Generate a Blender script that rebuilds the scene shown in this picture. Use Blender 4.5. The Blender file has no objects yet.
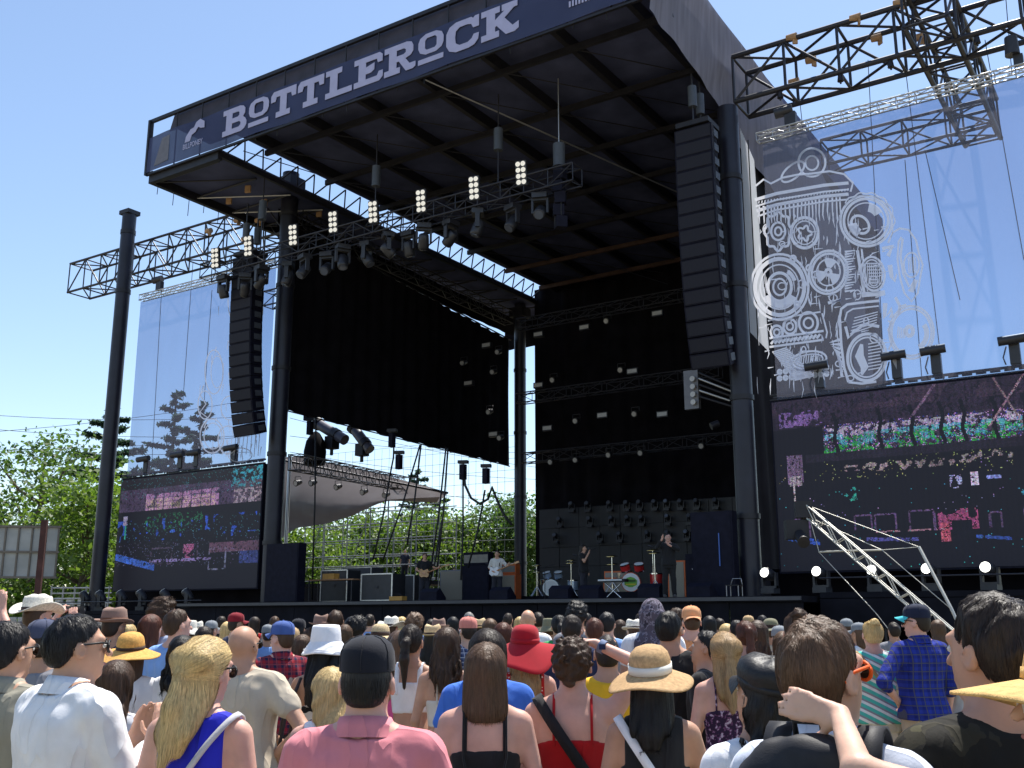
import bpy, math, random
import numpy as np
from mathutils import Vector, Matrix, Quaternion
random.seed(7); RNG = np.random.default_rng(7)
SC = bpy.context.scene
COL = SC.collection
R = math.radians
PI = math.pi
# ------------------------------------------------------------------ camera
EYE = np.array([0.0, 0.0, 1.7]); FPX = 1035.0; PITCH = R(12.8); YAW = R(33.4)
cam_d = bpy.data.cameras.new('camera'); cam_d.sensor_width = 36.0; cam_d.sensor_fit = 'HORIZONTAL'
cam_d.lens = 36.0 * FPX / 1024.0; cam_d.clip_start = 0.05; cam_d.clip_end = 3000
cam = bpy.data.objects.new('camera', cam_d); COL.objects.link(cam)
cam.location = EYE; cam.rotation_euler = (R(90) + PITCH, 0, YAW)
SC.camera = cam
# ------------------------------------------------------------------ sky and sun
SUN_AZ = -YAW + R(30)        # measured from +Y towards +X
SUN_EL = R(66)
w = bpy.data.worlds.new('World'); SC.world = w; w.use_nodes = True
nt = w.node_tree; nt.nodes.clear()
sky = nt.nodes.new('ShaderNodeTexSky'); sky.sky_type = 'NISHITA'; sky.sun_disc = False
sky.sun_elevation = SUN_EL; sky.sun_rotation = SUN_AZ; sky.altitude = 20; sky.air_density = 1.0; sky.dust_density = 0.35; sky.ozone_density = 0.4
bg = nt.nodes.new('ShaderNodeBackground'); bg.inputs[1].default_value = 0.13
wo = nt.nodes.new('ShaderNodeOutputWorld')
nt.links.new(sky.outputs[0], bg.inputs[0]); nt.links.new(bg.outputs[0], wo.inputs[0])
sd = bpy.data.lights.new('sun', 'SUN'); sd.energy = 5.0; sd.angle = R(0.53); sd.color = (1.0, 0.955, 0.88)
so = bpy.data.objects.new('sun', sd); COL.objects.link(so)
sdir = Vector((math.sin(SUN_AZ) * math.cos(SUN_EL), math.cos(SUN_AZ) * math.cos(SUN_EL), math.sin(SUN_EL)))
so.rotation_euler = sdir.to_track_quat('Z', 'Y').to_euler(); so.location = (0, 0, 40)
SC.view_settings.view_transform = 'Standard'; SC.view_settings.look = 'None'
SC.view_settings.exposure = 0.66; SC.view_settings.gamma = 1.0
SC.render.engine = 'CYCLES'
SC.cycles.max_bounces = 8; SC.cycles.transparent_max_bounces = 16; SC.cycles.diffuse_bounces = 3
# ------------------------------------------------------------------ survey helpers: image point -> point on a plane of the place
_fh = np.array([-math.sin(YAW), math.cos(YAW), 0]); _rt = np.array([math.cos(YAW), math.sin(YAW), 0])
_fw = _fh * math.cos(PITCH) + np.array([0, 0, math.sin(PITCH)]); _up = np.cross(_rt, _fw)
def at(x, y, ax, v):
    d = _fw * FPX + _rt * (x - 512) - _up * (y - 384)
    return EYE + d * ((v - EYE[ax]) / d[ax])
def far(x, y, D):
    d = _fw * FPX + _rt * (x - 512) - _up * (y - 384)
    return EYE + d * (D / (d @ _fh))
# ------------------------------------------------------------------ materials
MATS = {}
def mat(name, col, rough=0.7, metal=0.0, var=0.12, scale=6.0, bump=0.0, bscale=40.0, spec=0.5, sss=0.0, sheen=0.0, coat=0.0):
    if name in MATS: return MATS[name]
    m = bpy.data.materials.new(name); m.use_nodes = True; n = m.node_tree.nodes; l = m.node_tree.links
    p = n['Principled BSDF']; p.inputs['Roughness'].default_value = rough; p.inputs['Metallic'].default_value = metal
    p.inputs['Specular IOR Level'].default_value = spec
    if sss: p.inputs['Subsurface Weight'].default_value = sss; p.inputs['Subsurface Radius'].default_value = (1, .35, .2); p.inputs['Subsurface Scale'].default_value = .012
    if sheen: p.inputs['Sheen Weight'].default_value = sheen
    if coat: p.inputs['Coat Weight'].default_value = coat
    c = tuple(col) + (1,)
    tc = n.new('ShaderNodeTexCoord')
    if var:
        nz = n.new('ShaderNodeTexNoise'); nz.inputs['Scale'].default_value = scale; nz.inputs['Detail'].default_value = 5
        l.new(tc.outputs['Object'], nz.inputs['Vector'])
        mx = n.new('ShaderNodeMix'); mx.data_type = 'RGBA'
        mx.inputs[6].default_value = tuple(max(0, v * (1 - var)) for v in col) + (1,)
        mx.inputs[7].default_value = tuple(min(1, v * (1 + var)) for v in col) + (1,)
        mr = n.new('ShaderNodeMapRange'); mr.inputs[1].default_value = .3; mr.inputs[2].default_value = .7
        l.new(nz.outputs[0], mr.inputs[0]); l.new(mr.outputs[0], mx.inputs[0]); l.new(mx.outputs[2], p.inputs['Base Color'])
    else: p.inputs['Base Color'].default_value = c
    if bump:
        b = n.new('ShaderNodeTexNoise'); b.inputs['Scale'].default_value = bscale; b.inputs['Detail'].default_value = 4
        l.new(tc.outputs['Object'], b.inputs['Vector'])
        bp = n.new('ShaderNodeBump'); bp.inputs['Strength'].default_value = min(1, bump); bp.inputs['Distance'].default_value = .006
        l.new(b.outputs[0], bp.inputs['Height']); l.new(bp.outputs[0], p.inputs['Normal'])
    MATS[name] = m; return m
def emit(name, col, s):
    if name in MATS: return MATS[name]
    m = bpy.data.materials.new(name); m.use_nodes = True; p = m.node_tree.nodes['Principled BSDF']
    p.inputs['Base Color'].default_value = tuple(col) + (1,); p.inputs['Emission Color'].default_value = tuple(col) + (1,)
    p.inputs['Emission Strength'].default_value = s; MATS[name] = m; return m
def cloth_through(name, col, open_frac, transl=.5, var=.1, scale=2.0, streak=(1, 1, 1), tint=(1, 1, 1)):
    """woven mesh fabric: part see-through, part diffuse and translucent"""
    m = bpy.data.materials.new(name); m.use_nodes = True; n = m.node_tree.nodes; l = m.node_tree.links; n.clear()
    o = n.new('ShaderNodeOutputMaterial'); d = n.new('ShaderNodeBsdfDiffuse'); t = n.new('ShaderNodeBsdfTranslucent'); tr = n.new('ShaderNodeBsdfTransparent'); tr.inputs[0].default_value = tuple(tint) + (1,)
    tc = n.new('ShaderNodeTexCoord'); mp = n.new('ShaderNodeMapping'); mp.inputs['Scale'].default_value = streak
    nz = n.new('ShaderNodeTexNoise'); nz.inputs['Scale'].default_value = scale; nz.inputs['Detail'].default_value = 5
    l.new(tc.outputs['Object'], mp.inputs[0]); l.new(mp.outputs[0], nz.inputs['Vector'])
    mx = n.new('ShaderNodeMix'); mx.data_type = 'RGBA'
    mx.inputs[6].default_value = tuple(v * (1 - var) for v in col) + (1,); mx.inputs[7].default_value = tuple(min(1, v * (1 + var)) for v in col) + (1,)
    l.new(nz.outputs[0], mx.inputs[0]); l.new(mx.outputs[2], d.inputs[0]); l.new(mx.outputs[2], t.inputs[0])
    a = n.new('ShaderNodeMixShader'); a.inputs[0].default_value = transl; l.new(d.outputs[0], a.inputs[1]); l.new(t.outputs[0], a.inputs[2])
    b = n.new('ShaderNodeMixShader'); l.new(a.outputs[0], b.inputs[1]); l.new(tr.outputs[0], b.inputs[2])
    mr = n.new('ShaderNodeMapRange'); mr.inputs[3].default_value = open_frac - .05; mr.inputs[4].default_value = open_frac + .05
    l.new(nz.outputs[0], mr.inputs[0]); l.new(mr.outputs[0], b.inputs[0])
    l.new(b.outputs[0], o.inputs[0]); MATS[name] = m; return m
BLK = mat('black_steel', (.016, .015, .02), .5, .0, .3, 3, spec=.4)
TRU = mat('dark_truss', (.03, .03, .04), .45, .3, .3, 4)
ALU = mat('aluminium', (.55, .55, .56), .35, .8, .15, 5)
DRP = mat('black_drape', (.009, .008, .011), .95, 0, .35, 1.2, bump=.3, bscale=3, spec=.1)
DECK = mat('stage_black', (.009, .009, .014), .8, 0, .3, 2, spec=.12)
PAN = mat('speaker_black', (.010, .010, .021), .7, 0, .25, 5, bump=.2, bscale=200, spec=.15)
ORD = ('leftmost', 'second from left', 'third from left', 'fourth from left', 'fifth from left', 'sixth from left', 'seventh from left', 'eighth from left', 'ninth from left', 'tenth from left', 'eleventh from left', 'twelfth from left', 'thirteenth from left', 'fourteenth from left', 'fifteenth from left')
STRAP = mat('strap_tan', (.42, .25, .13), .8, 0, .2, 8)
LAMPW = mat('lamp_lens', (.8, .78, .7), .2, 0, .1, 20, spec=.8)
CABLE = mat('black_cable', (.012, .012, .014), .6, 0, 0)
# ------------------------------------------------------------------ objects
WL = {}
def prop(o, label=None, cat=None, group=None, kind=None):
    if label: o['label'] = label
    if cat: o['category'] = cat
    if group: o['group'] = group
    if kind: o['kind'] = kind
    return o
def thing(name, label, cat, loc=(0, 0, 0), group=None, rz=0):
    o = bpy.data.objects.new(name, None); COL.objects.link(o); o.empty_display_size = .2
    o.location = loc; o.rotation_euler = (0, 0, rz); WL[o] = np.array(loc, float)
    return prop(o, label, cat, group)
def link(name, me, parent=None, loc=None, rot=None):
    o = bpy.data.objects.new(name, me); COL.objects.link(o)
    if parent is not None: o.parent = parent; WL[o] = WL.get(parent, np.zeros(3))
    if loc is not None: o.location = loc
    if rot is not None: o.rotation_euler = rot
    return o
class MB:
    """collects shapes, then becomes one mesh"""
    def __init__(s): s.v = []; s.f = []; s.m = []; s.n = 0; s.smooth = []
    def add(s, v, f, mi=0, smooth=False):
        k = s.n; s.v.extend([tuple(map(float, q)) for q in v]); s.n = len(s.v)
        for q in f: s.f.append([i + k for i in q]); s.m.append(mi); s.smooth.append(smooth)
        return s
    def box(s, c, d, mi=0, rz=0, rot=None):
        x, y, z = [q / 2 for q in d]
        v = np.array([(-x, -y, -z), (x, -y, -z), (x, y, -z), (-x, y, -z), (-x, -y, z), (x, -y, z), (x, y, z), (-x, y, z)])
        if rot is not None: v = v @ np.array(rot).T
        elif rz:
            ca, sa = math.cos(rz), math.sin(rz); v = v @ np.array([[ca, sa, 0], [-sa, ca, 0], [0, 0, 1]])
        return s.add(v + np.array(c), [(0, 3, 2, 1), (4, 5, 6, 7), (0, 1, 5, 4), (1, 2, 6, 5), (2, 3, 7, 6), (3, 0, 4, 7)], mi)
    def bb(s, a, b, mi=0):
        a = np.array(a, float); b = np.array(b, float); return s.box((a + b) / 2, np.abs(b - a), mi)
    def cyl(s, a, b, r0, r1=None, n=8, mi=0, caps=True, smooth=True):
        r1 = r0 if r1 is None else r1; a = np.array(a, float); b = np.array(b, float); d = b - a; L = np.linalg.norm(d); d /= max(L, 1e-9)
        u = np.cross(d, (0, 0, 1) if abs(d[2]) < .9 else (1, 0, 0)); u /= np.linalg.norm(u); w_ = np.cross(d, u)
        t = np.arange(n) * 2 * PI / n; ring = np.cos(t)[:, None] * u + np.sin(t)[:, None] * w_
        v = np.vstack([a + ring * r0, b + ring * r1]); f = [(i, (i + 1) % n, n + (i + 1) % n, n + i) for i in range(n)]
        s.add(v, f, mi, smooth)
        if caps: s.add(v, [tuple(range(n))[::-1], tuple(range(n, 2 * n))], mi, False)
        return s
    def tube(s, pts, r, n=6, mi=0):
        P = np.array(pts, float); rr = np.full(len(P), r) if np.isscalar(r) else np.array(r)
        T = np.gradient(P, axis=0); T /= np.maximum(np.linalg.norm(T, axis=1), 1e-9)[:, None]
        u = np.cross(T[0], (0, 0, 1) if abs(T[0][2]) < .9 else (1, 0, 0)); v = []; t = np.arange(n) * 2 * PI / n
        for i in range(len(P)):
            u = u - T[i] * (u @ T[i]); u /= max(np.linalg.norm(u), 1e-9); w_ = np.cross(T[i], u)
            v.append(P[i] + rr[i] * (np.cos(t)[:, None] * u + np.sin(t)[:, None] * w_))
        f = [(i * n + j, i * n + (j + 1) % n, (i + 1) * n + (j + 1) % n, (i + 1) * n + j) for i in range(len(P) - 1) for j in range(n)]
        f += [tuple(range(n))[::-1], tuple(range((len(P) - 1) * n, len(P) * n))]
        return s.add(np.vstack(v), f, mi, True)
    def loft(s, rings, mi=0, cap0=True, cap1=True, smooth=True):
        n = len(rings[0]); v = np.vstack(rings)
        f = [(i * n + j, i * n + (j + 1) % n, (i + 1) * n + (j + 1) % n, (i + 1) * n + j) for i in range(len(rings) - 1) for j in range(n)]
        if cap0: f.append(tuple(range(n))[::-1])
        if cap1: f.append(tuple(range((len(rings) - 1) * n, len(rings) * n)))
        return s.add(v, f, mi, smooth)
    def prism(s, poly, h0, h1, axis='z', mi=0):
        """poly of 2D points extruded; axis y: poly is (x,z), axis x: poly is (y,z)"""
        n = len(poly); P = lambda q, h: {'z': (q[0], q[1], h), 'y': (q[0], h, q[1]), 'x': (h, q[0], q[1])}[axis]
        v = [P(q, h0) for q in poly] + [P(q, h1) for q in poly]
        return s.add(v, [tuple(range(n))[::-1], tuple(range(n, 2 * n))] + [(i, (i + 1) % n, n + (i + 1) % n, n + i) for i in range(n)], mi)
    def sheet(s, grid, mi=0, smooth=True):
        """grid [i][j] of points -> quads"""
        a, b = len(grid), len(grid[0]); v = [p for row in grid for p in row]
        return s.add(v, [(i * b + j, i * b + j + 1, (i + 1) * b + j + 1, (i + 1) * b + j) for i in range(a - 1) for j in range(b - 1)], mi, smooth)
    def mesh(s, name, mats, off=None):
        V = np.array(s.v, float).reshape(-1, 3)
        if off is not None: V = V - off
        me = bpy.data.meshes.new(name); me.from_pydata(V.tolist(), [], s.f)
        for m in (mats if isinstance(mats, (list, tuple)) else [mats]): me.materials.append(m)
        me.polygons.foreach_set('material_index', s.m); me.polygons.foreach_set('use_smooth', s.smooth)
        me.update(); return me
    def build(s, name, mats, parent=None, label=None, kind=None, cat=None):
        off = WL[parent] if parent is not None else None
        o = link(name, s.mesh(name, mats, off), parent)
        return prop(o, label, cat, None, kind)
_bars = {}
def bar(name, a, b, r, m, parent, n=8):
    """one straight member: an object that shares the unit cylinder"""
    key = (m.name, n)
    if key not in _bars: _bars[key] = MB().cyl((0, 0, -.5), (0, 0, .5), 1, 1, n).mesh('member', m)
    o = bpy.data.objects.new(name, _bars[key]); COL.objects.link(o); o.parent = parent
    a = np.array(a, float); b = np.array(b, float); d = Vector(b - a)
    o.location = (a + b) / 2 - WL[parent]; o.rotation_euler = d.to_track_quat('Z', 'Y').to_euler(); o.scale = (r, r, d.length)
    WL[o] = WL[parent]; return o
def truss(name, label, A, B, wid, hei, bay, m, rc=.04, rb=.022, group=None, split=True, side=None, parent=None, pattern='N'):
    """box truss, A and B are the centres of its two ends; hei is vertical, wid is horizontal"""
    A = np.array(A, float); B = np.array(B, float); d = (B - A); L = np.linalg.norm(d); d /= L
    s = np.cross(d, (0, 0, 1)); s /= np.linalg.norm(s); u = np.cross(s, d)
    t = thing(name, label, 'truss', tuple(A), group) if parent is None else parent
    cs = [s * wid / 2 + u * hei / 2, -s * wid / 2 + u * hei / 2, -s * wid / 2 - u * hei / 2, s * wid / 2 - u * hei / 2]
    for c in cs: bar('chord', A + c, B + c, rc, m, t)
    nb = max(1, int(round(L / bay))); lac = MB()
    def put(a, b, r=rb):
        if split: bar('brace', a, b, r, m, t, 6)
        else: lac.cyl(a, b, r, n=5, caps=False)
    for i in range(nb + 1):
        p = A + d * L * i / nb
        for k in range(4):
            put(p + cs[k], p + cs[(k + 1) % 4])
        if i < nb:
            q = A + d * L * (i + 1) / nb
            for k in range(4):
                a, b = cs[k], cs[(k + 1) % 4]
                if i % 2: a, b = b, a
                put(p + a, q + b)
    if not split: lac.build('lacing', m, t, kind='stuff')
    return t
# ================================================================== the setting
def ground():
    m = bpy.data.materials.new('trampled_ground'); m.use_nodes = True; n = m.node_tree.nodes; l = m.node_tree.links; p = n['Principled BSDF']
    p.inputs['Roughness'].default_value = .95
    tc = n.new('ShaderNodeTexCoord'); a = n.new('ShaderNodeTexNoise'); a.inputs['Scale'].default_value = .35; a.inputs['Detail'].default_value = 8
    b = n.new('ShaderNodeTexNoise'); b.inputs['Scale'].default_value = 9; b.inputs['Detail'].default_value = 6
    l.new(tc.outputs['Object'], a.inputs['Vector']); l.new(tc.outputs['Object'], b.inputs['Vector'])
    r1 = n.new('ShaderNodeValToRGB'); r1.color_ramp.elements[0].color = (.11, .12, .05, 1); r1.color_ramp.elements[1].color = (.30, .25, .18, 1)
    r1.color_ramp.elements[0].position = .4; r1.color_ramp.elements[1].position = .55
    r2 = n.new('ShaderNodeValToRGB'); r2.color_ramp.elements[0].color = (.55, .5, .45, 1); r2.color_ramp.elements[1].color = (1, 1, 1, 1)
    l.new(a.outputs[0], r1.inputs[0]); l.new(b.outputs[0], r2.inputs[0])
    mx = n.new('ShaderNodeMix'); mx.data_type = 'RGBA'; mx.blend_type = 'MULTIPLY'; mx.inputs[0].default_value = 1
    l.new(r1.outputs[0], mx.inputs[6]); l.new(r2.outputs[0], mx.inputs[7]); l.new(mx.outputs[2], p.inputs['Base Color'])
    bp = n.new('ShaderNodeBump'); bp.inputs['Strength'].default_value = .6; l.new(b.outputs[0], bp.inputs['Height']); l.new(bp.outputs[0], p.inputs['Normal'])
    g = MB(); xs = np.concatenate([[-1200, -400, -150], np.linspace(-80, 40, 49), [150, 400, 1200]])
    grid = [[(x, y, (.03 * math.sin(x * .7) * math.cos(y * .9) if -80 < x < 40 and -20 < y < 90 else 0) - .03) for x in xs] for y in np.concatenate([[-1200, -300, -60], np.linspace(-20, 100, 49), [200, 500, 1200]])]
    g.sheet(grid).build('ground', m, kind='structure')
ground()
XL, XR, YC, YR = -31.1, -11.17, 29.7, 48.0          # stage columns
ZD = 2.3                                            # deck
# ------------------------------------------------------------------ stage platform
st = thing('stage', 'low black stage platform with dark skirt across the front', 'stage', (-21, 27, 0))
MB().bb((-33.2, 27.0, ZD - .16), (-8.8, 49, ZD)).build('deck', DECK, st)
for i in range(12):
    x0 = -33.2 + i * 24.4 / 12
    MB().bb((x0 + .012, 27.08, .02), (x0 + 24.4 / 12 - .012, 27.13, ZD - .17)).build('skirt_panel', DECK, st)
MB().bb((-33.2, 26.9, ZD - .12), (-8.8, 26.97, ZD - .02)).build('edge_trim', mat('edge_trim', (.05, .05, .06), .5), st)
MB().bb((-33.15, 27.2, 0), (-33.05, 49, ZD - .17)).build('side_skirt', DECK, st)
# wings that carry the video walls
for nm, x0, x1, lab in (('left', -43.2, -33.4, 'black scaffold wing deck under the left video wall'), ('right', -8.7, 0.6, 'black scaffold wing deck under the right video wall')):
    t = thing('wing_deck', lab, 'platform', ((x0 + x1) / 2, 29.6, 0), 'wing decks under the video walls')
    MB().bb((x0, 28.2, 1.9 if nm == 'left' else 2.25), (x1, 31.5, 2.05 if nm == 'left' else 2.4)).build('deck', DECK, t)
    zt = 1.88 if nm == 'left' else 2.23
    for i in range(7):
        a = x0 + .1 + (x1 - x0 - .2) * i / 6
        bar('post', (a, 28.3, 0), (a, 28.3, zt), .04, BLK, t); bar('post', (a, 31.3, 0), (a, 31.3, zt), .04, BLK, t)
        if i < 6:
            b = x0 + .1 + (x1 - x0 - .2) * (i + 1) / 6
            bar('brace', (a, 28.3, .2), (b, 28.3, zt - .1), .025, ALU if nm == 'left' and i == 4 else BLK, t, 6)
    MB().bb((x0 if nm == 'left' else -11.2, 31.45, 0), (x1 if nm == 'left' else -3.4, 31.5, 3.2)).build('back_cloth', DRP, t)
    bar('rail', (x0, 28.25, zt + .55), (x1, 28.25, zt + .55), .022, TRU, t)
    MB().bb((x0, 28.17, zt - .75), (x1, 28.19, zt)).build('skirt_panel', DECK, t)
# ------------------------------------------------------------------ columns
CMAT = mat('column_steel', (.015, .015, .027), .42, .2, .3, 1.5)
CG = 'round steel columns holding up the stage roof'
for x, y, r, zt, lab in ((XL, YC, .36, 20.6, 'tall black column at the front left of the stage'), (XR, YC, .33, 17.95, 'tall dark column at the front right of the stage'),
                         (XL, YR, .33, 19.4, 'slim black column at the rear left between two bright gaps'), (XR - .3, YR, .33, 19.4, 'black column at the rear right behind the side wall')):
    t = thing('stage_column', lab, 'column', (x, y, 0), CG)
    MB().cyl((x, y, 0), (x, y, zt), r, n=24).build('shaft', CMAT, t)
    b = MB(); b.bb((x - .7, y - .7, 0), (x + .7, y + .7, .25)); b.build('base', BLK, t)
    for z in (4.6, 8.2, 11.8, 15.4, 18.6):
        if z < zt: MB().cyl((x, y, z), (x, y, z + .16), r + .04, n=24).build('collar', BLK, t)
    if x != XR: MB().bb((x - .45, y - .45, zt - .8), (x + .45, y + .45, zt - .25)).build('head_block', BLK, t)
t = thing('wing_pole', 'freestanding tall dark steel pole at far left carrying the truss', 'pole', (-41.65, 29.3, 0))
MB().cyl((-41.65, 29.3, 0), (-41.65, 29.3, 20.9), .33, n=24).build('shaft', CMAT, t)
MB().bb((-42.0, 28.95, 20.9), (-41.3, 29.65, 21.1)).build('cap', BLK, t)
for z in (19.9, 16.9): MB().cyl((-41.65, 29.3, z), (-41.65, 29.3, z + .2), .36, n=24).build('collar', BLK, t)
for dx in (-.47, .47): bar('ladder_rail', (-41.65 + dx, 29.25, 19.0), (-41.65 + dx, 29.25, 20.2), .025, BLK, t)
# ------------------------------------------------------------------ roof
YB, ZB0, ZB1 = 24.6, 19.46, 21.0
RF = mat('roof_underside', (.075, .085, .165), .85, 0, .3, .8, spec=.2)  # navy tint is painted-in veiling flare over a black roof underside
rt_ = thing('stage_roof', 'huge black flat stage roof with dark girders underneath', 'roof', (-22, 36, 19))
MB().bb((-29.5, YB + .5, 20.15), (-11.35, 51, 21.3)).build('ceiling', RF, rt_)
EAV = mat('eave', (.04, .035, .05), .7, 0, .3, 2)
ev = MB(); ev.prism([(YB + .12, 21.04), (YB + .34, 22.02), (YB + 2.2, 22.1), (YB + 2.2, 21.32), (YB + .5, 21.32)], -33.0, -11.3, 'x'); ev.build('eave', EAV, rt_)
MB().bb((-34.2, YB + .02, 21.72), (-11.2, YB + .14, 21.86)).build('top_rail', BLK, rt_)
for x in np.linspace(-28.6, -12.4, 7): MB().bb((x - .09, YB + .6, 19.72), (x + .09, 50.6, 20.14)).build('girder', BLK, rt_)
for i, y in enumerate(np.linspace(26.2, 50, 8)):
    MB().bb((-28.9, y - .07, 19.5), (-11.4, y + .07, 19.71)).build('cross_beam', mat('rust_beam', (.075, .04, .03), .7, 0, .3, 2) if i in (5, 6) else BLK, rt_)
    if i < 7:
        l2 = 24.6 / 7 * .97
        for x in np.linspace(-28.6, -12.4, 7)[:-1]:
            a = (x + .2, y + .1, 19.62); b = (x + 2.5, y + 3.3, 19.62)
            bar('wind_brace', a, b, .022, TRU, rt_, 5)
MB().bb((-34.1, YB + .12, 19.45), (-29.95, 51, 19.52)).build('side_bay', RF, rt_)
MB().bb((-34.2, YB + .2, 19.1), (-34.0, 51, 19.62)).build('side_girder', BLK, rt_)
MB().bb((-30.06, YB + .2, 19.2), (-29.92, 51, 19.41)).build('side_girder', BLK, rt_)
MB().bb((-34.1, YB + .13, 19.08), (-29.95, YB + .34, 19.44)).build('front_beam', BLK, rt_)
for i in range(26):
    y = YB + .6 + i * .97
    bar('gap_brace', (-29.98, y, 19.5), (-29.52, y + .45, 20.12), .035, TRU, rt_, 6); bar('gap_brace', (-29.98, y + .9, 19.5), (-29.52, y + .45, 20.12), .035, TRU, rt_, 6)
for i in range(13):
    y = YB + .6 + i * 1.95
    bar('lattice', (-34, y, 19.28), (-30.45, y, 19.28), .05, TRU, rt_)
    bar('lattice', (-34, y, 19.25), (-30.45, y + 1.95, 19.25), .035, ALU if i in (1, 2) else TRU, rt_)
for x, y in ((-31.4, 27.6), (-31.9, 29), (-30.8, 31.2), (-33, 28)):
    MB().box((x, y, 19.2), (.24, .1, .3), rz=.4).build('ratchet_strap', STRAP, rt_)
for k, x in enumerate(np.linspace(-33.6, -31.2, 8)): bar('cable_tail', (-34.1, 25.2 + k * .8, 19.1), (-34.12, 25.2 + k * .8, 18.75 - .2 * (k % 3)), .015, CABLE, rt_, 5)
for k in range(16): bar('cable_tail', (-29 + k * 1.15, YB + .1, ZB0), (-29 + k * 1.15, YB + .1, ZB0 - .12 - .1 * (k % 3)), .02, CABLE, rt_, 5)
# rear and side framing that reads against the sky
bar('tie_rod', (-20, YB + .4, 19.5), (-12, 46, 17.4), .03, ALU, rt_, 6)
bar('tie_rod', (-29.3, YB + .8, 19.5), (-20, 44, 17.5), .02, TRU, rt_, 6)
# ------------------------------------------------------------------ banner with lettering
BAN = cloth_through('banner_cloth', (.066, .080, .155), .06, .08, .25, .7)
INK = mat('banner_ink', (.44, .44, .64), .8, 0, .06, 3)
ban = thing('banner', 'long dark grey banner with pale slab lettering on the roof edge', 'banner', (-22, YB, ZB0))
g = []
for k in range(5):
    row = []
    for i in range(47):
        x = -34.1 + 23 * i / 46
        row.append((x, YB - .02 + .02 * math.sin(x * 2.1 + k) , ZB0 + (ZB1 - ZB0) * k / 4 + .02 * math.sin(x * 1.3)))
    g.append(row)
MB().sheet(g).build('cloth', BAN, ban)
for x in np.linspace(-34.0, -11.2, 16): bar('batten', (x, YB + .06, ZB0 - .05), (x, YB + .06, 21.75), .03, BLK, ban, 6)
MB().bb((-34.15, YB + .0, ZB0 - .1), (-11.2, YB + .1, ZB0 - .02)).build('bottom_rail', BLK, ban)
MB().bb((-34.18, YB - .06, ZB0 - .1), (-34.08, YB + .1, 21.8)).build('end_post', BLK, ban)
MB().prism([(-33.6, 19.62), (-32.75, 19.7), (-32.75, 20.8), (-33.2, 20.75)], YB - .05, YB - .035, 'y').build('grey_patch', mat('grey_patch', (.16, .16, .19), .8), ban)
GL = {
 'B': (1.02, [[(0,1),(.72,1),(.86,.95),(.94,.85),(.94,.66),(.86,.55),(.96,.46),(1.02,.34),(1.02,.2),(.94,.07),(.8,0),(0,0),(0,.2),(.14,.2),(.14,.8),(0,.8)], [(.4,.8),(.4,.6),(.64,.6),(.7,.65),(.7,.75),(.64,.8)], [(.4,.41),(.4,.2),(.7,.2),(.77,.26),(.77,.35),(.7,.41)]]),
 'T': (1.0, [[(0,.62),(0,.86),(.1,1),(1,1),(1,.62),(.84,.62),(.8,.78),(.63,.78),(.63,.2),(.78,.2),(.78,0),(.22,0),(.22,.2),(.37,.2),(.37,.78),(.22,.78),(.18,.62)]]),
 'L': (.98, [[(0,1),(.6,1),(.6,.8),(.44,.8),(.44,.2),(.98,.2),(.98,0),(0,0),(0,.2),(.16,.2),(.16,.8),(0,.8)]]),
 'E': (1.0, [[(0,1),(.9,1),(1,.9),(1,.66),(.84,.66),(.8,.8),(.42,.8),(.42,.62),(.72,.7),(.72,.46),(.6,.38),(.42,.38),(.42,.2),(.82,.2),(.88,.34),(1.02,.34),(1.02,.12),(.9,0),(0,0),(0,.2),(.16,.2),(.16,.8),(0,.8)]]),
 'R': (1.06, [[(0,1),(.76,1),(.92,.94),(.98,.8),(.98,.62),(.9,.5),(.72,.44),(.86,.22),(1.06,.22),(1.06,.06),(.98,0),(.74,0),(.5,.4),(.42,.4),(.42,.2),(.54,.2),(.54,0),(0,0),(0,.2),(.16,.2),(.16,.8),(0,.8)], [(.42,.8),(.42,.6),(.66,.6),(.73,.65),(.73,.75),(.66,.8)]]),
 'C': (1.02, [[(.3,1),(.78,1),(.84,.94),(.9,1),(1.02,1),(1.02,.62),(.84,.62),(.78,.76),(.66,.8),(.42,.8),(.3,.7),(.28,.5),(.3,.3),(.42,.2),(.68,.2),(.8,.28),(.86,.4),(1.02,.4),(1.0,.2),(.88,.05),(.7,0),(.3,0),(.1,.1),(0,.3),(0,.7),(.1,.9)]]),
 'K': (1.1, [[(0,1),(.56,1),(.56,.8),(.42,.8),(.42,.58),(.7,.8),(.62,.8),(.62,1),(1.08,1),(1.08,.8),(.98,.8),(.7,.56),(.94,.22),(1.12,.3),(1.12,.08),(1.0,0),(.74,0),(.46,.38),(.42,.34),(.42,.2),(.54,.2),(.54,0),(0,0),(0,.2),(.16,.2),(.16,.8),(0,.8)]]),
 'o': (.86, [[(.26,1),(.6,1),(.78,.9),(.84,.75),(.84,.55),(.78,.4),(.6,.3),(.26,.3),(.08,.4),(.02,.55),(.02,.75),(.08,.9)], [(.3,.85),(.24,.78),(.24,.52),(.3,.45),(.56,.45),(.62,.52),(.62,.78),(.56,.85)], [(.02,.0),(.84,.0),(.84,.17),(.02,.17)]]),
}
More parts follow.
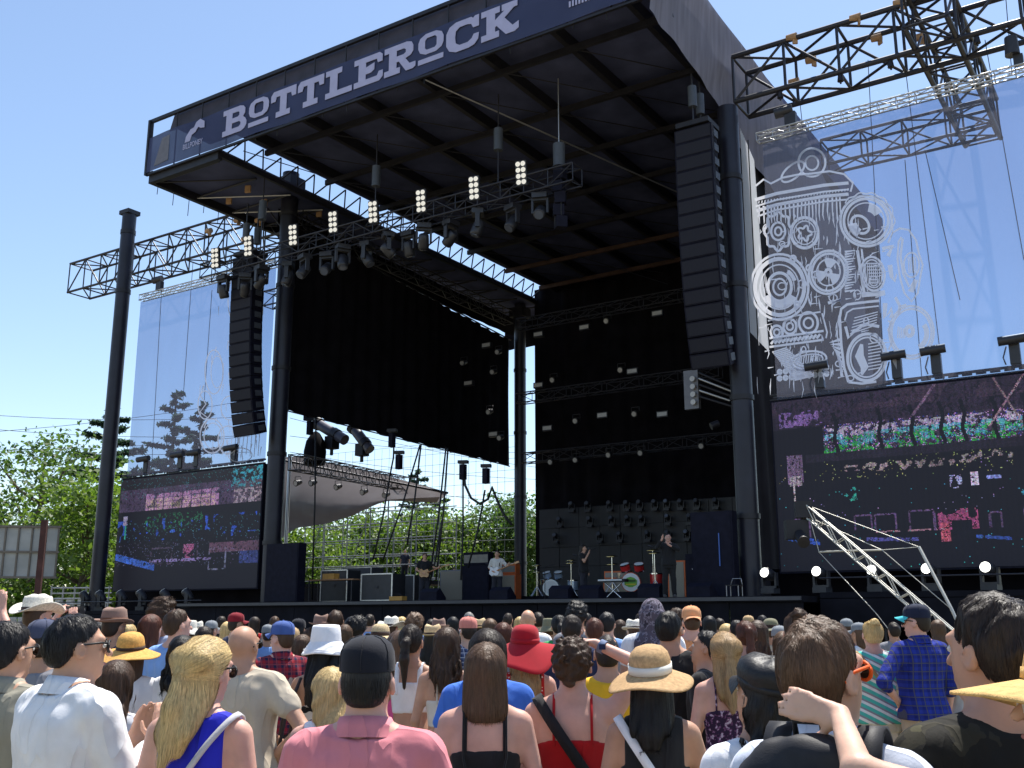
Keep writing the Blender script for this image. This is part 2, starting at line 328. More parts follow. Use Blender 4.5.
def flat_letter(name, polys, x0, z0, sx, sz, y, m, parent, depth=.006):
    cu = bpy.data.curves.new(name, 'CURVE'); cu.dimensions = '2D'; cu.fill_mode = 'BOTH'; cu.extrude = depth
    for poly in polys:
        sp = cu.splines.new('POLY'); sp.points.add(len(poly) - 1); sp.use_cyclic_u = True
        for i, q in enumerate(poly): sp.points[i].co = (q[0] * sx, q[1] * sz, 0, 1)
    tmp = bpy.data.objects.new(name, cu); COL.objects.link(tmp)
    dg = bpy.context.evaluated_depsgraph_get(); me = bpy.data.meshes.new_from_object(tmp.evaluated_get(dg)); bpy.data.objects.remove(tmp)
    me.materials.clear(); me.materials.append(m)
    o = link(name, me, parent); o.rotation_euler = (R(90), 0, 0); o.location = np.array((x0, y, z0)) - WL[parent]; return o
def text_mesh(name, txt, size, x0, y, z0, m, parent, rot=(R(90), 0, 0), ext=.005, align='LEFT', sx=1):
    cu = bpy.data.curves.new(name, 'FONT'); cu.body = txt; cu.size = size; cu.extrude = ext; cu.align_x = align; cu.resolution_u = 3
    tmp = bpy.data.objects.new(name, cu); COL.objects.link(tmp)
    dg = bpy.context.evaluated_depsgraph_get(); me = bpy.data.meshes.new_from_object(tmp.evaluated_get(dg)); bpy.data.objects.remove(tmp)
    me.materials.clear(); me.materials.append(m)
    o = link(name, me, parent); o.rotation_euler = rot; o.location = np.array((x0, y, z0)) - (WL[parent] if parent else 0); o.scale.x = sx; return o
tot = sum(GL[c][0] for c in 'BoTTLERoCK'); X0, X1 = -29.55, -15.95; sx = (X1 - X0) / (tot + 9 * .07); x = X0
for c in 'BoTTLERoCK':
    flat_letter('letter', GL[c][1], x, 19.78, sx, 1.08, YB - .06, INK, ban); x += (GL[c][0] + .07) * sx
flat_letter('pony_mark', [[(0,0),(.05,.3),(.3,.62),(.5,.66),(.62,.9),(.85,1),(1.1,.8),(1.12,.45),(.9,.5),(.75,.6),(.6,.38),(.4,.3),(.3,0)]], -31.75, 20.15, 1.0, .8, YB - .06, INK, ban)
text_mesh('logo_text', 'BILLPONEY', .32, -31.85, YB - .06, 19.86, INK, ban, sx=.72)
flat_letter('small_mark', [[(0,.35),(.5,.35),(.5,.55),(1.6,.62),(1.6,.75),(.4,.75),(.4,1),(0,1)]] + [[(.14 * k, 0), (.14 * k + .08, 0), (.14 * k + .08, .26), (.14 * k, .26)] for k in range(12)], -14.1, 19.9, .8, .75, YB - .06, INK, ban)
# ------------------------------------------------------------------ right side tarpaulin with its folded edge
TARP = cloth_through('grey_tarp', (.25, .245, .30), .02, .30, .4, 1.6, (1, 3, .35))
edge = [(24.6, 21.7), (28.5, 21.35), (33, 21.05), (37.8, 20.8), (40, 19.9), (41.3, 19.2), (43.2, 18.1), (44.4, 17.1), (45.3, 15.6), (45.8, 14.2), (46.1, 12.5), (46.2, 11.0), (46.2, 8)]
low = [(24.6, 18.95), (26.5, 18.7), (29.2, 18.3), (31, 17.5), (33, 17.2), (36, 16.8), (39, 16.5), (41, 16), (42.5, 15), (43.6, 13.5), (44.0, 12), (44.2, 10.5), (44.3, 8)]
g = []
for k in range(15):
    f = k / 14; row = []
    for i in range(97):
        s = i / 96 * (len(edge) - 1); j = min(int(s), len(edge) - 2); q = s - j
        e = np.array(edge[j]) * (1 - q) + np.array(edge[j + 1]) * q; lo = np.array(low[j]) * (1 - q) + np.array(low[j + 1]) * q
        pnt = e * (1 - f) + lo * f
        row.append((-11.2 + .024 * math.sin(i * 1.15 + .8 * math.sin(i * .37)) * (.15 + f) + .03 * math.sin(i * .51 + 3 * f) - .25 * f, pnt[0], pnt[1]))
    g.append(row)
t = thing('side_tarp', 'grey creased tarpaulin closing the right side of the roof', 'tarpaulin', (-11.2, 28, 19)); MB().sheet(g).build('cloth', TARP, t)
# black masking below the tarp, right hand side of the stage
t = thing('side_wall', 'black masking wall along the right side of the stage', 'drape', (-11.5, 38, ZD))
g = [[(-11.6 + .06 * math.sin(y * 5 + .3 * z), y, z) for y in np.linspace(30.2, 47.8, 60)] for z in np.linspace(ZD, 19.0, 12)]
MB().sheet(g).build('cloth', DRP, t)
t = thing('pale_screen_panel', 'narrow pale strip of fabric between right column and printed scrim', 'fabric panel', (-10.9, 31, 9))
pp = [at(*p, 1, 31.0) for p in [(740, 128), (754, 160), (769, 352), (750, 332)]]
MB().prism([(q[0], q[2]) for q in pp], 31.0, 31.02, 'y').build('cloth', cloth_through('pale_cloth', (.72, .74, .78), .15, .75, .05), t)
bar('cord', at(748, 140, 1, 30.95), at(758, 340, 1, 30.95), .02, CABLE, t)
# ------------------------------------------------------------------ drapes left, border and back
t = thing('side_drape', 'big black drape hanging along the left side of the stage', 'drape', (XL - .6, 39, 10))
g = []
for k in range(14):
    f = k / 13; row = []
    for i in range(70):
        y = 30.5 + 17.2 * i / 69; zt = 18.55 - 1.3 * i / 69; zb = 10.3 - .3 * i / 69 + .05 * math.sin(i * .9)
        row.append((XL - .5 + .07 * math.sin(i * 1.7) + .03 * math.sin(i * .5 + 4 * f), y, zt * (1 - f) + zb * f))
    g.append(row)
MB().sheet(g).build('cloth', DRP, t)
bar('top_pipe', (XL - .5, 30.3, 18.6), (XL - .5, 47.8, 17.3), .04, BLK, t); bar('bottom_pipe', (XL - .5, 30.5, 10.3), (XL - .5, 47.7, 10.0), .03, BLK, t)
t = thing('side_border', 'black fabric border above the left side drape', 'drape', (XL - 1.2, 39, 18))
g = [[(XL - 1.25 + .04 * math.sin(y * 4), y, z - .02 * (y - 30)) for y in np.linspace(30.2, 50.5, 60)] for z in (18.35, 19.0, 19.45)]
MB().sheet(g).build('cloth', DRP, t)
truss('side_truss', 'dark box truss running back above the left side drape', (XL - .4, 30.6, 18.9), (XL - .4, 47.5, 18.5), .6, .7, 1.1, TRU, .035, .02)
t = thing('back_drape', 'black back wall of drape behind the band', 'drape', (-21, YR, ZD))
g = [[(x, YR + .12 * math.sin(x * 4.1) + .05 * math.sin(x * 9), z) for x in np.linspace(-30.15, -11.7, 130)] for z in np.linspace(ZD, 20.1, 8)]
MB().sheet(g).build('cloth', DRP, t)
g = [[(x, 50.6 + .05 * math.sin(x * 5), z) for x in np.linspace(-33.9, -11.5, 60)] for z in (17.6, 18.8, 20.1)]
MB().sheet(g).build('rear_border', DRP, t)
# dark LED backdrop, built of tiles
t = thing('led_backdrop', 'wide unlit black LED backdrop behind the drum kits', 'led wall', (-21, 47, ZD))
LED = mat('led_tile', (.022, .022, .027), .55, 0, .15, 4)
tile = MB().box((0, 0, 0), (1.18, .1, .98)).mesh('tile', LED)
for i in range(14):
    for k in range(5):
        o = link('tile', tile, t, np.array((-28.6 + i * 1.2, 47.0 + .012 * RNG.standard_normal(), ZD + .55 + k * 1.0)) - WL[t])
MB().bb((-29.3, 47.08, ZD), (-11.9, 47.2, ZD + 5.1)).build('frame', BLK, t)
# ------------------------------------------------------------------ wing trusses and outriggers
WG = 'dark box trusses high over the wings'
truss('wing_truss', 'heavy dark box truss reaching right from the stage roof', (-10.9, 30.3, 18.9), (1.0, 30.3, 18.9), 1.25, 1.6, 1.75, TRU, .09, .048, WG)
truss('wing_truss', 'heavy dark box truss reaching left past the lone pole', (-47.2, 30.6, 18.9), (-31.6, 30.6, 18.9), 1.3, 1.55, 1.3, TRU, .06, .035, WG)
truss('wing_truss', 'lower looking rear box truss behind the right scrim', (-10.0, 36.5, 18.6), (-4.2, 36.5, 18.6), .9, 1.0, 1.5, TRU, .06, .035, WG)
truss('wing_truss', 'cross truss joining the two right wing trusses', (-4.7, 28.3, 18.9), (-4.7, 37.4, 18.9), 1.15, 1.5, 1.5, TRU, .085, .04, WG)
truss('wing_truss', 'short rear truss behind the left scrim', (-40, 37, 18.3), (-33, 37, 18.3), .7, .8, 1.4, TRU, .05, .03, WG)
k = 0
for x, y, z in ((-8.9, 29.65, 19.75), (-8.7, 30.9, 19.5), (-9.3, 30.9, 18.9), (-6.9, 29.65, 19.75), (-6.6, 30.9, 19.6), (-5.6, 29.65, 19.8), (-5.4, 30.9, 19.2), (-34, 29.9, 18.3), (-34.6, 29.9, 19.3), (-36.5, 29.9, 19.2), (-33.2, 29.9, 19.0)):
    k += 1
    b = MB(); b.cyl((x - .16, y, z), (x + .16, y, z - .02), .11, .13, 9); b.box((x + .1, y, z - .16), (.16, .06, .22), rz=.5 * k)
    o = b.build('strap', STRAP, None); prop(o, 'tan canvas strap wrapped on a wing truss chord', 'strap', 'tan straps on the trusses')
# rigging lines from the right wing truss
RG = 'thin rigging wires over the right wing'
for i, (x0, y0, x1, y1) in enumerate(((797, 75, 803, 130), (868, 60, 884, 370), (905, 65, 945, 392), (925, 150, 960, 300), (905, 160, 922, 380), (985, 40, 1024, 260), (1006, 0, 1012, 75))):
    a = at(x0, y0, 1, 30.0); b = at(x1, y1, 1, 30.15 if i != 3 else 30.1)
    o = MB().cyl(a, b, .012, n=5).build('rigging_wire', CABLE); prop(o, 'thin dark rigging wire hanging in front of the right scrim', 'wire', RG)
for i, (x0, y0, x1, y1) in enumerate(((163, 265, 152, 460), (193, 262, 183, 400), (212, 290, 200, 460))):
    o = MB().cyl(at(x0, y0, 1, 30.0), at(x1, y1, 1, 30.0), .014, n=5).build('rigging_wire', CABLE); prop(o, 'thin dark rigging wire hanging in front of the left scrim', 'wire', 'thin rigging wires over the left wing')
for i, x in enumerate((-9.4, -7.5, -6.0, -3.6, -2.2)):
    b = MB(); b.cyl((x, 29.7, 18.0), (x, 29.7, 17.8), .07, .1, n=10); b.cyl((x, 29.7, 17.8), (x, 29.7, 17.72), .03, n=8)
    prop(b.build('hook_clamp', BLK), 'small black clamp under the right wing truss, %s' % ORD[i], 'clamp', 'clamps under the right wing truss')
# ================================================================== scrims with printed art
SCR = cloth_through('scrim_mesh', (.19, .195, .25), .50, .40, .08, .9, (1, 1, .3), (.62, .76, 1.0))
PRI = cloth_through('scrim_print', (.78, .79, .86), .08, .62, .04, 3)
SCL = cloth_through('scrim_mesh_left', (.16, .165, .22), .53, .40, .08, .9, (1, 1, .3), (.66, .78, 1.0))
_lay = [0]
def strip(b, P, wid, Y):
    """flat brush stroke: P in photo survey points, laid on the scrim plane"""
    P = np.array(P, float); T = np.gradient(P, axis=0); T /= np.maximum(np.linalg.norm(T, axis=1), 1e-6)[:, None]; N = np.stack([-T[:, 1], T[:, 0]], 1)
    _lay[0] += 1; y = Y - .006 - .0006 * (_lay[0] % 60)
    w_ = np.full(len(P), wid) if np.isscalar(wid) else np.asarray(wid)
    a = [at(*q, 1, y) for q in P + N * w_[:, None] / 2]; c = [at(*q, 1, y) for q in P - N * w_[:, None] / 2]
    b.sheet([a, c], smooth=False)
def ell(cx, cy, rx, ry, rot=0, a0=0, a1=360, n=40, wob=0, lob=8):
    t = np.radians(np.linspace(a0, a1, n)); k = 1 + wob * np.cos(lob * t); x = rx * k * np.cos(t); y = ry * k * np.sin(t); c, s = math.cos(rot), math.sin(rot)
    return np.stack([cx + c * x - s * y, cy + s * x + c * y], 1)
def CR(p): return (724 + p[0] / 3.413, 180 + p[1] / 3.413)
def right_print(b, Y):
    def E(cx, cy, rx, ry, w=2, rot=0, **k): c = CR((cx, cy)); strip(b, ell(c[0], c[1], rx / 3.413, ry / 3.413, rot, **k), w, Y)
    def L(pts, w=1.6): strip(b, np.array([CR(p) for p in pts]), w, Y)
    # barrel head and hoops
    for k, yy in enumerate((40, 62, 78, 96)):
        L([(105 + 3 * k, yy + 28), (180, yy + 6), (260, yy - 8), (340, yy - 22), (425, yy - 30)], 1.8 if k % 2 else 3.2)
    L([(108, 20), (135, -2), (160, 12), (200, -8), (250, -18), (300, -22), (360, -30), (410, -20), (440, 10), (432, 40)], 2)
    for k in range(22):
        x = 120 + k * 13 + 3 * math.sin(k * 7); y0 = 92 - .14 * (x - 105); L([(x, y0), (x + 3 * math.sin(k), y0 + 35 + 25 * abs(math.sin(k * 2.3))), (x + 2, y0 + 60 + 30 * abs(math.sin(k * 3.1)))], [1.9, 1.3, .4])
    for k in range(30):
        x = 118 + k * 10.5; yy = 70 - .14 * (x - 105); L([(x, yy + 12), (x + 2, yy + 3)], 1.2)
    rg_ = np.random.default_rng(21)
    for k in range(170):
        x = rg_.uniform(112, 470); y = rg_.uniform(110, 690); h = rg_.uniform(14, 60)
        if x > 340 and y > 400 and x > 400: continue
        L([(x, y), (x + rg_.uniform(-3, 5), y + h * .5), (x + rg_.uniform(-4, 6), y + h)], [.3, rg_.uniform(.7, 1.7), .3])
    for k in range(60):
        x = rg_.uniform(115, 560); y = rg_.uniform(150, 680); L([(x, y), (x + rg_.uniform(10, 30), y - rg_.uniform(2, 8))], [1.4, .3])
    for k in range(14): E(rg_.uniform(130, 540), rg_.uniform(150, 690), rg_.uniform(7, 15), rg_.uniform(8, 17), 1.2, n=16)
    # top ring and scroll
    E(300, -60, 46, 48, 2.2); E(300, -58, 22, 24, 1.8); E(235, -28, 48, 22, 2, rot=-.7)
    # speaker cones and dials
    E(185, 175, 44, 62, 2.6, wob=.1); E(185, 175, 24, 30, 2.2); E(185, 175, 11, 14, 2)
    E(275, 180, 46, 52, 3); E(275, 180, 36, 40, 1.2); E(275, 182, 20, 22, 2, wob=.25, lob=5)
    for rx, ry, w_ in ((88, 86, 2.5), (76, 76, 2.8), (62, 62, 1.2)): E(485, 140, rx, ry, w_, rot=.3)
    E(465, 152, 34, 26, 2.6, rot=.8); E(485, 140, 48, 48, 9, a0=-80, a1=-30); E(485, 140, 48, 48, 9, a0=120, a1=170); E(485, 140, 96, 96, 1.4, a0=-140, a1=30, wob=.03, lob=14)
    for rx, ry, w_ in ((98, 112, 2.4), (84, 96, 4), (66, 76, 1.4), (40, 48, 3), (22, 28, 2)): E(190, 365, rx, ry, w_)
    E(190, 365, 54, 62, 6, a0=30, a1=150); E(190, 365, 54, 62, 4, a0=-60, a1=-20)
    for cx, cy in ((236, 268), (250, 425), (290, 300)): E(cx, cy, 9, 10, 2)
    for rx, ry, w_ in ((66, 74, 2.4), (56, 64, 2.4), (40, 46, 1.4)): E(356, 315, rx, ry, w_, rot=.2)
    for a in (0, 120, 240): E(356, 315, 27, 30, 8, a0=a + 10, a1=a + 70)
    E(356, 315, 9, 10, 3)
    E(508, 320, 40, 58, 2.2, rot=-.15); E(508, 320, 32, 48, 1.2, rot=-.15)
    for k in range(7): L([(484 + k * 3, 285 + k * 11), (538 - k * 2, 285 + k * 11)], 1.1)
    for k in range(9): L([(484 + k * 7, 282), (480 + k * 7, 356)], .8)
    # speaker hatch
    for k in range(16): L([(412, 245 + k * 9), (448 - (k % 3) * 6, 240 + k * 9)], [2.2, .8])
    L([(455, 240), (480, 395)], 3); L([(470, 236), (490, 380)], 1.6); L([(470, 392), (550, 385)], 5)
    # curled figure on the right
    L([(560, 215), (575, 180), (600, 165), (630, 170), (655, 205), (665, 250), (678, 290), (668, 340), (662, 385), (640, 415), (615, 385), (600, 330), (592, 270), (596, 210), (606, 195)], 2)
    L([(610, 200), (602, 260), (612, 320), (632, 365), (650, 345)], 2.4); E(640, 290, 26, 42, 1.8); 
    for k in range(5): L([(628 + k * 6, 262), (632 + k * 6, 318)], 1)
    L([(655, 340), (640, 380), (632, 372)], 5); L([(566, 290), (572, 330), (582, 345), (590, 320)], [5, 4, 3, 1]); L([(585, 400), (600, 430), (596, 460)], 3); L([(600, 432), (622, 425)], 2)
    L([(540, 235), (575, 225), (560, 260)], 4)
    for rx, ry, w_ in ((76, 90, 2.2), (68, 80, 2.2)): E(640, 520, rx, ry, w_)
    E(633, 516, 12, 16, 4); E(650, 525, 42, 48, 5, a0=-40, a1=70)
    for k in range(5): L([(595 + k * 6, 500 + 2 * k), (592 + k * 6, 540)], 1.2)
    L([(550, 420), (548, 470), (572, 440), (572, 470)], 5); L([(560, 480), (572, 490), (560, 510), (575, 550), (562, 580)], 2); L([(565, 585), (590, 640), (580, 585)], 4)
    # television at the foot
    L([(395, 470), (400, 440), (420, 425), (470, 418), (530, 412)], 2.6); L([(412, 480), (420, 452), (440, 440), (528, 430)], 1.6)
    L([(395, 470), (400, 560), (410, 640), (425, 690)], 2.6); L([(425, 690), (470, 695), (520, 688)], 2.4); L([(415, 500), (425, 540), (440, 520), (480, 492), (530, 500)], 3)
    for k in range(6): L([(430 + 3 * k, 515 - 12 * k * .9 + 10), (520 + k, 475 - 9 * k + 20)], 1)
    for rx, ry, w_ in ((66, 80, 3), (56, 68, 1.6)): E(488, 605, rx, ry, w_, rot=.1)
    L([(470, 560), (462, 600), (480, 640), (470, 665)], [3, 9, 8, 2])
    for k in range(9): L([(492, 560 + k * 11), (536, 552 + k * 11)], 1.1)
    # dials, drawers and slats bottom left
    for cx, cy, r_ in ((180, 520, 20), (225, 500, 22), (288, 488, 32)): E(cx, cy, r_, r_ * 1.15, 2.4); E(cx, cy, r_ * .5, r_ * .55, 2)
    L([(150, 480), (250, 462), (330, 450)], 1.6); L([(335, 455), (352, 520), (348, 540)], 1.6); L([(355, 420), (400, 408), (370, 424)], 3)
    for k in range(13): L([(160 + k * 13, 560 - k * 1.6), (172 + k * 13, 545 - k * 1.6)], 2.4)
    L([(155, 570), (340, 545)], 2.2); L([(155, 540), (340, 515)], 2.2)
    E(290, 615, 60, 30, 2, rot=-.15); E(290, 615, 48, 20, 1.2, rot=-.15)
    for k in range(10): L([(250 + k * 8, 600 - k), (246 + k * 8, 632 - k)], 1)
    for k in range(20): L([(165 + 4 * k, 588 + 5 * k), (215 + 5 * k, 572 + 5 * k)], 1.5)
    for k in range(18): E(190 + 20 * (k % 9), 655 + 22 * (k // 9) - 2 * (k % 9), 5, 6, 3, n=10)
    for k in range(9): L([(360 + 4 * k, 555 + 6 * k), (395 + k, 545 + 16 * k)], [.5, 3.2])
t = thing('printed_scrim', 'see-through blue mesh scrim with white speaker barrel drawing on the right', 'scrim', (-6, 29.95, 8.2))
a = at(757, 141, 1, 29.95); XA, ZT = -10.15, 16.55
g = [[(x, 29.95 + .02 * math.sin(x * 3.1 + z * .4), z + (.03 * math.sin(x * 2) if z > 16 else 0)) for x in np.linspace(XA, .3, 60)] for z in np.linspace(8.15, ZT, 14)]
MB().sheet(g).build('mesh_cloth', SCR, t)
b = MB(); right_print(b, 29.9); b.build('print', PRI, t, kind='stuff')
truss('scrim_truss', 'slim silver truss carrying the right printed scrim', (-10.3, 29.95, 16.75), (.5, 29.95, 16.75), .26, .26, .55, ALU, .028, .013, 'slim scrim trusses')
t = thing('printed_scrim', 'see-through blue mesh scrim with white drawing beside the left line array', 'scrim', (-37, 29.95, 8.1))
g = [[(x, 29.95 + .02 * math.sin(x * 3.1 + z * .4), z) for x in np.linspace(-41.1, -32.0, 50)] for z in np.linspace(8.1, 16.55, 14)]
MB().sheet(g).build('mesh_cloth', SCL, t)
b = MB()
for cx, cy, rx, ry, w_ in ((214, 372, 9, 22, 1.2), (217, 372, 6, 16, .8), (236, 300, 8, 24, 1), (205, 405, 7, 14, 1.2), (212, 436, 12, 17, 1.3), (213, 436, 9, 13, 1), (228, 440, 10, 14, 1.2), (230, 408, 9, 12, 1.1), (250, 410, 8, 11, 1), (252, 350, 9, 18, 1.1), (254, 310, 9, 14, 1), (252, 380, 8, 14, 1), (240, 455, 12, 7, 1)):
    strip(b, ell(cx, cy, rx, ry), w_, 29.9)
for k in range(10): strip(b, np.array([(222 + 4 * k, 455 + math.sin(k) * 2), (224 + 4 * k, 440 - k)]), .8, 29.9)
rg_ = np.random.default_rng(31)
for k in range(70):
    x = rg_.uniform(198, 262); y = rg_.uniform(300, 455)
    if x < 198 + (400 - y) * .12: continue
    strip(b, np.array([(x, y), (x + rg_.uniform(-2, 2), y + rg_.uniform(4, 12))]), [.9, .2], 29.9)
strip(b, np.array([(204, 385), (200, 395), (206, 404), (200, 412), (208, 418), (204, 428)]), 1.2, 29.9)
b.build('print', PRI, t, kind='stuff')
truss('scrim_truss', 'slim silver truss carrying the left printed scrim', (-41.1, 29.95, 16.75), (-32.0, 29.95, 16.75), .26, .26, .55, ALU, .028, .013, 'slim scrim trusses')
# ================================================================== video walls
SM = bpy.data.materials.new('led_screen'); SM.use_nodes = True
_n = SM.node_tree.nodes; _p = _n['Principled BSDF']; _at = _n.new('ShaderNodeAttribute'); _at.attribute_name = 'pix'
SM.node_tree.links.new(_at.outputs['Color'], _p.inputs['Emission Color']); _p.inputs['Emission Strength'].default_value = 1.0
_p.inputs['Base Color'].default_value = (.008, .007, .013, 1); _p.inputs['Roughness'].default_value = .6
def screen_picture(nu, nv, seed, left):
    r = np.random.default_rng(seed); I = np.zeros((nv, nu, 3)); I[:] = (.0035, .003, .0075)
    U, V = np.meshgrid((np.arange(nu) + .5) / nu, 1 - (np.arange(nv) + .5) / nv)          # V: 1 top
    def smooth(sc):
        a = r.random((sc[1] + 2, sc[0] + 2)); x = U * sc[0]; y = (1 - V) * sc[1]; i = x.astype(int); j = y.astype(int); fx = x - i; fy = y - j
        return a[j, i] * (1 - fx) * (1 - fy) + a[j, i + 1] * fx * (1 - fy) + a[j + 1, i] * (1 - fx) * fy + a[j + 1, i + 1] * fx * fy
    hf_, hg_ = None, None
    def put(mask, col, k=1):
        if max(col) > .03: mask = mask & (n4 + .45 * r.random((nv, nu)) > .48)
        v = (.3 + .9 * r.random((nv, nu, 1)) * (.5 + n5[:, :, None])) * np.array(col) * (1 + .5 * (r.random((nv, nu, 3)) - .5)); I[mask] = I[mask] * (1 - k) + v[mask] * k
    def hsl(h, s=1): return np.stack([np.clip(np.abs(((h * 6 + o) % 6) - 3) - 1, 0, 1) * s + (1 - s) for o in (0, 4, 2)], -1)
    n1, n2, n3, n4, n5 = smooth((40, 26)), smooth((90, 60)), smooth((14, 8)), smooth((150, 85)), smooth((22, 12))
    sp = r.random((nv, nu))
    if not left:
        put((V > .83) & (V < 1), (.030, .019, .045)); put((V > .9) & (n3 > .55), (.05, .03, .06))
        band = (V > .66) & (V < .83) & (U > .16)
        put(band, (.05, .035, .07)); 
        put(band & (V > .755) & (n2 > .42) & (V < .815), (.62, .55, .75), .75)
        put(band & (V > .70) & (V < .775) & (n1 + .3 * sp > .6), (.1, .5, .62), .8)
        put(band & (V > .66) & (V < .755) & (n2 + .25 * sp > .66), (.03, .42, .06), .85)
        put(band & (sp > .9), (.6, .35, .75)); put(band & (sp < .06), (.02, .05, .5))
        for u in (.2, .335, .43, .515, .575, .66, .74): put((np.abs(U - u - .004 * np.sin(V * 40)) < .006) & (V > .6) & (V < .9), (.004, .004, .01))
        put((V < .665) & (V > .62) & (U > .1), (.018, .014, .03))
        put((V < .62) & (V > .53) & (U > .2) & (U < .7) & (np.abs((V - .575) - .05 * (n3 - .5) - .02 * (n1 - .5)) < .016) & (n2 > .52), (.45, .36, .4), .7)
        put((V < .62) & (V > .50) & (sp > .965) & (n1 > .45), (.5, .55, .2), .8)
        put((V > .84) & (U > .02) & (U < .16) & (V < .93) & (n2 > .45), (.28, .16, .5), .8)
        put((V > .5) & (V < .67) & (U > .04) & (U < .09), (.17, .11, .22)); put((V > .49) & (V < .55) & (U > .045) & (U < .085), (.4, .33, .42))
        put((U > .055) & (U < .06) & (V > .4) & (V < .5), (.5, .4, .5))
        put((V > .42) & (V < .49) & (U > .52) & (U < .555) & (n2 > .4), (.45, .45, .85)); put((V > .43) & (V < .5) & (U > .58) & (U < .6), (.7, .6, .85)); put((V > .455) & (V < .475) & (U > .62) & (U < .66), (.3, .35, .9))
        put((V > .36) & (V < .4) & (U > .7) & (U < .76) & (n2 > .5), (.05, .35, .6)); put((V > .38) & (V < .46) & (U > .21) & (U < .25) & (n2 > .6), (.03, .35, .3))
        put((V > .2) & (V < .31) & (U > .48) & (U < .59) & (n1 > .35), (.5, .1, .28), .8); put((V > .14) & (V < .24) & (U > .485) & (U < .51), (.62, .12, .2), .8); put((V > .14) & (V < .25) & (U > .515) & (U < .57), (.004, .004, .01))
        for u0, u1, v0, v1 in ((.055, .1, .19, .3), (.24, .29, .22, .30), (.3, .36, .2, .3), (.4, .47, .2, .31), (.71, .76, .1, .29), (.62, .65, .2, .28)):
            e = ((np.abs(U - u0) < .003) | (np.abs(U - u1) < .003)) & (V > v0) & (V < v1) | (np.abs(V - v1) < .005) & (U > u0) & (U < u1); put(e, (.16, .09, .24), .8)
        put((np.abs(V - .205) < .006) & (U > .3) & (U < .5) & (n2 > .4), (.5, .25, .35)); put((np.abs(V - .185 + .07 * U) < .01) & (U > .27) & (U < .42), (.12, .12, .5), .8)
        put((np.abs(V - .19 + .35 * (U - .04)) < .016) & (U < .13) & (U > .03), (.04, .12, .65), .9)
        put((np.abs(V - .155 + .2 * (U - .6)) < .008) & (U > .58) & (U < .67), (.05, .12, .55), .8)
        put((V < .45) & (sp > .996), (.05, .5, .6)); put((V < .6) & (V > .3) & (sp > .993) & (n3 > .5), (.4, .3, .7))
        d = np.abs((U - .43) * .8 - (V - .83) * .35) < .004; put(d & (V > .83) & (U < .55), (.2, .12, .22)); d = np.abs((U - .66) - (V - .78) * .4) < .0035; put(d & (V > .74), (.35, .22, .3)); d = np.abs((U - .70) + (V - .86) * .25) < .003; put(d & (V > .74), (.3, .2, .25))
        I *= (.85 + .3 * ((np.arange(nu) // 3) % 2))[None, :, None]
    else:
        put((V > .86), (.016, .013, .02))
        b_ = (V > .70) & (V < .93) & (U < .9); put(b_ & (V < .9), (.09, .06, .13), .9)
        put((V > .70) & (V < .85) & (U > .2) & (U < .72) & (n1 + .2 * sp > .35), (.6, .3, .62), .8); put((V > .70) & (V < .8) & (U > .2) & (U < .7) & (sp > .72), (.8, .7, .3), .7)
        put((V > .73) & (V < .86) & (U > .25) & (U < .66) & (np.abs((V * 26) % 1 - .5) > .42), (.08, .05, .12)); put((np.abs((U * 15) % 1 - .5) > .45) & (V > .70) & (V < .86) & (U > .2), (.05, .04, .1))
        put((V > .70) & (V < .88) & (U > .82), (.12, .09, .14), .8); put((V > .7) & (V < .82) & (U > .82) & (n2 > .5), (.5, .4, .5), .7)
        put((V > .83) & (U > .8) & (n2 + .3 * sp > .75), (.05, .45, .62), .8); put((V > .8) & (sp > .975), (.1, .5, .6))
        put((V < .66) & (V > .5) & (U > .2) & (U < .62) & (n2 > .6) & (sp > .55), (.04, .38, .16), .7)
        put((V > .43) & (V < .62) & (n1 > .74), (.04, .13, .75), .8); put((V > .4) & (V < .6) & (sp > .985), (.15, .5, .7))
        put((U > .04) & (U < .07) & (V > .58) & (V < .66), (.35, .32, .5)); put((U > .055) & (U < .065) & (V > .45) & (V < .58), (.04, .4, .3))
        put((np.abs(V - .30 + .35 * U) < .03) & (U < .3), (.05, .16, .72), .9)
        for u0, u1, v0, v1 in ((.68, .79, .16, .33), (.5, .6, .24, .36), (.27, .42, .22, .36)):
            e = ((np.abs(U - u0) < .005) | (np.abs(U - u1) < .005)) & (V > v0) & (V < v1) | ((np.abs(V - v1) < .008) | (np.abs(V - v0) < .008)) & (U > u0) & (U < u1); put(e & (n2 > .4), (.22, .24, .42) if u0 > .6 else (.10, .07, .14), .8)
        put((V > .24) & (V < .38) & (U > .5) & (U < .57) & (n2 > .4), (.45, .12, .3), .8); put((V > .3) & (V < .38) & (U > .68), (.2, .1, .18), .7); put((V > .2) & (V < .3) & (U > .88), (.05, .08, .35), .7)
        put((V < .42) & (V > .2) & (sp > .98), (.3, .3, .6)); put((np.abs(V - .25) < .01) & (U > .25) & (U < .7) & (n2 > .4), (.25, .2, .5))
    return I
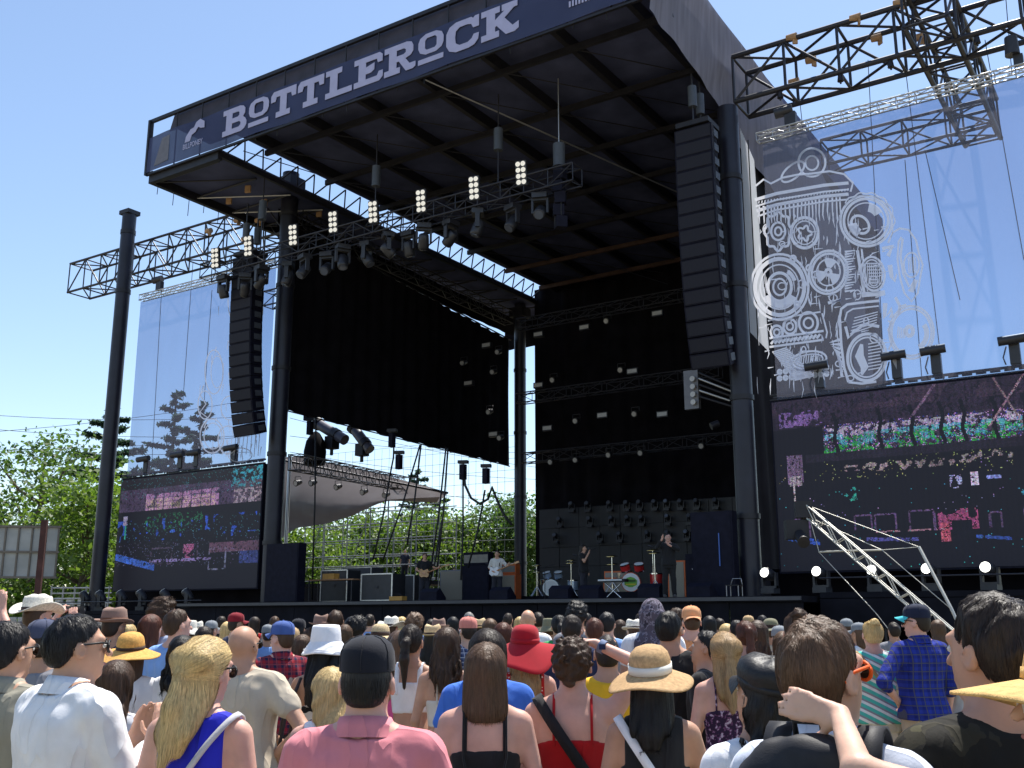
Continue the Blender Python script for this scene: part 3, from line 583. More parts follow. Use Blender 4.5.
def video_wall(x0, x1, z0, z1, y, left, lab):
    t = thing('video_wall', lab, 'video wall', ((x0 + x1) / 2, y, z0), 'video walls either side of the stage')
    nu, nv = (380, 210); I = screen_picture(nu, nv, 5 if left else 3, left) * .5
    xs = np.linspace(x0, x1, nu + 1); zs = np.linspace(z1, z0, nv + 1); V = np.array([(x, y, z) for z in zs for x in xs]) - WL[t]
    F = [(j * (nu + 1) + i, (j + 1) * (nu + 1) + i, (j + 1) * (nu + 1) + i + 1, j * (nu + 1) + i + 1) for j in range(nv) for i in range(nu)]
    me = bpy.data.meshes.new('picture'); me.from_pydata(V.tolist(), [], F); me.materials.append(SM)
    ca = me.color_attributes.new('pix', 'FLOAT_COLOR', 'CORNER'); c = np.ones((nu * nv, 4, 4)); c[:, :, :3] = I.reshape(-1, 1, 3); ca.data.foreach_set('color', c.ravel())
    link('picture', me, t)
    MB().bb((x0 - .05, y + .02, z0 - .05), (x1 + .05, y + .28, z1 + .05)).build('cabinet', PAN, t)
    for k in range(26): MB().box((x0 + (x1 - x0) * (k + .5) / 26, y + .05, z1 + .16), (.26, .06, .05)).build('hanging_bracket', TRU, t)
    MB().bb((x0 - .05, y + .0, z1 + .2), (x1 + .05, y + .12, z1 + .26)).build('hanging_bar', BLK, t)
    MB().bb((x0 - .05, y + .0, z1 + .06), (x1 + .05, y + .12, z1 + .1)).build('hanging_bar', BLK, t)
    return t
video_wall(-41.5, -32.2, 2.95, 7.98, 30.0, True, 'big dark video wall left of the stage showing purple band pictures')
video_wall(-10.35, -1.05, 3.05, 8.1, 30.0, False, 'big dark video wall right of the stage showing green and purple pictures')
# ================================================================== line arrays
def line_array(x, y, z0, z1, n, lab):
    t = thing('line_array', lab, 'line array', (x, y, z1), 'hanging line array speakers')
    H = (z1 - z0) / n; aim = R(0)
    for i in range(n):
        f = i / (n - 1); tilt = R(2 + 16 * f ** 2.4); zc = z1 - H * (i + .5); yc = y + .55 * f ** 3
        W, D = 1.25, .75
        prof = [(-W / 2, -D * .5), (W / 2, -D * .5), (W / 2 - .14, D * .5), (-W / 2 + .14, D * .5)]
        b = MB(); rot = Matrix.Rotation(tilt, 3, 'X'); h = H * .485
        v = [np.array(rot @ Vector((p[0], p[1], s * h))) + (x, yc, zc) for s in (-1, 1) for p in prof]
        b.add(v, [(3, 2, 1, 0), (4, 5, 6, 7), (0, 1, 5, 4), (1, 2, 6, 5), (2, 3, 7, 6), (3, 0, 4, 7)])
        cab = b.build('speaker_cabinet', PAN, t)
        for sg in (-1, 1):
            s_ = MB(); s_.box(np.array(rot @ Vector((sg * (W / 2 - .05), .02, 0))) + (x, yc, zc), (.05, .34, H * .5), rot=np.array(rot))
            s_.build('side_handle', mat('cab_handle', (.055, .06, .075), .5), cab)
        gr = MB(); gr.box(np.array(rot @ Vector((0, -D * .5 - .012, 0))) + (x, yc, zc), (W - .1, .02, H * .8), rot=np.array(rot)); gr.build('grille', mat('grille', (.009, .009, .018), .8, 0, .2, 30), cab)
    MB().bb((x - .55, y - .45, z1 + .04), (x + .55, y + .45, z1 + .2)).build('fly_bar', BLK, t)
    for dy in (-.3, .3): bar('chain', (x, y + dy, z1 + .2), (x, y + dy, 18.6), .03, TRU, t)
    for dy in (-.3, .3): MB().cyl((x, y + dy, z1 + .7), (x, y + dy, z1 + 1.4), .14, n=12).build('chain_motor', mat('motor', (.06, .07, .09), .5), t)
line_array(-31.45, 28.0, 8.95, 16.3, 16, 'curved black line array speaker hang beside the left front column')
line_array(-11.7, 28.4, 9.2, 16.75, 16, 'tall black line array speaker hang beside the right front column')
# ================================================================== lamps
HB = mat('lamp_body', (.025, .025, .032), .45, 0, .2, 6)
LENS = mat('lens_glass', (.10, .11, .14), .08, 0, 0, spec=1.0)
def head_meshes():
    b = MB(); b.bb((-.2, -.16, 0), (.2, .16, .14)); base = b.mesh('base', HB)
    y = MB(); y.bb((-.23, -.06, .14), (-.17, .06, .55)); y.bb((.17, -.06, .14), (.23, .06, .55)); y.bb((-.23, -.07, .14), (.23, .07, .2)); yoke = y.mesh('yoke', HB)
    h = MB(); prof = [(-.2, .10), (-.17, .14), (0, .155), (.16, .16), (.24, .15), (.25, .12)]
    h.loft([np.array([(r_ * math.cos(a), r_ * math.sin(a), z) for a in np.linspace(0, 2 * PI, 16, endpoint=False)]) for z, r_ in prof]); head = h.mesh('head', HB)
    le = MB().cyl((0, 0, .245), (0, 0, .262), .118, n=18).mesh('lens', LENS); global HM_pale; HM_pale = MB().cyl((0, 0, .245), (0, 0, .262), .122, n=18).mesh('lens', mat('pale_lens', (.85, .83, .78), .25, 0, 0))
    return base, yoke, head, le
HM = head_meshes()
LIT = emit('lit_lens', (1, .97, .9), 2.6)
HM_lit = MB().cyl((0, 0, .245), (0, 0, .268), .125, n=18).mesh('lens', LIT)
def moving_head(loc, lab, grp, tilt=0.4, pan=0.0, hang=False, lit=False, s=1.0, pale=False):
    t = thing('moving_head', lab, 'stage light', tuple(loc), grp, pan); t.scale = (s, s, s)
    if hang: t.rotation_euler = (PI, 0, pan)
    link('base', HM[0], t); link('yoke', HM[1], t)
    h = link('head', HM[2], t, (0, 0, .5)); h.rotation_euler = (tilt, 0, 0); link('lens', HM_lit if lit else (HM_pale if pale else HM[3]), h)
    return t
# spotlights on the wing decks
for i, (px, py) in enumerate(((767, 574), (819, 574), (874, 571), (929, 570), (988, 568))):
    p = at(px, py, 1, 28.9); moving_head((p[0], 29.1, 2.41), 'lit round spotlight under the right video wall, %s' % ORD[i], 'lit spotlights under the right video wall', R(78), R(-12), lit=True, s=1.05)
for i, px in enumerate((85, 101, 122, 142, 166, 188)):
    p = at(px, 602, 1, 28.9); moving_head((p[0], 28.9, 2.06), 'black moving head with pale lens under the left video wall, %s' % ORD[i], 'moving heads under the left video wall', R(-38), R(120), s=1.15, pale=True)
for i, px in enumerate((820, 898, 938, 1018)):
    p = at(px, 380, 1, 30.0)
    t = thing('screen_light', 'black floodlight on top of the right video wall, %s' % ORD[i], 'stage light', (p[0], 30.0, 8.38), 'floodlights on top of the right video wall')
    MB().bb((p[0] - .13, 29.9, 8.38), (p[0] + .13, 30.1, 8.95)).build('post', HB, t)
    b = MB(); b.cyl((p[0] - .36, 29.75, 9.0), (p[0] + .3, 29.85, 9.05), .13, n=12); b.build('lamp', HB, t)
    MB().tube([(p[0] - .2, 30, 8.9), (p[0] - .3, 30, 8.6), (p[0] - .25, 30, 8.4)], .02).build('cable', CABLE, t)
for i, px in enumerate((147, 181, 197, 234)):
    p = at(px, 462, 1, 30.0)
    t = thing('screen_light', 'black floodlight on top of the left video wall, %s' % ORD[i], 'stage light', (p[0], 30.0, 8.24), 'floodlights on top of the left video wall')
    MB().bb((p[0] - .13, 29.9, 8.24), (p[0] + .13, 30.1, 8.75)).build('post', HB, t)
    MB().cyl((p[0] - .36, 29.75, 8.8), (p[0] + .3, 29.85, 8.85), .13, n=12).build('lamp', HB, t)
o = thing('scrim_light', 'black lamp standing on the silver right scrim truss near the frame edge', 'stage light', (-2.6, 29.9, 16.9)); MB().bb((-2.75, 29.8, 16.9), (-2.5, 30, 17.2)).build('base', HB, o); MB().cyl((-2.75, 29.8, 17.2), (-2.75, 29.8, 17.75), .2, .17, n=12).build('lamp', HB, o)
o = thing('scrim_light', 'black lamp standing on the left end of right scrim truss', 'stage light', (-9.2, 29.9, 16.9)); MB().bb((-9.35, 29.8, 16.9), (-9.0, 30, 17.3)).build('base', HB, o); MB().cyl((-9.65, 29.8, 17.35), (-9.1, 29.9, 17.42), .16, n=12).build('lamp', HB, o)
o = thing('scrim_light', 'small lamp standing on the left scrim truss', 'stage light', (-39.7, 29.9, 16.9)); MB().bb((-39.9, 29.8, 16.9), (-39.55, 30, 17.3)).build('base', HB, o); MB().cyl((-40.1, 29.8, 17.4), (-39.6, 29.9, 17.45), .16, n=12).build('lamp', HB, o)
# front lighting truss with blinders and hanging heads
truss('lighting_truss', 'dark front lighting truss carrying pale blinder lamps under the roof', (-33.2, 27.2, 15.75), (-15.4, 27.2, 15.75), .6, .6, .95, TRU, .035, .02, 'dark lighting trusses under the roof')
for i, x in enumerate((-30, -24, -18.5)):
    o = thing('chain_hoist', 'black chain hoist above the front lighting truss, %s' % ORD[i], 'hoist', (x, 27.2, 16.1), 'chain hoists under the roof')
    bar('chain', (x, 27.2, 16.1), (x, 27.2, 19.5), .025, TRU, o); MB().cyl((x, 27.2, 17.4), (x, 27.2, 18.2), .16, n=12).build('motor', mat('motor', (.06, .07, .09), .5), o)
def blinder(p, lab):
    t = thing('blinder_light', lab, 'stage light', tuple(p), 'pale blinder lamps on the front lighting truss', YAW * .35)
    b = MB(); b.bb((-.19, 0, -.42), (.19, .12, .42)); hs = b.mesh('housing', HB); o = link('housing', hs, t); o.rotation_euler = (R(8), 0, 0)
    for i in range(2):
        for k in range(4):
            l_ = MB().cyl((-.09 + .18 * i, -.03, -.31 + .205 * k), (-.09 + .18 * i, 0, -.31 + .205 * k), .085, .07, n=14).mesh('lamp', BLM); link('lamp', l_, o)
BLM = mat('blinder_lens', (.85, .80, .70), .25, 0, .15, 30, spec=.6)
BLM.node_tree.nodes['Principled BSDF'].inputs['Emission Color'].default_value = (1, .9, .75, 1); BLM.node_tree.nodes['Principled BSDF'].inputs['Emission Strength'].default_value = .28
ordn = ('leftmost', 'second', 'third', 'fourth', 'fifth', 'sixth', 'seventh', 'rightmost')
for i, (px, py) in enumerate(((215, 258), (248, 246), (293, 235), (333, 222), (373, 212), (421, 201), (474, 188), (521, 173))):
    blinder(at(px, py, 1, 26.8), 'pale eight lamp blinder, %s along the front lighting truss' % (ordn[i] if i in (0, 7) else ordn[i] + ' from the left'))
for i, px in enumerate((224, 240, 262, 283, 305, 322, 343, 362, 388, 404, 424, 446, 478, 508, 540)):
    p = at(px, 280 - (px - 215) * .275, 1, 27.2); moving_head((p[0], 27.2 + .3 * (i % 2), 15.4), 'hanging black moving head under the front lighting truss, %s' % ORD[i], 'moving heads hanging under the front truss', R(20 + 15 * (i % 3)), i * .7, True, s=1.25)
# rear trusses with lamps, mostly lost in the dark
PARL = mat('par_lens', (.50, .48, .46), .3, 0, .1, 20, spec=.6)
def spot(p, lab, grp, wide=False):
    t = thing('strobe_light' if wide else 'par_light', lab, 'stage light', tuple(p), grp)
    if wide:
        MB().bb((p[0] - .28, p[1], p[2] - .14), (p[0] + .28, p[1] + .2, p[2] + .14)).build('housing', HB, t); MB().bb((p[0] - .24, p[1] - .012, p[2] - .09), (p[0] + .24, p[1] - .002, p[2] + .09)).build('lens', PARL, t)
    else:
        MB().cyl((p[0], p[1] + .35, p[2] + .12), (p[0], p[1], p[2]), .11, .16, n=14).build('can', HB, t); MB().cyl((p[0], p[1] - .004, p[2] - .003), (p[0], p[1] - .02, p[2] - .008), .115, n=14).build('lens', PARL, t)
        MB().tube([(p[0] - .2, p[1] + .15, p[2] + .05), (p[0] - .2, p[1] + .15, p[2] + .35), (p[0] + .2, p[1] + .15, p[2] + .35), (p[0] + .2, p[1] + .15, p[2] + .05)], .02).build('yoke', HB, t)
rows = ((43.0, (535, 330), (690, 300), 'high'), (43.0, (535, 402), (690, 385), 'middle'), (44.5, (540, 463), (715, 448), 'low'))
for Y, a, b, nm in rows:
    A = at(*a, 1, Y); B = at(*b, 1, Y); A[2] = B[2] = (A[2] + B[2]) / 2
    truss('lighting_truss', 'dark %s rear lighting truss in front of the back wall' % nm, A + (-1, 0, .35), B + (1.5, 0, .35), .5, .5, 1.0, TRU, .03, .018, 'dark lighting trusses under the roof', split=False)
for px, py, wd in ((538, 334, 1), (584, 327, 1), (606, 321, 0), (657, 313, 1), (552, 380, 0), (538, 385, 1), (620, 370, 0), (632, 371, 1), (602, 415, 1), (575, 421, 0), (634, 414, 0), (662, 414, 1), (547, 428, 1), (497, 352, 0), (451, 366, 0), (462, 363, 0), (486, 345, 1), (468, 383, 1), (492, 372, 0), (499, 438, 0), (488, 412, 0), (493, 434, 1)):
    spot(at(px, py, 1, 42.6), 'small pale %s glinting in the dark of the stage' % ('strobe panel' if wd else 'par can lamp'), 'strobe panels in the dark stage' if wd else 'par cans in the dark stage', wd)
for i, (px, py) in enumerate(((550, 462), (575, 460), (608, 455), (640, 453), (701, 446))):
    spot(at(px, py, 1, 44.1), 'par can with pale face on the low rear truss, %s' % ORD[i], 'par cans along the low rear truss')
for r_, (y0, xs) in enumerate(((512, (572, 588, 610, 627, 640, 655, 667, 681, 697, 716)), (527, (560, 590, 612, 628, 642, 668, 690)), (543, (556, 600, 620, 648, 668, 687)))):
    for i, px in enumerate(xs): moving_head(at(px, y0 + (px - 600) * -.02, 1, 46.6), 'unlit black moving head, %s in the %s row on the backdrop' % (ORD[i], ('top', 'middle', 'bottom')[r_]), 'moving heads on the LED backdrop', R(70), 0, s=.8)
# hanging cluster of motors and side fill by the roof middle
o = thing('hanging_cable_stack', 'dark hanging hoist stack under the roof, right of the blinder row', 'hoist', (-16.2, 27.4, 14.4))
bar('chain', (-16.2, 27.4, 17), (-16.2, 27.4, 19.5), .02, ALU, o); MB().cyl((-16.2, 27.4, 16.3), (-16.2, 27.4, 17.1), .2, n=12).build('motor', mat('motor', (.06, .07, .09), .5), o)
for k in range(5): MB().box((-16.2 + .04 * (-1) ** k, 27.4, 16.0 - .42 * k), (.36, .34, .38), rz=.2 * k).build('speaker_box', PAN, o)
for k in (-.12, .12): bar('cable', (-16.2 + k, 27.3, 14.2), (-16.2 + k, 27.3, 16.5), .02, CABLE, o)
# bright lamp bar near the right column
o = thing('lamp_tower', 'aluminium lamp bracket with white lens strip left of right column', 'stage light', (-12.9, 31, 8.6))
for k in range(4): MB().cyl((-13.25, 30.9, 8.6 + .26 * k), (-13.25, 30.8, 8.6 + .26 * k), .09, n=12).build('lens', PARL, o)
MB().bb((-13.6, 30.92, 8.4), (-13.1, 31.1, 9.7)).build('housing', mat('housing_grey', (.16, .16, .18), .5), o)
for k in range(5): bar('rod', (-13.1, 31, 9.6 - .2 * k), (-11.6, 31.3, 8.8 - .15 * k), .04, ALU if k % 2 else TRU, o)
MB().cyl((-12.6, 30.65, 7.7), (-12.4, 30.8, 7.8), .12, n=14).build('lamp', TRU, o)
# ================================================================== gear on the stage
GRY_ = mat('chair_grey', (.3, .3, .32), .4, .5)
ORG = mat('orange_tolex', (.62, .13, .03), .6, 0, .1, 6, bump=.2, bscale=90)
GRL = mat('amp_grille', (.30, .26, .20), .9, 0, .2, 60); CHR = mat('chrome', (.7, .7, .72), .15, 1, .05, 8); WHT = mat('drum_skin', (.82, .82, .8), .6, 0, .04, 5)
def gear_at(px, Y): p = at(px, 600, 1, Y); return p[0], Y
def amp(px, Y, w_, h, m, lab, name='guitar_amp', z=ZD, head=True, gr=GRL):
    x, y = gear_at(px, Y); t = thing(name, lab, 'amplifier', (x, y, z))
    MB().bb((x - w_ / 2, y - .2, z), (x + w_ / 2, y + .2, z + h * (.74 if head else 1))).build('cabinet', m, t)
    MB().bb((x - w_ / 2 + .05, y - .215, z + .05), (x + w_ / 2 - .05, y - .203, z + h * (.74 if head else 1) - .05)).build('grille', gr, t)
    if head:
        MB().bb((x - w_ / 2 + .02, y - .16, z + h * .75), (x + w_ / 2 - .02, y + .16, z + h)).build('head', m, t); MB().bb((x - w_ / 2 + .06, y - .175, z + h * .79), (x + w_ / 2 - .06, y - .163, z + h * .95)).build('control_panel', mat('panel_face', (.22, .2, .17), .5), t)
    for sx in (-1, 1): MB().cyl((x + sx * w_ * .4, y, z - .0), (x + sx * w_ * .4, y, z + .02), .03).build('foot', BLK, t)
    return t
amp(510, 35, .8, 1.55, ORG, 'orange guitar amp beside the performer in white')
amp(619, 33.0, 1.0, 1.05, ORG, 'wide orange amp left of the red drum kit', head=True)
amp(680, 31.5, .62, 1.25, ORG, 'tall orange speaker cabinet right of the singer in black', head=False)
amp(478, 33.5, 1.25, 1.95, PAN, 'big black bass stack on the left of the stage', gr=PAN)
amp(455, 34.5, 1.25, 1.35, mat('grey_tolex', (.2, .2, .22), .6), 'grey guitar combo on a stand at the left', head=False)
amp(717, 29.0, 1.3, 2.5, PAN, 'tall dark side fill speaker stack right of the band', 'side_fill', gr=PAN, head=False)
amp(284, 28.5, 1.7, 2.2, PAN, 'tall dark side fill speaker stack at the stage left end', 'side_fill', gr=PAN, head=False)
def drum(t, c, ax, r, d, m, name='drum', head=WHT):
    c = np.array(c, float); ax = np.array(ax, float); ax /= np.linalg.norm(ax)
    o = MB().cyl(c - ax * d / 2, c + ax * d / 2, r, n=24).build(name, m, t)
    MB().cyl(c + ax * (d / 2 + .002), c + ax * (d / 2 + .012), r * .93, n=24).build('drum_head', head, o)
    for s in (-1, 1): MB().cyl(c + ax * s * (d / 2 - .02), c + ax * s * (d / 2 + .02), r + .015, n=24, caps=False).build('hoop', CHR if name != 'bass_drum' else m, o)
    return o
def drum_kit(px, Y, shell, lab, emblem):
    x, y = gear_at(px, Y); z = ZD + .3; t = thing('drum_kit', lab, 'drum kit', (x, y, ZD))
    MB().bb((x - 1.3, y - .9, ZD), (x + 1.3, y + 1.2, ZD + .3)).build('riser', DECK, t)
    f = np.array([.35, -1, 0])
    o = drum(t, (x, y, z + .33), f, .33, .42, shell, 'bass_drum')
    if emblem:
        fn = f / np.linalg.norm(f); u = np.cross(fn, (0, 0, 1)); c = np.array((x, y, z + .33)) + fn * .2235
        sh = MB(); P = [c + fn * .004 + u * a * .3 + np.array((0, 0, b * .3)) for a, b in ((-.7, -.3), (-.75, .2), (-.4, .5), (0, .62), (.4, .5), (.75, .2), (.7, -.3), (.2, -.55), (-.2, -.55))]
        sh.add(P, [tuple(range(9))]); sh.build('emblem', mat('emblem_green', (.18, .45, .06), .6), o)
        for k, (zz, hh) in enumerate(((.05, .07), (-.07, .05))):
            b = MB(); a0 = c + fn * .009
            b.add([a0 + u * s * .17 + np.array((0, 0, zz + q * hh / 2)) for s, q in ((-1, -1), (1, -1), (1, 1), (-1, 1))], [(0, 1, 2, 3)]); b.build('emblem_band', mat('emblem_dark', (.05, .12, .02), .6) if k == 0 else mat('emblem_yellow', (.7, .6, .05), .6), o)
    drum(t, (x - .28, y + .1, z + .85), (-.1, -.4, 1), .17, .22, shell, 'tom'); drum(t, (x + .25, y + .1, z + .85), (.1, -.4, 1), .17, .22, shell, 'tom')
    drum(t, (x + .75, y + .4, z + .42), (0, 0, 1), .22, .4, shell, 'floor_tom'); drum(t, (x - .65, y + .5, z + .6), (0, -.1, 1), .19, .15, CHR, 'snare_drum')
    for sx, sy, hz in ((-.85, .2, 1.25), (.85, .1, 1.3), (.45, .8, 1.45), (-1.05, .6, 1.0)):
        c = MB(); c.cyl((x + sx, y + sy, z), (x + sx, y + sy, z + hz), .02, n=6)
        for a in (0, 2.1, 4.2): c.cyl((x + sx, y + sy, z + .4), (x + sx + .28 * math.cos(a), y + sy + .28 * math.sin(a), z), .015, n=5)
        c.build('cymbal_stand', CHR, t)
        cy = MB(); cy.loft([np.array([(x + sx + r_ * math.cos(a), y + sy + r_ * math.sin(a) * .95, z + hz + h_ + .12 * r_ * math.sin(a)) for a in np.linspace(0, 2 * PI, 24, endpoint=False)]) for r_, h_ in ((.24, 0), (.1, .03), (.04, .05), (.01, .055))]); cy.build('cymbal', mat('brass', (.6, .45, .18), .25, 1), t)
drum_kit(632, 32.5, mat('red_shell', (.55, .03, .03), .25, 0, .1, 4, coat=.5), 'red drum kit with green emblem on its white bass drum', True)
drum_kit(552, 36.5, mat('silver_shell', (.45, .55, .68), .2, .4, .1, 4), 'silver blue drum kit left of the singer', False)
# tables, keys and cases
x, y = gear_at(622, 32.2); t = thing('keyboard_rig', 'keyboard stand with small boxes in front of the orange amp', 'keyboard', (x, y, ZD))
MB().bb((x - .55, y - .75, ZD + .62), (x + .5, y - .45, ZD + .72)).build('keyboard', BLK, t); MB().bb((x - .5, y - .77, ZD + .66), (x + .4, y - .752, ZD + .71)).build('keys', WHT, t)
for s in (-1, 1): bar('stand_leg', (x + s * .4, y - .6, ZD), (x - s * .35, y - .6, ZD + .62), .025, CHR, t)
ROAD = mat('road_case', (.03, .03, .035), .5, 0, .2, 4)
def case(px, Y, w_, h, d, lab, z=ZD, m=ROAD):
    x, y = gear_at(px, Y); t = thing('road_case', lab, 'road case', (x, y, z), 'road cases stacked at stage left')
    MB().bb((x - w_ / 2 + .01, y - d / 2 + .01, z + .08), (x + w_ / 2 - .01, y + d / 2 - .01, z + h)).build('box', m, t)
    fr = MB()
    for sx in (-1, 1):
        fr.bb((x + sx * w_ / 2 - .025, y - d / 2 - .008, z + .07), (x + sx * w_ / 2 + .025, y - d / 2 + .03, z + h + .01))
    for zz in (z + .08, z + h): fr.bb((x - w_ / 2 + .026, y - d / 2 - .006, zz - .022), (x + w_ / 2 - .026, y - d / 2 + .03, zz + .022))
    fr.build('edge_frame', ALU, t); MB().bb((x - .08, y - d / 2 - .02, z + h * .5), (x + .08, y - d / 2 - .005, z + h * .5 + .1)).build('handle', TRU, t)
    for sx in (-1, 1): MB().cyl((x + sx * w_ * .35, y - .03, z + .04), (x + sx * w_ * .35, y + .03, z + .04), .04, n=10).build('caster', BLK, t)
case(383, 30.5, 1.5, 1.05, .8, 'silver edged black road case at the left of the stage'); case(340, 31.5, 1.4, 1.3, .8, 'black road case behind the side fill stack at stage left'); case(362, 33.5, 1.6, 1.5, .8, 'taller black road case further back at stage left', m=mat('case_grey', (.06, .06, .07), .6)); case(408, 33, 1.2, 1.1, .8, 'small road case beside the bass player')
x, y = gear_at(334, 30.2); t = thing('equipment_table', 'low table with orange tools at stage left', 'table', (x, y, ZD)); MB().bb((x - 1.2, y - .3, ZD + .85), (x + 1.2, y + .3, ZD + .9)).build('table_top', mat('ply', (.38, .2, .1), .7), t)
for sx in (-1, 1):
    for sy in (-1, 1): bar('leg', (x + sx * 1.1, y + sy * .25, ZD), (x + sx * 1.1, y + sy * .25, ZD + .85), .025, TRU, t)
for px, lab in ((330, 'orange cable box on the stage left table'), (398, 'small orange toolbox by the road case')):
    x, y = gear_at(px, 30.2); o = thing('toolbox', lab, 'toolbox', (x, y, ZD + .9 if px < 350 else ZD)); MB().bb((x - .3, y - .15, WL[o][2]), (x + .3, y + .15, WL[o][2] + .22)).build('box', mat('ochre', (.55, .28, .06), .6), o); MB().tube([(x - .15, y, WL[o][2] + .22), (x - .15, y, WL[o][2] + .3), (x + .15, y, WL[o][2] + .3), (x + .15, y, WL[o][2] + .22)], .015).build('handle', BLK, o)
for k, (px, Y) in enumerate(((430, 28.3), (500, 28.3), (560, 28.0), (590, 28.1), (650, 27.9), (700, 28.0))):
    x, y = gear_at(px, Y); t = thing('floor_monitor', 'black wedge floor monitor at the stage edge, %s' % ORD[k], 'monitor speaker', (x, y, ZD), 'wedge monitors along the stage edge')
    MB().prism([(y - .1, ZD), (y + .42, ZD), (y + .42, ZD + .12), (y + .1, ZD + .42), (y - .1, ZD + .3)], x - .35, x + .35, 'x').build('cabinet', PAN, t); MB().prism([(y + .40, ZD + .16), (y + .412, ZD + .172), (y + .13, ZD + .415), (y + .12, ZD + .40)], x - .31, x + .31, 'x').build('grille', GRL, t)
for k, (px, Y, h) in enumerate(((425, 31, 1.5), (497, 32, 1.45), (545, 34, 1.3), (586, 30.5, 1.55), (664, 28.6, 1.6))):
    x, y = gear_at(px, Y); t = thing('microphone_stand', 'thin black microphone stand on the stage deck, %s' % ORD[k], 'microphone stand', (x, y, ZD), 'microphone stands on stage')
    MB().cyl((x, y, ZD), (x, y, ZD + .03), .14, n=14).build('base', BLK, t); bar('pole', (x, y, ZD + .03), (x, y, ZD + h), .014, BLK, t); bar('boom', (x + .3, y + .2, ZD + h + .15), (x - .25, y - .15, ZD + h - .08), .011, BLK, t); MB().cyl((x - .25, y - .15, ZD + h - .08), (x - .38, y - .2, ZD + h - .05), .02, .03).build('microphone', TRU, t)
x, y = gear_at(701, 29); t = thing('indicator_lamps', 'pair of small pale lamps on a dark rack beside the singer', 'lamp', (x, y, ZD)); MB().bb((x - .45, y, ZD), (x + .45, y + .6, ZD + 1.3)).build('rack', PAN, t)
for s in (-1, 1): MB().cyl((x + s * .13, y, ZD + .85), (x + s * .13, y - .03, ZD + .85), .1, n=14).build('lamp', emit('pale_lamp', (.75, .85, 1), .5), t)
_b = at(720, 566, 1, 28.76); bar('tube_light', _b, _b + (0, 0, .95), .02, mat('blue_tube', (.02, .10, .40), .3), thing('blue_tube', 'thin blue vertical strip on the dark side fill stack', 'light tube', tuple(_b)))
_c = at(727, 600, 1, 27.5)[0]
t = thing('stage_chair', 'small white framed chair at the right stage edge', 'chair', (_c, 27.6, ZD))
for dx in (0, .34):
    for dy in (0, .3): bar('leg', (_c + dx, 27.5 + dy, ZD), (_c + dx, 27.5 + dy, ZD + .3), .014, GRY_, t)
MB().bb((_c - .03, 27.47, ZD + .3), (_c + .37, 27.83, ZD + .32)).build('seat', BLK, t); MB().tube([(_c, 27.82, ZD + .32), (_c + .05, 27.86, ZD + .5), (_c + .29, 27.86, ZD + .5), (_c + .34, 27.82, ZD + .32)], .014).build('backrest', GRY_, t)
# cables and sticks hanging in the left opening
CB = (((316, 410), (305, 460)), ((427, 430), (377, 560)), ((447, 445), (432, 560)), ((414, 520), (445, 440)))
HG = 'dark cables hanging in the left stage opening'
for a, b in (((316, 412), (312, 600)), ((420, 445), (383, 560)), ((446, 447), (430, 575)), ((448, 448), (436, 580)), ((463, 475), (461, 580)), ((394, 442), (391, 470)), ((391, 470), (373, 560)), ((421, 445), (407, 545)), ((442, 520), (428, 590)), ((485, 490), (468, 568))):
    p, q = at(*a, 1, 32.5 + RNG.random()), at(*b, 1, 32.2); m_ = (p + q) / 2 + (0.05, 0, -.1)
    o = MB().tube([p, m_, q], .035).build('hanging_cable', CABLE); prop(o, 'dark cable hanging down through the left stage opening', 'cable', HG)
P = [at(*q, 1, 33) for q in ((464, 470), (465, 485), (471, 498), (480, 504), (488, 499), (492, 487), (497, 500), (504, 515), (512, 525))]
prop(MB().tube(P, .05).build('looping_cable', CABLE), 'thick black cable hanging in a loop below the side drape', 'cable')
for k, (px, py) in enumerate(((307, 414), (310, 428), (392, 440), (399, 462), (463, 472), (486, 476))):
    p = at(px, py, 1, 33); o = thing('hanging_speaker', 'small black box hanging in the left stage opening, %s' % ORD[k], 'speaker', tuple(p), 'small boxes hanging in the left opening')
    MB().box(p, (.22, .22, .6)).build('box', PAN, o); MB().box(p + (0, 0, .4), (.4, .25, .12), rz=.4).build('bracket', BLK, o)
# follow spots on their own truss above the side stage
truss('spot_truss', 'small box truss with big follow spots above the side canopy', at(294, 462, 1, 33), at(404, 484, 1, 44), .6, .7, .7, TRU, .03, .018)
for k, (px, py, px2, py2, Y) in enumerate(((320, 425, 345, 440, 36), (355, 430, 370, 450, 38))):
    a, b = at(px, py, 1, Y), at(px2, py2, 1, Y); m_ = (a + b) / 2; d = (b - a) / np.linalg.norm(b - a)
    t = thing('follow_spot', ('long grey follow spot pointing up left on the small truss', 'shorter grey follow spot pointing down right on the small truss')[k], 'stage light', tuple(m_ - (0, 0, 1)))
    MB().cyl(a, b, .26, n=16).build('barrel', mat('spot_grey', (.10, .10, .13), .4), t); MB().cyl(a - d * .25, a, .34, .3, n=16).build('lens_hood', BLK, t); MB().cyl(m_ + d * .1, m_ + d * .4, .3, n=16).build('housing', HB, t)
    MB().cyl(m_ - (0, 0, 1.1), m_ - (0, 0, .1), .08, n=8).build('stand', BLK, t); MB().box(m_ - (0, 0, .5), (.5, .5, .6)).build('ballast', BLK, t)
p = at(315, 452, 1, 35.5); t = thing('spot_operator_seat', 'dark covered chair on the small truss beside the follow spots', 'chair', tuple(p))
b = MB(); b.loft([np.array([(p[0] + r_ * math.cos(a), p[1] + r_ * math.sin(a), p[2] + z) for a in np.linspace(0, 2 * PI, 12, endpoint=False)]) for z, r_ in ((-.6, .5), (0, .55), (.5, .45), (.9, .2), (1.0, .05))]); b.build('cover', DRP, t)
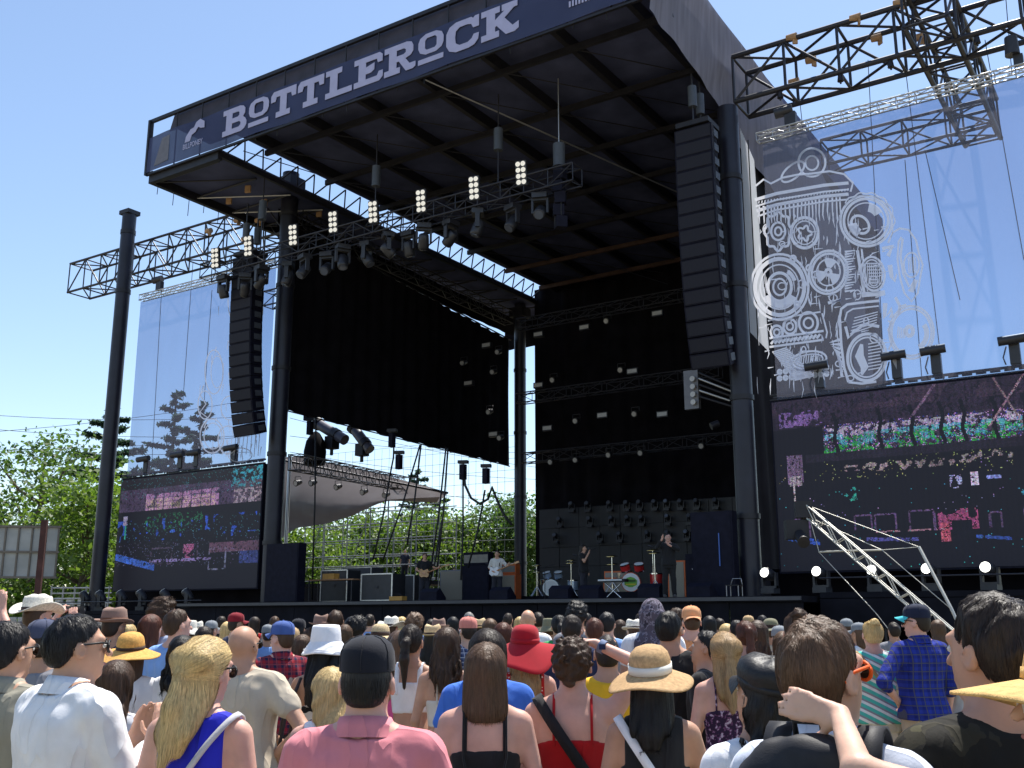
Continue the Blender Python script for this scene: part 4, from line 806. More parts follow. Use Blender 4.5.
# ================================================================== side canopy beyond the stage
CAN = cloth_through('canopy_cloth', (.26, .24, .25), .0, .25, .15, 1.0)
t = thing('side_canopy', 'grey sloping fabric canopy over the side stage, seen under the drape', 'canopy', (-40, 42, 5))
def pg(px, py, Y): return at(px, py, 1, Y)
top = [pg(272, 458, 36), pg(300, 456, 38), pg(340, 466, 40), pg(380, 474, 42), pg(410, 482, 43), pg(440, 490, 44), pg(448, 493, 44.5)]
bot = [pg(272, 545, 36), pg(296, 528, 38), pg(325, 524, 40), pg(352, 516, 42), pg(385, 500, 43), pg(415, 498, 44), pg(440, 497, 44.5)]
g = []
for k in range(9):
    f = k / 8; g.append([a * (1 - f) + b * f + np.array((-1.2 * math.sin(f * PI), 1.0 * math.sin(f * PI), -.25 * math.sin(f * PI))) for a, b in zip(top, bot)])
MB().sheet(g).build('cloth', CAN, t)
bar('edge_pole', top[0], top[-1], .06, TRU, t)
p = pg(290, 456, 36); bar('corner_post', (p[0], p[1], 0), p, .09, ALU, t); 
for k, (px, py, Y) in enumerate(((300, 484, 37), (315, 484, 37), (340, 488, 38.5), (366, 493, 40), (388, 496, 41))):
    spot(pg(px, py, Y) - (0, .3, 0), 'par can with pale face under the side canopy, %s' % ORD[k], 'par cans under the side canopy')
# scaffold tower seen through the opening
t = thing('scaffold', 'open tube scaffold with platform behind the left of the stage', 'scaffold', (-45, 46, 0)); SCF = mat('scaffold_tube', (.22, .23, .24), .5, .5)
sx = [at(px, 600, 1, 46)[0] for px in (302, 322, 345, 368, 392, 415, 438)]
for yy in (46, 47.6):
    for x in sx: bar('standard', (x, yy, 0), (x, yy, 10.2 if x < sx[4] else 7.5), .035, SCF, t, 6)
    for z in (3.9, 4.7, 5.3, 6.2, 7.1, 8.0): bar('ledger', (sx[0], yy, z), (sx[-1], yy, z), .03, SCF, t, 6)
for i in range(0, 6, 2): bar('diagonal', (sx[i], 46, 4), (sx[i + 1], 46, 8), .025, SCF, t, 6)
MB().bb((sx[0] - .5, 45.6, 3.55), (sx[-1], 48, 3.75)).build('platform', DECK, t); MB().bb((sx[0] - .5, 45.55, 2.2), (sx[-1] - 1, 45.6, 3.5)).build('skirt_panel', DECK, t)
# thin vertical net lines between stage and trees
b = MB()
for k in range(30):
    a = at(296 + 7.2 * k, 420 + 1.7 * k, 1, 50); b.cyl((a[0], 50, 2), (a[0], 50, 12.5 - .02 * k), .012, n=4, caps=False)
for z in np.linspace(5, 12.4, 12): b.cyl((at(290, 450, 1, 50)[0], 50, z), (at(515, 450, 1, 50)[0], 50, z - .2), .011, n=4, caps=False)
prop(b.build('mesh_net', SCF), 'fine wire netting stretched behind the left stage opening', 'net')
# grey barrier and gear at far left
t = thing('barrier_rack', 'grey metal rack of cases at far left under the pole', 'rack', (-46, 32, 0)); GRY = mat('galvanised', (.30, .31, .33), .45, .6, .2, 6)
for k in range(5): bar('rail', at(52, 588 + 5.5 * k, 1, 31), at(112, 588 + 5.0 * k, 1, 31), .035, GRY, t)
for k in range(6): q = at(52 + 11.5 * k, 588, 1, 31); bar('post', (q[0], 31, 0), (q[0], 31, q[2] + .1), .04, GRY, t)
for k in range(5): q = at(58 + 11.5 * k, 603, 1, 31.1); MB().bb((q[0] - .22, 31.06, q[2] - .35), (q[0] + .2, 31.15, q[2] + .25)).build('pale_case', mat('pale_case', (.45, .47, .5), .6), t)
for k in range(6):
    p0, p1 = at(-14 + 16 * k, 614, 1, 25), at(1 + 16 * k, 614, 1, 25)
    o = thing('crowd_barrier', 'grey crowd barrier section before the left wing, %s' % ORD[k], 'barrier', (p0[0], 25, 0), 'grey crowd barriers'); w_ = p1[0] - p0[0]
    MB().bb((p0[0], 25, 1.7), (p1[0], 25.06, 1.78)).build('rail', GRY, o); MB().bb((p0[0], 25.02, .1), (p1[0], 25.03, 1.7)).build('panel', GRY, o)
# ================================================================== billboard at the left edge, seen from behind
D = 45; t = thing('billboard', 'back of a pale panelled billboard on a rusty post at far left', 'billboard', tuple(far(40, 619, D) * (1, 1, 0)))
PNL = mat('billboard_panel', (.42, .42, .40), .8, 0, .15, 1.2, bump=.2, bscale=3); RUST = mat('rusty_post', (.085, .032, .026), .8, 0, .3, 3)
c0, c1 = far(-60, 528, D), far(60, 525, D + .6); zt0, zt1 = c0[2], c1[2]; zb = far(0, 577, D)[2]
ex = (c1 - c0); ex[2] = 0; Lb = np.linalg.norm(ex); ex /= Lb; nb_ = np.array((-ex[1], ex[0], 0)); ang = math.atan2(ex[1], ex[0])
zt = (zt0 + zt1) / 2
for i in range(9):
    for k in range(2):
        c = c0 * (1, 1, 0) + ex * (Lb * (i + .5) / 9); c[2] = zb + (zt - zb) * (k + .5) / 2
        MB().box(c, (Lb / 9 - .05, .06, (zt - zb) / 2 - .05), rz=ang).build('panel', PNL, t)
for z in (zb, (zb + zt) / 2, zt): c = c0 * (1, 1, 0) + ex * Lb / 2; c[2] = z; MB().box(c - nb_ * .08, (Lb + .2, .1, .09), rz=ang).build('rail', mat('board_frame', (.2, .17, .14), .8), t)
for i in range(10): c = c0 * (1, 1, 0) + ex * Lb * i / 9; c[2] = (zb + zt) / 2; MB().box(c - nb_ * .05, (.07, .08, zt - zb), rz=ang).build('stud', mat('board_frame', (.2, .17, .14), .8), t)
pc = far(41, 560, D - .5)
for f in (0, -.55): MB().box((pc[0] + ex[0] * f * Lb, pc[1] + ex[1] * f * Lb, (zt + .2) / 2), (.24, .22, zt + .2), rz=ang).build('post', RUST, t)
# ================================================================== jib camera crane on the right
t = thing('camera_crane', 'white lattice camera crane arm slanting across the right video wall', 'camera crane', (-4.6, 21.5, 0)); CRW = mat('crane_white', (.5, .48, .42), .4, .2, .1, 6)
YJ = 22.0; A = at(808, 512, 1, YJ); B = at(915, 612, 1, YJ - 1.5); dd = (B - A); E2 = A + dd * 1.55; E2[2] = max(E2[2], .9); B2 = E2
up = np.array((0, 0, .14)); sd_ = np.array((.0, .10, 0))
for s in (-1, 1):
    for u_ in (-1, 1): bar('arm_tube', A + s * sd_ + u_ * up, B2 + s * sd_ + u_ * up, .016, CRW, t)
for i in range(16):
    a = A + (B2 - A) * i / 16; b_ = A + (B2 - A) * (i + 1) / 16
    for s in (-1, 1): bar('lacing_bar', a + s * sd_ + up * (-1) ** i, b_ + s * sd_ - up * (-1) ** i, .011, CRW, t, 5)
m0 = at(885, 549, 1, YJ - .6); m1 = at(845, 551, 1, YJ - .6); m2 = at(919, 547, 1, YJ - .6); lowp = at(819, 552, 1, YJ - .3)
bar('strut', at(842, 551, 1, YJ - .5), lowp, .018, CRW, t, 6); bar('strut', at(842, 551, 1, YJ - .5), at(882, 550, 1, YJ - .6), .018, CRW, t, 6); bar('mast', m2, at(951, 608, 1, YJ - 1.2), .03, CRW, t); bar('mast', at(951, 608, 1, YJ - 1.2), at(975, 660, 1, YJ - 1.6), .03, CRW, t)
for p, q in ((A + up, m2), (m2, at(882, 550, 1, YJ - .6)), (at(815, 520, 1, YJ), at(882, 550, 1, YJ - .6)), (at(882, 550, 1, YJ - .6), at(950, 608, 1, YJ - 1.2)), (A, lowp), (lowp, at(875, 612, 1, YJ - 1.3)), (at(875, 612, 1, YJ - 1.3), at(905, 650, 1, YJ - 1.5))): bar('stay_cable', p, q, .008, CRW, t, 5)
MB().box(A + (-.1, 0, .05), (.35, .3, .35), rz=.4).build('head_bracket', BLK, t)
hd = at(796, 530, 1, YJ); MB().box(hd, (.45, .35, .4), rz=.5).build('camera_body', BLK, t); MB().cyl(hd + (0.1, -.1, -.1), hd + (.3, -.45, -.3), .11, .13, n=12).build('lens', BLK, t); bar('head_post', A, hd, .05, BLK, t)
MB().cyl(B2 * (1, 1, 0), B2, .12, n=12).build('pedestal', BLK, t)
# ================================================================== power lines at the left
WG_ = 'power lines crossing the sky at the left'
for (x0, y0, x1, y1) in ((-60, 411, 240, 417), (-60, 435, 260, 398), (-60, 424, 240, 436), (-60, 445, 250, 452), (-60, 449, 250, 436), (290, 418, 560, 470), (290, 452, 560, 480), (290, 436, 560, 452), (290, 470, 560, 505)):
    a, b = far(x0, y0, 90), far(x1, y1, 95 if x0 < 0 else 100); P = [a + (b - a) * s - np.array((0, 0, .5 * 4 * s * (1 - s))) for s in np.linspace(0, 1, 12)]
    prop(MB().tube(P, .022, 4).build('power_line', CABLE), 'thin power line crossing the sky behind the trees' if x0 < 0 else 'thin power line in the sky behind the stage opening', 'power line', WG_ if x0 < 0 else 'power lines behind the stage')
# ================================================================== trees
def leaf_mat(name, c1, c2):
    m = bpy.data.materials.new(name); m.use_nodes = True; n = m.node_tree.nodes; l = m.node_tree.links; n.clear()
    o = n.new('ShaderNodeOutputMaterial'); d = n.new('ShaderNodeBsdfPrincipled'); t = n.new('ShaderNodeBsdfTranslucent'); g_ = n.new('ShaderNodeNewGeometry')
    r = n.new('ShaderNodeValToRGB'); r.color_ramp.elements[0].color = tuple(c1) + (1,); r.color_ramp.elements[1].color = tuple(c2) + (1,)
    l.new(g_.outputs['Random Per Island'], r.inputs[0]); l.new(r.outputs[0], d.inputs['Base Color']); d.inputs['Roughness'].default_value = .55
    h = n.new('ShaderNodeHueSaturation'); h.inputs['Value'].default_value = 1.7; h.inputs['Saturation'].default_value = 1.1; l.new(r.outputs[0], h.inputs['Color']); l.new(h.outputs[0], t.inputs[0])
    x = n.new('ShaderNodeMixShader'); x.inputs[0].default_value = .42; l.new(d.outputs[0], x.inputs[1]); l.new(t.outputs[0], x.inputs[2]); l.new(x.outputs[0], o.inputs[0]); return m
LF1 = leaf_mat('leaf_bright', (.05, .10, .015), (.15, .22, .04)); LF2 = leaf_mat('leaf_mid', (.035, .075, .018), (.10, .16, .035)); LF3 = leaf_mat('needle_dark', (.02, .045, .028), (.05, .085, .05)); BARK = mat('bark', (.10, .075, .055), .9, 0, .3, 4, bump=.6, bscale=12)
def leaves(pts, size, seed, narrow=.55):
    r = np.random.default_rng(seed); n = len(pts); nr = r.standard_normal((n, 3)); nr[:, 2] = np.abs(nr[:, 2]) + .3; nr /= np.linalg.norm(nr, axis=1)[:, None]
    u = np.cross(nr, r.standard_normal((n, 3))); u /= np.linalg.norm(u, axis=1)[:, None]; v = np.cross(nr, u); s = size * (.6 + .8 * r.random((n, 1)))
    V = np.stack([pts - u * s, pts - v * s * narrow, pts + u * s, pts + v * s * narrow], 1).reshape(-1, 3)
    return V
def mesh_quads(name, V, m):
    n = len(V) // 4; me = bpy.data.meshes.new(name); me.vertices.add(len(V)); me.vertices.foreach_set('co', V.astype(np.float32).ravel()); me.loops.add(len(V)); me.loops.foreach_set('vertex_index', np.arange(len(V), dtype=np.int32))
    me.polygons.add(n); me.polygons.foreach_set('loop_start', np.arange(0, len(V), 4, dtype=np.int32)); me.update(calc_edges=True); me.materials.append(m); return me
def tree(base, H, rad, lab, seed, lm, n=5000, leaf=.22, grp=None, low=.25, blobs=16, fill=.8):
    r = np.random.default_rng(seed); base = np.array((base[0], base[1], 0.)); t = thing('leafy_tree', lab, 'tree', tuple(base), grp)
    tr = MB(); P = [np.array((r.normal(0, .02 * H * k), r.normal(0, .02 * H * k), H * .78 * k)) for k in np.linspace(0, 1, 7)]; tr.tube([base + p for p in P], np.linspace(.028 * H, .006 * H, 7), 8); tr.build('trunk', BARK, t)
    C = []; br = MB()
    for k in range(blobs):
        z = H * (low + (1 - low) * (k + .5) / blobs * .93); f = (z / H - low) / (1 - low); rr = rad * (.35 + .75 * math.sin(PI * min(1, .22 + .70 * f))) * (.75 + .4 * r.random()); a = k * 2.4 + r.random()
        c = np.array((math.cos(a) * rr * .62, math.sin(a) * rr * .62, z)); C.append((c, rad * (.34 + .24 * r.random())))
        s0 = P[min(5, int(z / H * 6.5))]; mid = (s0 * .5 + c * .5) + (0, 0, -.03 * H); br.tube([base + s0, base + mid, base + c], [.011 * H, .007 * H, .003 * H], 6)
    br.build('limbs', BARK, t)
    pts = []
    for c, cr in C:
        m_ = n // blobs; d = r.standard_normal((m_, 3)); d /= np.linalg.norm(d, axis=1)[:, None]; q = r.random((m_, 1)) ** .45
        cl = c + d * q * cr * np.array((1.15, 1.15, .8)) * (1 + .35 * np.sin(d[:, :1] * 7 + d[:, 2:] * 5)); pts.append(cl)
    pts = np.vstack(pts); link('crown', mesh_quads('crown', leaves(pts, leaf, seed), lm), t); return t
def conifer(base, H, rad, lab, seed, n=7000, grp=None, leaf=.2):
    r = np.random.default_rng(seed); base = np.array((base[0], base[1], 0.)); t = thing('conifer_tree', lab, 'tree', tuple(base), grp)
    MB().cyl(base, base + (0, 0, H * .97), .018 * H, .003 * H, 8).build('trunk', BARK, t)
    pts = []; br = MB(); nb = 46
    for k in range(nb):
        f = k / nb; z = H * (.14 + .84 * f); L = rad * (1 - f) ** .75 * (.65 + .5 * r.random()) + .25; a = k * 2.4 + r.random(); tip = np.array((math.cos(a) * L, math.sin(a) * L, z - .12 * L + .25 * L * (f > .6)))
        br.cyl(base + (0, 0, z), base + tip, .006 * H * (1 - f) + .02, .01, 5, caps=False)
        m_ = int(n / nb * (.4 + 1.2 * (1 - f))); s = r.random((m_, 1)) ** .7; pts.append(np.array((0, 0, z)) * (1 - s) + tip * s + r.standard_normal((m_, 3)) * np.array((.16, .16, .09)) * (.3 + L * .3))
    br.build('limbs', BARK, t); link('crown', mesh_quads('crown', leaves(np.vstack(pts), leaf, seed, .4), LF3), t); return t
TG = 'leafy trees behind the stage'
def tb(px, D): return far(px, 619, D)
tree(tb(26, 66), 13.6, 5.0, 'loose leafy tree with bare limbs behind the billboard', 11, LF2, 5200, .17, TG, .22, 15)
tree(tb(80, 58), 9.3, 4.4, 'bright green tree between billboard and lone pole', 12, LF1, 13000, .16, TG, .06, 20)
tree(tb(-35, 72), 9.5, 4.5, 'green tree at the left picture edge', 13, LF2, 7500, .16, TG, .06, 16)
tree(tb(120, 72), 8.5, 4.0, 'green tree filling in behind the lone pole', 14, LF1, 7500, .16, TG, .03, 16)
conifer(tb(94, 80), 18.6, 6.2, 'dark tall pine rising behind the lone pole', 15, 20000, 'conifers beyond the stage', .26)
conifer(tb(160, 78), 19.4, 4.2, 'dark conifer seen through the left scrim, nearest the pole', 16, 8000, 'conifers beyond the stage', .26)
conifer(tb(188, 80), 19.0, 4.0, 'dark conifer seen through the left scrim, near its drawing', 17, 8000, 'conifers beyond the stage', .26)
conifer(tb(225, 84), 14.0, 4.0, 'lower conifer behind the left line array', 18, 5000, 'conifers beyond the stage', .26)
tree(tb(300, 70), 7.5, 4.2, 'bright green tree low behind the side canopy', 20, LF1, 13000, .15, TG, .05, 16)
tree(tb(345, 78), 9.2, 4.6, 'bright green tree under the side canopy', 21, LF1, 17000, .15, TG, .05, 18)
tree(tb(392, 80), 9.6, 4.4, 'green tree behind the scaffold', 22, LF1, 17000, .15, TG, .05, 18)
conifer(tb(415, 92), 15.2, 4.8, 'dark conifer beside the canopy tip', 23, 6500, 'conifers beyond the stage', .24)
conifer(tb(437, 95), 13.5, 4.2, 'smaller dark conifer right of the canopy tip', 24, 5500, 'conifers beyond the stage', .24)
tree(tb(445, 82), 10.0, 4.0, 'rounded green tree in the middle of the opening', 25, LF1, 17000, .15, TG, .05, 18)
tree(tb(475, 86), 9.4, 3.6, 'pale green tree behind the bass stack', 26, LF1, 15000, .15, TG, .05, 18)
tree(tb(508, 84), 11.2, 4.2, 'dense green tree beside the rear column', 27, LF2, 22000, .15, TG, .05, 20)
tree(tb(540, 88), 9.5, 4.2, 'green tree half hidden by the back drape', 28, LF2, 12000, .15, TG, .05, 16)
tree(tb(1010, 75), 6.2, 3.6, 'small green tree glimpsed under the right video wall', 29, LF1, 3500, .2, TG, .05, 14)

# a far wood that closes the view low down
r_ = np.random.default_rng(77); n_ = 26000; aa = r_.uniform(-70, 30, n_); dd_ = r_.uniform(118, 132, n_); hh = (3.8 + 1.6 * np.sin(aa * .55) + 1.1 * np.sin(aa * 1.7 + 1)) * r_.random(n_) ** .6
an_ = np.radians(aa) - YAW * 0; pts_ = np.stack([np.sin(np.radians(aa) - .0) * dd_, np.cos(np.radians(aa)) * dd_, hh], 1)
prop(link('far_woods', mesh_quads('far_woods', leaves(pts_, .55, 78), LF2)), 'low dark band of far woods along the horizon', 'woods', kind='stuff')
# ================================================================== people: every figure is grown as one distance field and skinned
def smin(a, b, k):
    h = np.clip(.5 + .5 * (b - a) / k, 0, 1); return b * (1 - h) + a * h - k * h * (1 - h)
def smax(a, b, k): return -smin(-a, -b, k)
class Field:
    def __init__(s, lo, hi, d, zs=None):
        s.xs = np.arange(lo[0], hi[0] + d, d, dtype=np.float32); s.ys = np.arange(lo[1], hi[1] + d, d, dtype=np.float32)
        s.zs = np.arange(lo[2], hi[2] + d, d, dtype=np.float32) if zs is None else np.asarray(zs, np.float32)
        s.d = d; s.D = np.ones((len(s.xs), len(s.ys), len(s.zs)), np.float32)
    def copy(s): c = Field.__new__(Field); c.xs, c.ys, c.zs, c.d, c.D = s.xs, s.ys, s.zs, s.d, s.D.copy(); return c
    def sub(s, lo, hi):
        sl = []
        for ax, l, h in ((s.xs, lo[0], hi[0]), (s.ys, lo[1], hi[1]), (s.zs, lo[2], hi[2])):
            i0 = max(0, int(np.searchsorted(ax, l)) - 1); i1 = min(len(ax), int(np.searchsorted(ax, h)) + 2); sl.append(slice(i0, i1))
        return tuple(sl), s.xs[sl[0]][:, None, None], s.ys[sl[1]][None, :, None], s.zs[sl[2]][None, None, :]
    def put(s, sl, d, k): s.D[sl] = smin(s.D[sl], d.astype(np.float32), k) if k else np.minimum(s.D[sl], d)
    def cone(s, a, b, r0, r1, k=.03, fl=None):
        a = np.array(a, np.float32); b = np.array(b, np.float32); m = max(r0, r1) + .05 + k
        sl, X, Y, Z = s.sub(np.minimum(a, b) - m, np.maximum(a, b) + m)
        if min(q.stop - q.start for q in sl) < 2: return
        ba = b - a; L = max(float(ba @ ba), 1e-9); px, py, pz = X - a[0], Y - a[1], Z - a[2]
        t = np.clip((px * ba[0] + py * ba[1] + pz * ba[2]) / L, 0, 1); qx, qy, qz = px - t * ba[0], py - t * ba[1], pz - t * ba[2]
        d = np.sqrt(qx * qx + qy * qy + qz * qz) - (r0 + (r1 - r0) * t)
        if fl is not None:                       # flatten along a direction
            f = np.array(fl[:3], np.float32); f = f / np.linalg.norm(f); e = qx * f[0] + qy * f[1] + qz * f[2]
            d = np.sqrt(np.maximum(qx * qx + qy * qy + qz * qz + e * e * (fl[3] ** 2 - 1), 0)) - (r0 + (r1 - r0) * t); d = d * .8
        s.put(sl, d, k)
    def loft(s, prof, k=.03, p=2.3, infl=0.0, zr=None, noise=None):
        """prof rows: z, half width, half depth, y offset"""
        P = np.array(prof, np.float32); z0, z1 = (P[0, 0], P[-1, 0]) if zr is None else zr
        m = .06 + infl; sl, X, Y, Z = s.sub((-P[:, 1].max() - m, (P[:, 3] - P[:, 2]).min() - m, z0 - .05), (P[:, 1].max() + m, (P[:, 3] + P[:, 2]).max() + m, z1 + .05))
        zz = Z[0, 0]; ip = lambda c: np.interp(zz, P[:, 0], c)[None, None, :]
        def sm(c):
            f = np.linspace(P[0, 0], P[-1, 0], 60); v = np.interp(f, P[:, 0], c); v2 = np.convolve(np.pad(v, 3, 'edge'), np.ones(7) / 7, 'valid'); return np.interp(zz, f, v2)[None, None, :]
        a = sm(P[:, 1]) + infl; b = sm(P[:, 2]) + infl; c = sm(P[:, 3])
        d = ((np.abs(X / a) ** p + np.abs((Y - c) / b) ** p) ** (1 / p) - 1) * np.minimum(a, b)
        if noise is not None: d = d + noise(X, Y, Z)
        d = np.maximum(d, np.maximum(z0 - Z, Z - z1)); s.put(sl, d, k)
    def ell(s, c, r, k=.02, M=None, piv=None, noise=None, exp=None):
        R_ = max(r) + .05 + k; cc = np.array(c, np.float32)
        if M is not None: cw = M @ (cc - piv) + piv
        else: cw = cc
        sl, X, Y, Z = s.sub(cw - R_, cw + R_)
        if min(q.stop - q.start for q in sl) < 2: return
        if M is not None:
            x, y, z = X - piv[0], Y - piv[1], Z - piv[2]; I = M.T
            X, Y, Z = (I[i, 0] * x + I[i, 1] * y + I[i, 2] * z + piv[i] for i in range(3))
        x, y, z = (X - cc[0]) / r[0], (Y - cc[1]) / r[1], (Z - cc[2]) / r[2]; q = np.sqrt(x * x + y * y + z * z); d = (q - 1) * min(r)
        if noise is not None: d = d + noise(X, Y, Z)
        s.put(sl, d, k)
    def ear(s, sg, M, piv):
        c = np.array((sg * .084, -.008, 1.624)); r = (.0125, .023, .032); cw = M @ (c - piv) + piv; sl, X, Y, Z = s.sub(cw - .09, cw + .09); x, y, z = X - piv[0], Y - piv[1], Z - piv[2]; I = M.T
        X, Y, Z = (I[i, 0] * x + I[i, 1] * y + I[i, 2] * z + piv[i] for i in range(3))
        def e(c, r): return (np.sqrt(((X - c[0]) / r[0]) ** 2 + ((Y - c[1]) / r[1]) ** 2 + ((Z - c[2]) / r[2]) ** 2) - 1) * min(r)
        d = smax(e(c, r), -e(c + np.array((sg * .011, .004, .003)), (.010, .012, .019)), .003); s.put(sl, d, .004)
    def sample(s, P):
        P = np.atleast_2d(P); out = []
        idx = []; fr = []
        for ax, q in zip((s.xs, s.ys, s.zs), P.T):
            i = np.clip(np.searchsorted(ax, q) - 1, 0, len(ax) - 2); idx.append(i); fr.append(np.clip((q - ax[i]) / (ax[i + 1] - ax[i]), 0, 1))
        v = 0
        for dx in (0, 1):
            for dy in (0, 1):
                for dz in (0, 1):
                    w_ = (fr[0] if dx else 1 - fr[0]) * (fr[1] if dy else 1 - fr[1]) * (fr[2] if dz else 1 - fr[2]); v = v + w_ * s.D[idx[0] + dx, idx[1] + dy, idx[2] + dz]
        return v
    def grad(s, P, e=.008):
        g = np.stack([s.sample(P + np.eye(3)[i] * e) - s.sample(P - np.eye(3)[i] * e) for i in range(3)], 1); return g / np.maximum(np.linalg.norm(g, axis=1), 1e-6)[:, None]
    def mesh(s):
        D = s.D; ins = D < 0; nx, ny, nz = D.shape
        c = np.zeros((nx - 1, ny - 1, nz - 1), np.int8)
        for i in (0, 1):
            for j in (0, 1):
                for k in (0, 1): c += ins[i:nx - 1 + i, j:ny - 1 + j, k:nz - 1 + k]
        I, J, K = np.nonzero((c > 0) & (c < 8)); n = len(I)
        if n == 0: return np.zeros((0, 3)), np.zeros((0, 4), int)
        acc = np.zeros((n, 3)); cnt = np.zeros(n); cor = [(i, j, k) for i in (0, 1) for j in (0, 1) for k in (0, 1)]
        val = {q: D[I + q[0], J + q[1], K + q[2]] for q in cor}
        for q in cor:
            for ax in range(3):
                if q[ax] == 0:
                    r = list(q); r[ax] = 1; r = tuple(r); a, b = val[q], val[r]; m = (a < 0) != (b < 0); t = np.where(m, a / np.where(m, a - b, 1), 0)
                    p = np.zeros((n, 3)); p += q; p[:, ax] = t; acc += p * m[:, None]; cnt += m
        f = acc / cnt[:, None]; V = np.stack([ax[q] + f[:, d] * (ax[q + 1] - ax[q]) for d, (ax, q) in enumerate(((s.xs, I), (s.ys, J), (s.zs, K)))], 1)
        vid = -np.ones((nx - 1, ny - 1, nz - 1), np.int64); vid[I, J, K] = np.arange(n); F = []
        for ax in range(3):
            sl0 = [slice(None)] * 3; sl1 = [slice(None)] * 3; sl0[ax] = slice(0, -1); sl1[ax] = slice(1, None); A = ins[tuple(sl0)]; B = ins[tuple(sl1)]
            i, j, k = np.nonzero(A != B); o = [(ax + 1) % 3, (ax + 2) % 3]; ijk = np.stack([i, j, k], 1)
            ok = (ijk[:, o[0]] > 0) & (ijk[:, o[1]] > 0) & (ijk[:, o[0]] < D.shape[o[0]] - 1) & (ijk[:, o[1]] < D.shape[o[1]] - 1); ijk = ijk[ok]; flip = A[i[ok], j[ok], k[ok]]
            def g(da, db): q = ijk.copy(); q[:, o[0]] += da; q[:, o[1]] += db; return vid[q[:, 0], q[:, 1], q[:, 2]]
            quad = np.stack([g(-1, -1), g(0, -1), g(0, 0), g(-1, 0)], 1); quad[~flip] = quad[~flip][:, ::-1]; F.append(quad)
        F = np.vstack(F); F = F[(F >= 0).all(1)]; return V, F
def mesh_from(name, V, F, m, smooth=True):
    me = bpy.data.meshes.new(name); me.vertices.add(len(V)); me.vertices.foreach_set('co', np.asarray(V, np.float32).ravel()); me.loops.add(F.size); me.loops.foreach_set('vertex_index', F.astype(np.int32).ravel())
    me.polygons.add(len(F)); me.polygons.foreach_set('loop_start', np.arange(0, F.size, 4, dtype=np.int32)); me.polygons.foreach_set('use_smooth', np.full(len(F), smooth)); me.update(calc_edges=True)
    for q in (m if isinstance(m, (list, tuple)) else [m]): me.materials.append(q)
    return me
def relax(V, F, it=1, lam=.5):
    for _ in range(it):
        S = np.zeros_like(V); C = np.zeros(len(V))
        for a, b in ((0, 1), (1, 2), (2, 3), (3, 0)):
            np.add.at(S, F[:, a], V[F[:, b]]); np.add.at(S, F[:, b], V[F[:, a]]); np.add.at(C, F[:, a], 1); np.add.at(C, F[:, b], 1)
        V = V + lam * (S / np.maximum(C, 1)[:, None] - V)
    return V
def fnoise(seed, amp, fx, fy, fz, n=6):
    r = np.random.default_rng(seed); W = r.standard_normal((n, 3)) * (fx, fy, fz); ph = r.random(n) * 6.28
    def f(X, Y, Z):
        q = 0
        for (a, b, c), p in zip(W, ph): q = q + np.sin(a * X + b * Y + c * Z + p)
        return amp * q / math.sqrt(n)
    return f
# ------------------------------------------------------------------ materials of people
SKIN = {'fair': (.60, .37, .27), 'tan': (.47, .26, .17), 'warm': (.53, .30, .20), 'deep': (.30, .16, .10), 'pink': (.62, .35, .27)}
def skin(k): return mat('skin_' + k, SKIN[k], .52, 0, .15, 9, bump=.08, bscale=120, spec=.35, sss=.12)
HAIRC = {'black': (.010, .009, .010), 'dark': (.022, .014, .010), 'brown': (.060, .032, .018), 'mid': (.10, .055, .030), 'auburn': (.095, .032, .018), 'blonde': (.60, .43, .19), 'ombre': (.40, .255, .12), 'grey': (.20, .19, .18)}
def hair_mat(k):
    nm = 'hair_' + k
    if nm in MATS: return MATS[nm]
    c = HAIRC[k]; m = bpy.data.materials.new(nm); m.use_nodes = True; n = m.node_tree.nodes; l = m.node_tree.links; p = n['Principled BSDF']; p.inputs['Roughness'].default_value = .5; p.inputs['Specular IOR Level'].default_value = .3
    g_ = n.new('ShaderNodeNewGeometry'); r = n.new('ShaderNodeValToRGB'); r.color_ramp.elements[0].color = tuple(v * .6 for v in c) + (1,); r.color_ramp.elements[1].color = tuple(v * 1.5 for v in c) + (1,)
    tc = n.new('ShaderNodeTexCoord'); mp = n.new('ShaderNodeMapping'); mp.inputs['Scale'].default_value = (1, 1, .12); nz = n.new('ShaderNodeTexNoise'); nz.inputs['Scale'].default_value = 110; nz.inputs['Detail'].default_value = 3
    l.new(tc.outputs['Object'], mp.inputs[0]); l.new(mp.outputs[0], nz.inputs['Vector'])
    ad = n.new('ShaderNodeMath'); ad.operation = 'ADD'; ad.inputs[1].default_value = -.5; l.new(g_.outputs['Random Per Island'], ad.inputs[0]); a2 = n.new('ShaderNodeMath'); a2.operation = 'MULTIPLY_ADD'; a2.inputs[1].default_value = .6; l.new(ad.outputs[0], a2.inputs[0]); l.new(nz.outputs[0], a2.inputs[2])
    l.new(a2.outputs[0], r.inputs[0]); l.new(r.outputs[0], p.inputs['Base Color'])
    bp = n.new('ShaderNodeBump'); bp.inputs['Strength'].default_value = .7; bp.inputs['Distance'].default_value = .006; l.new(nz.outputs[0], bp.inputs['Height']); l.new(bp.outputs[0], p.inputs['Normal'])
    MATS[nm] = m; return m
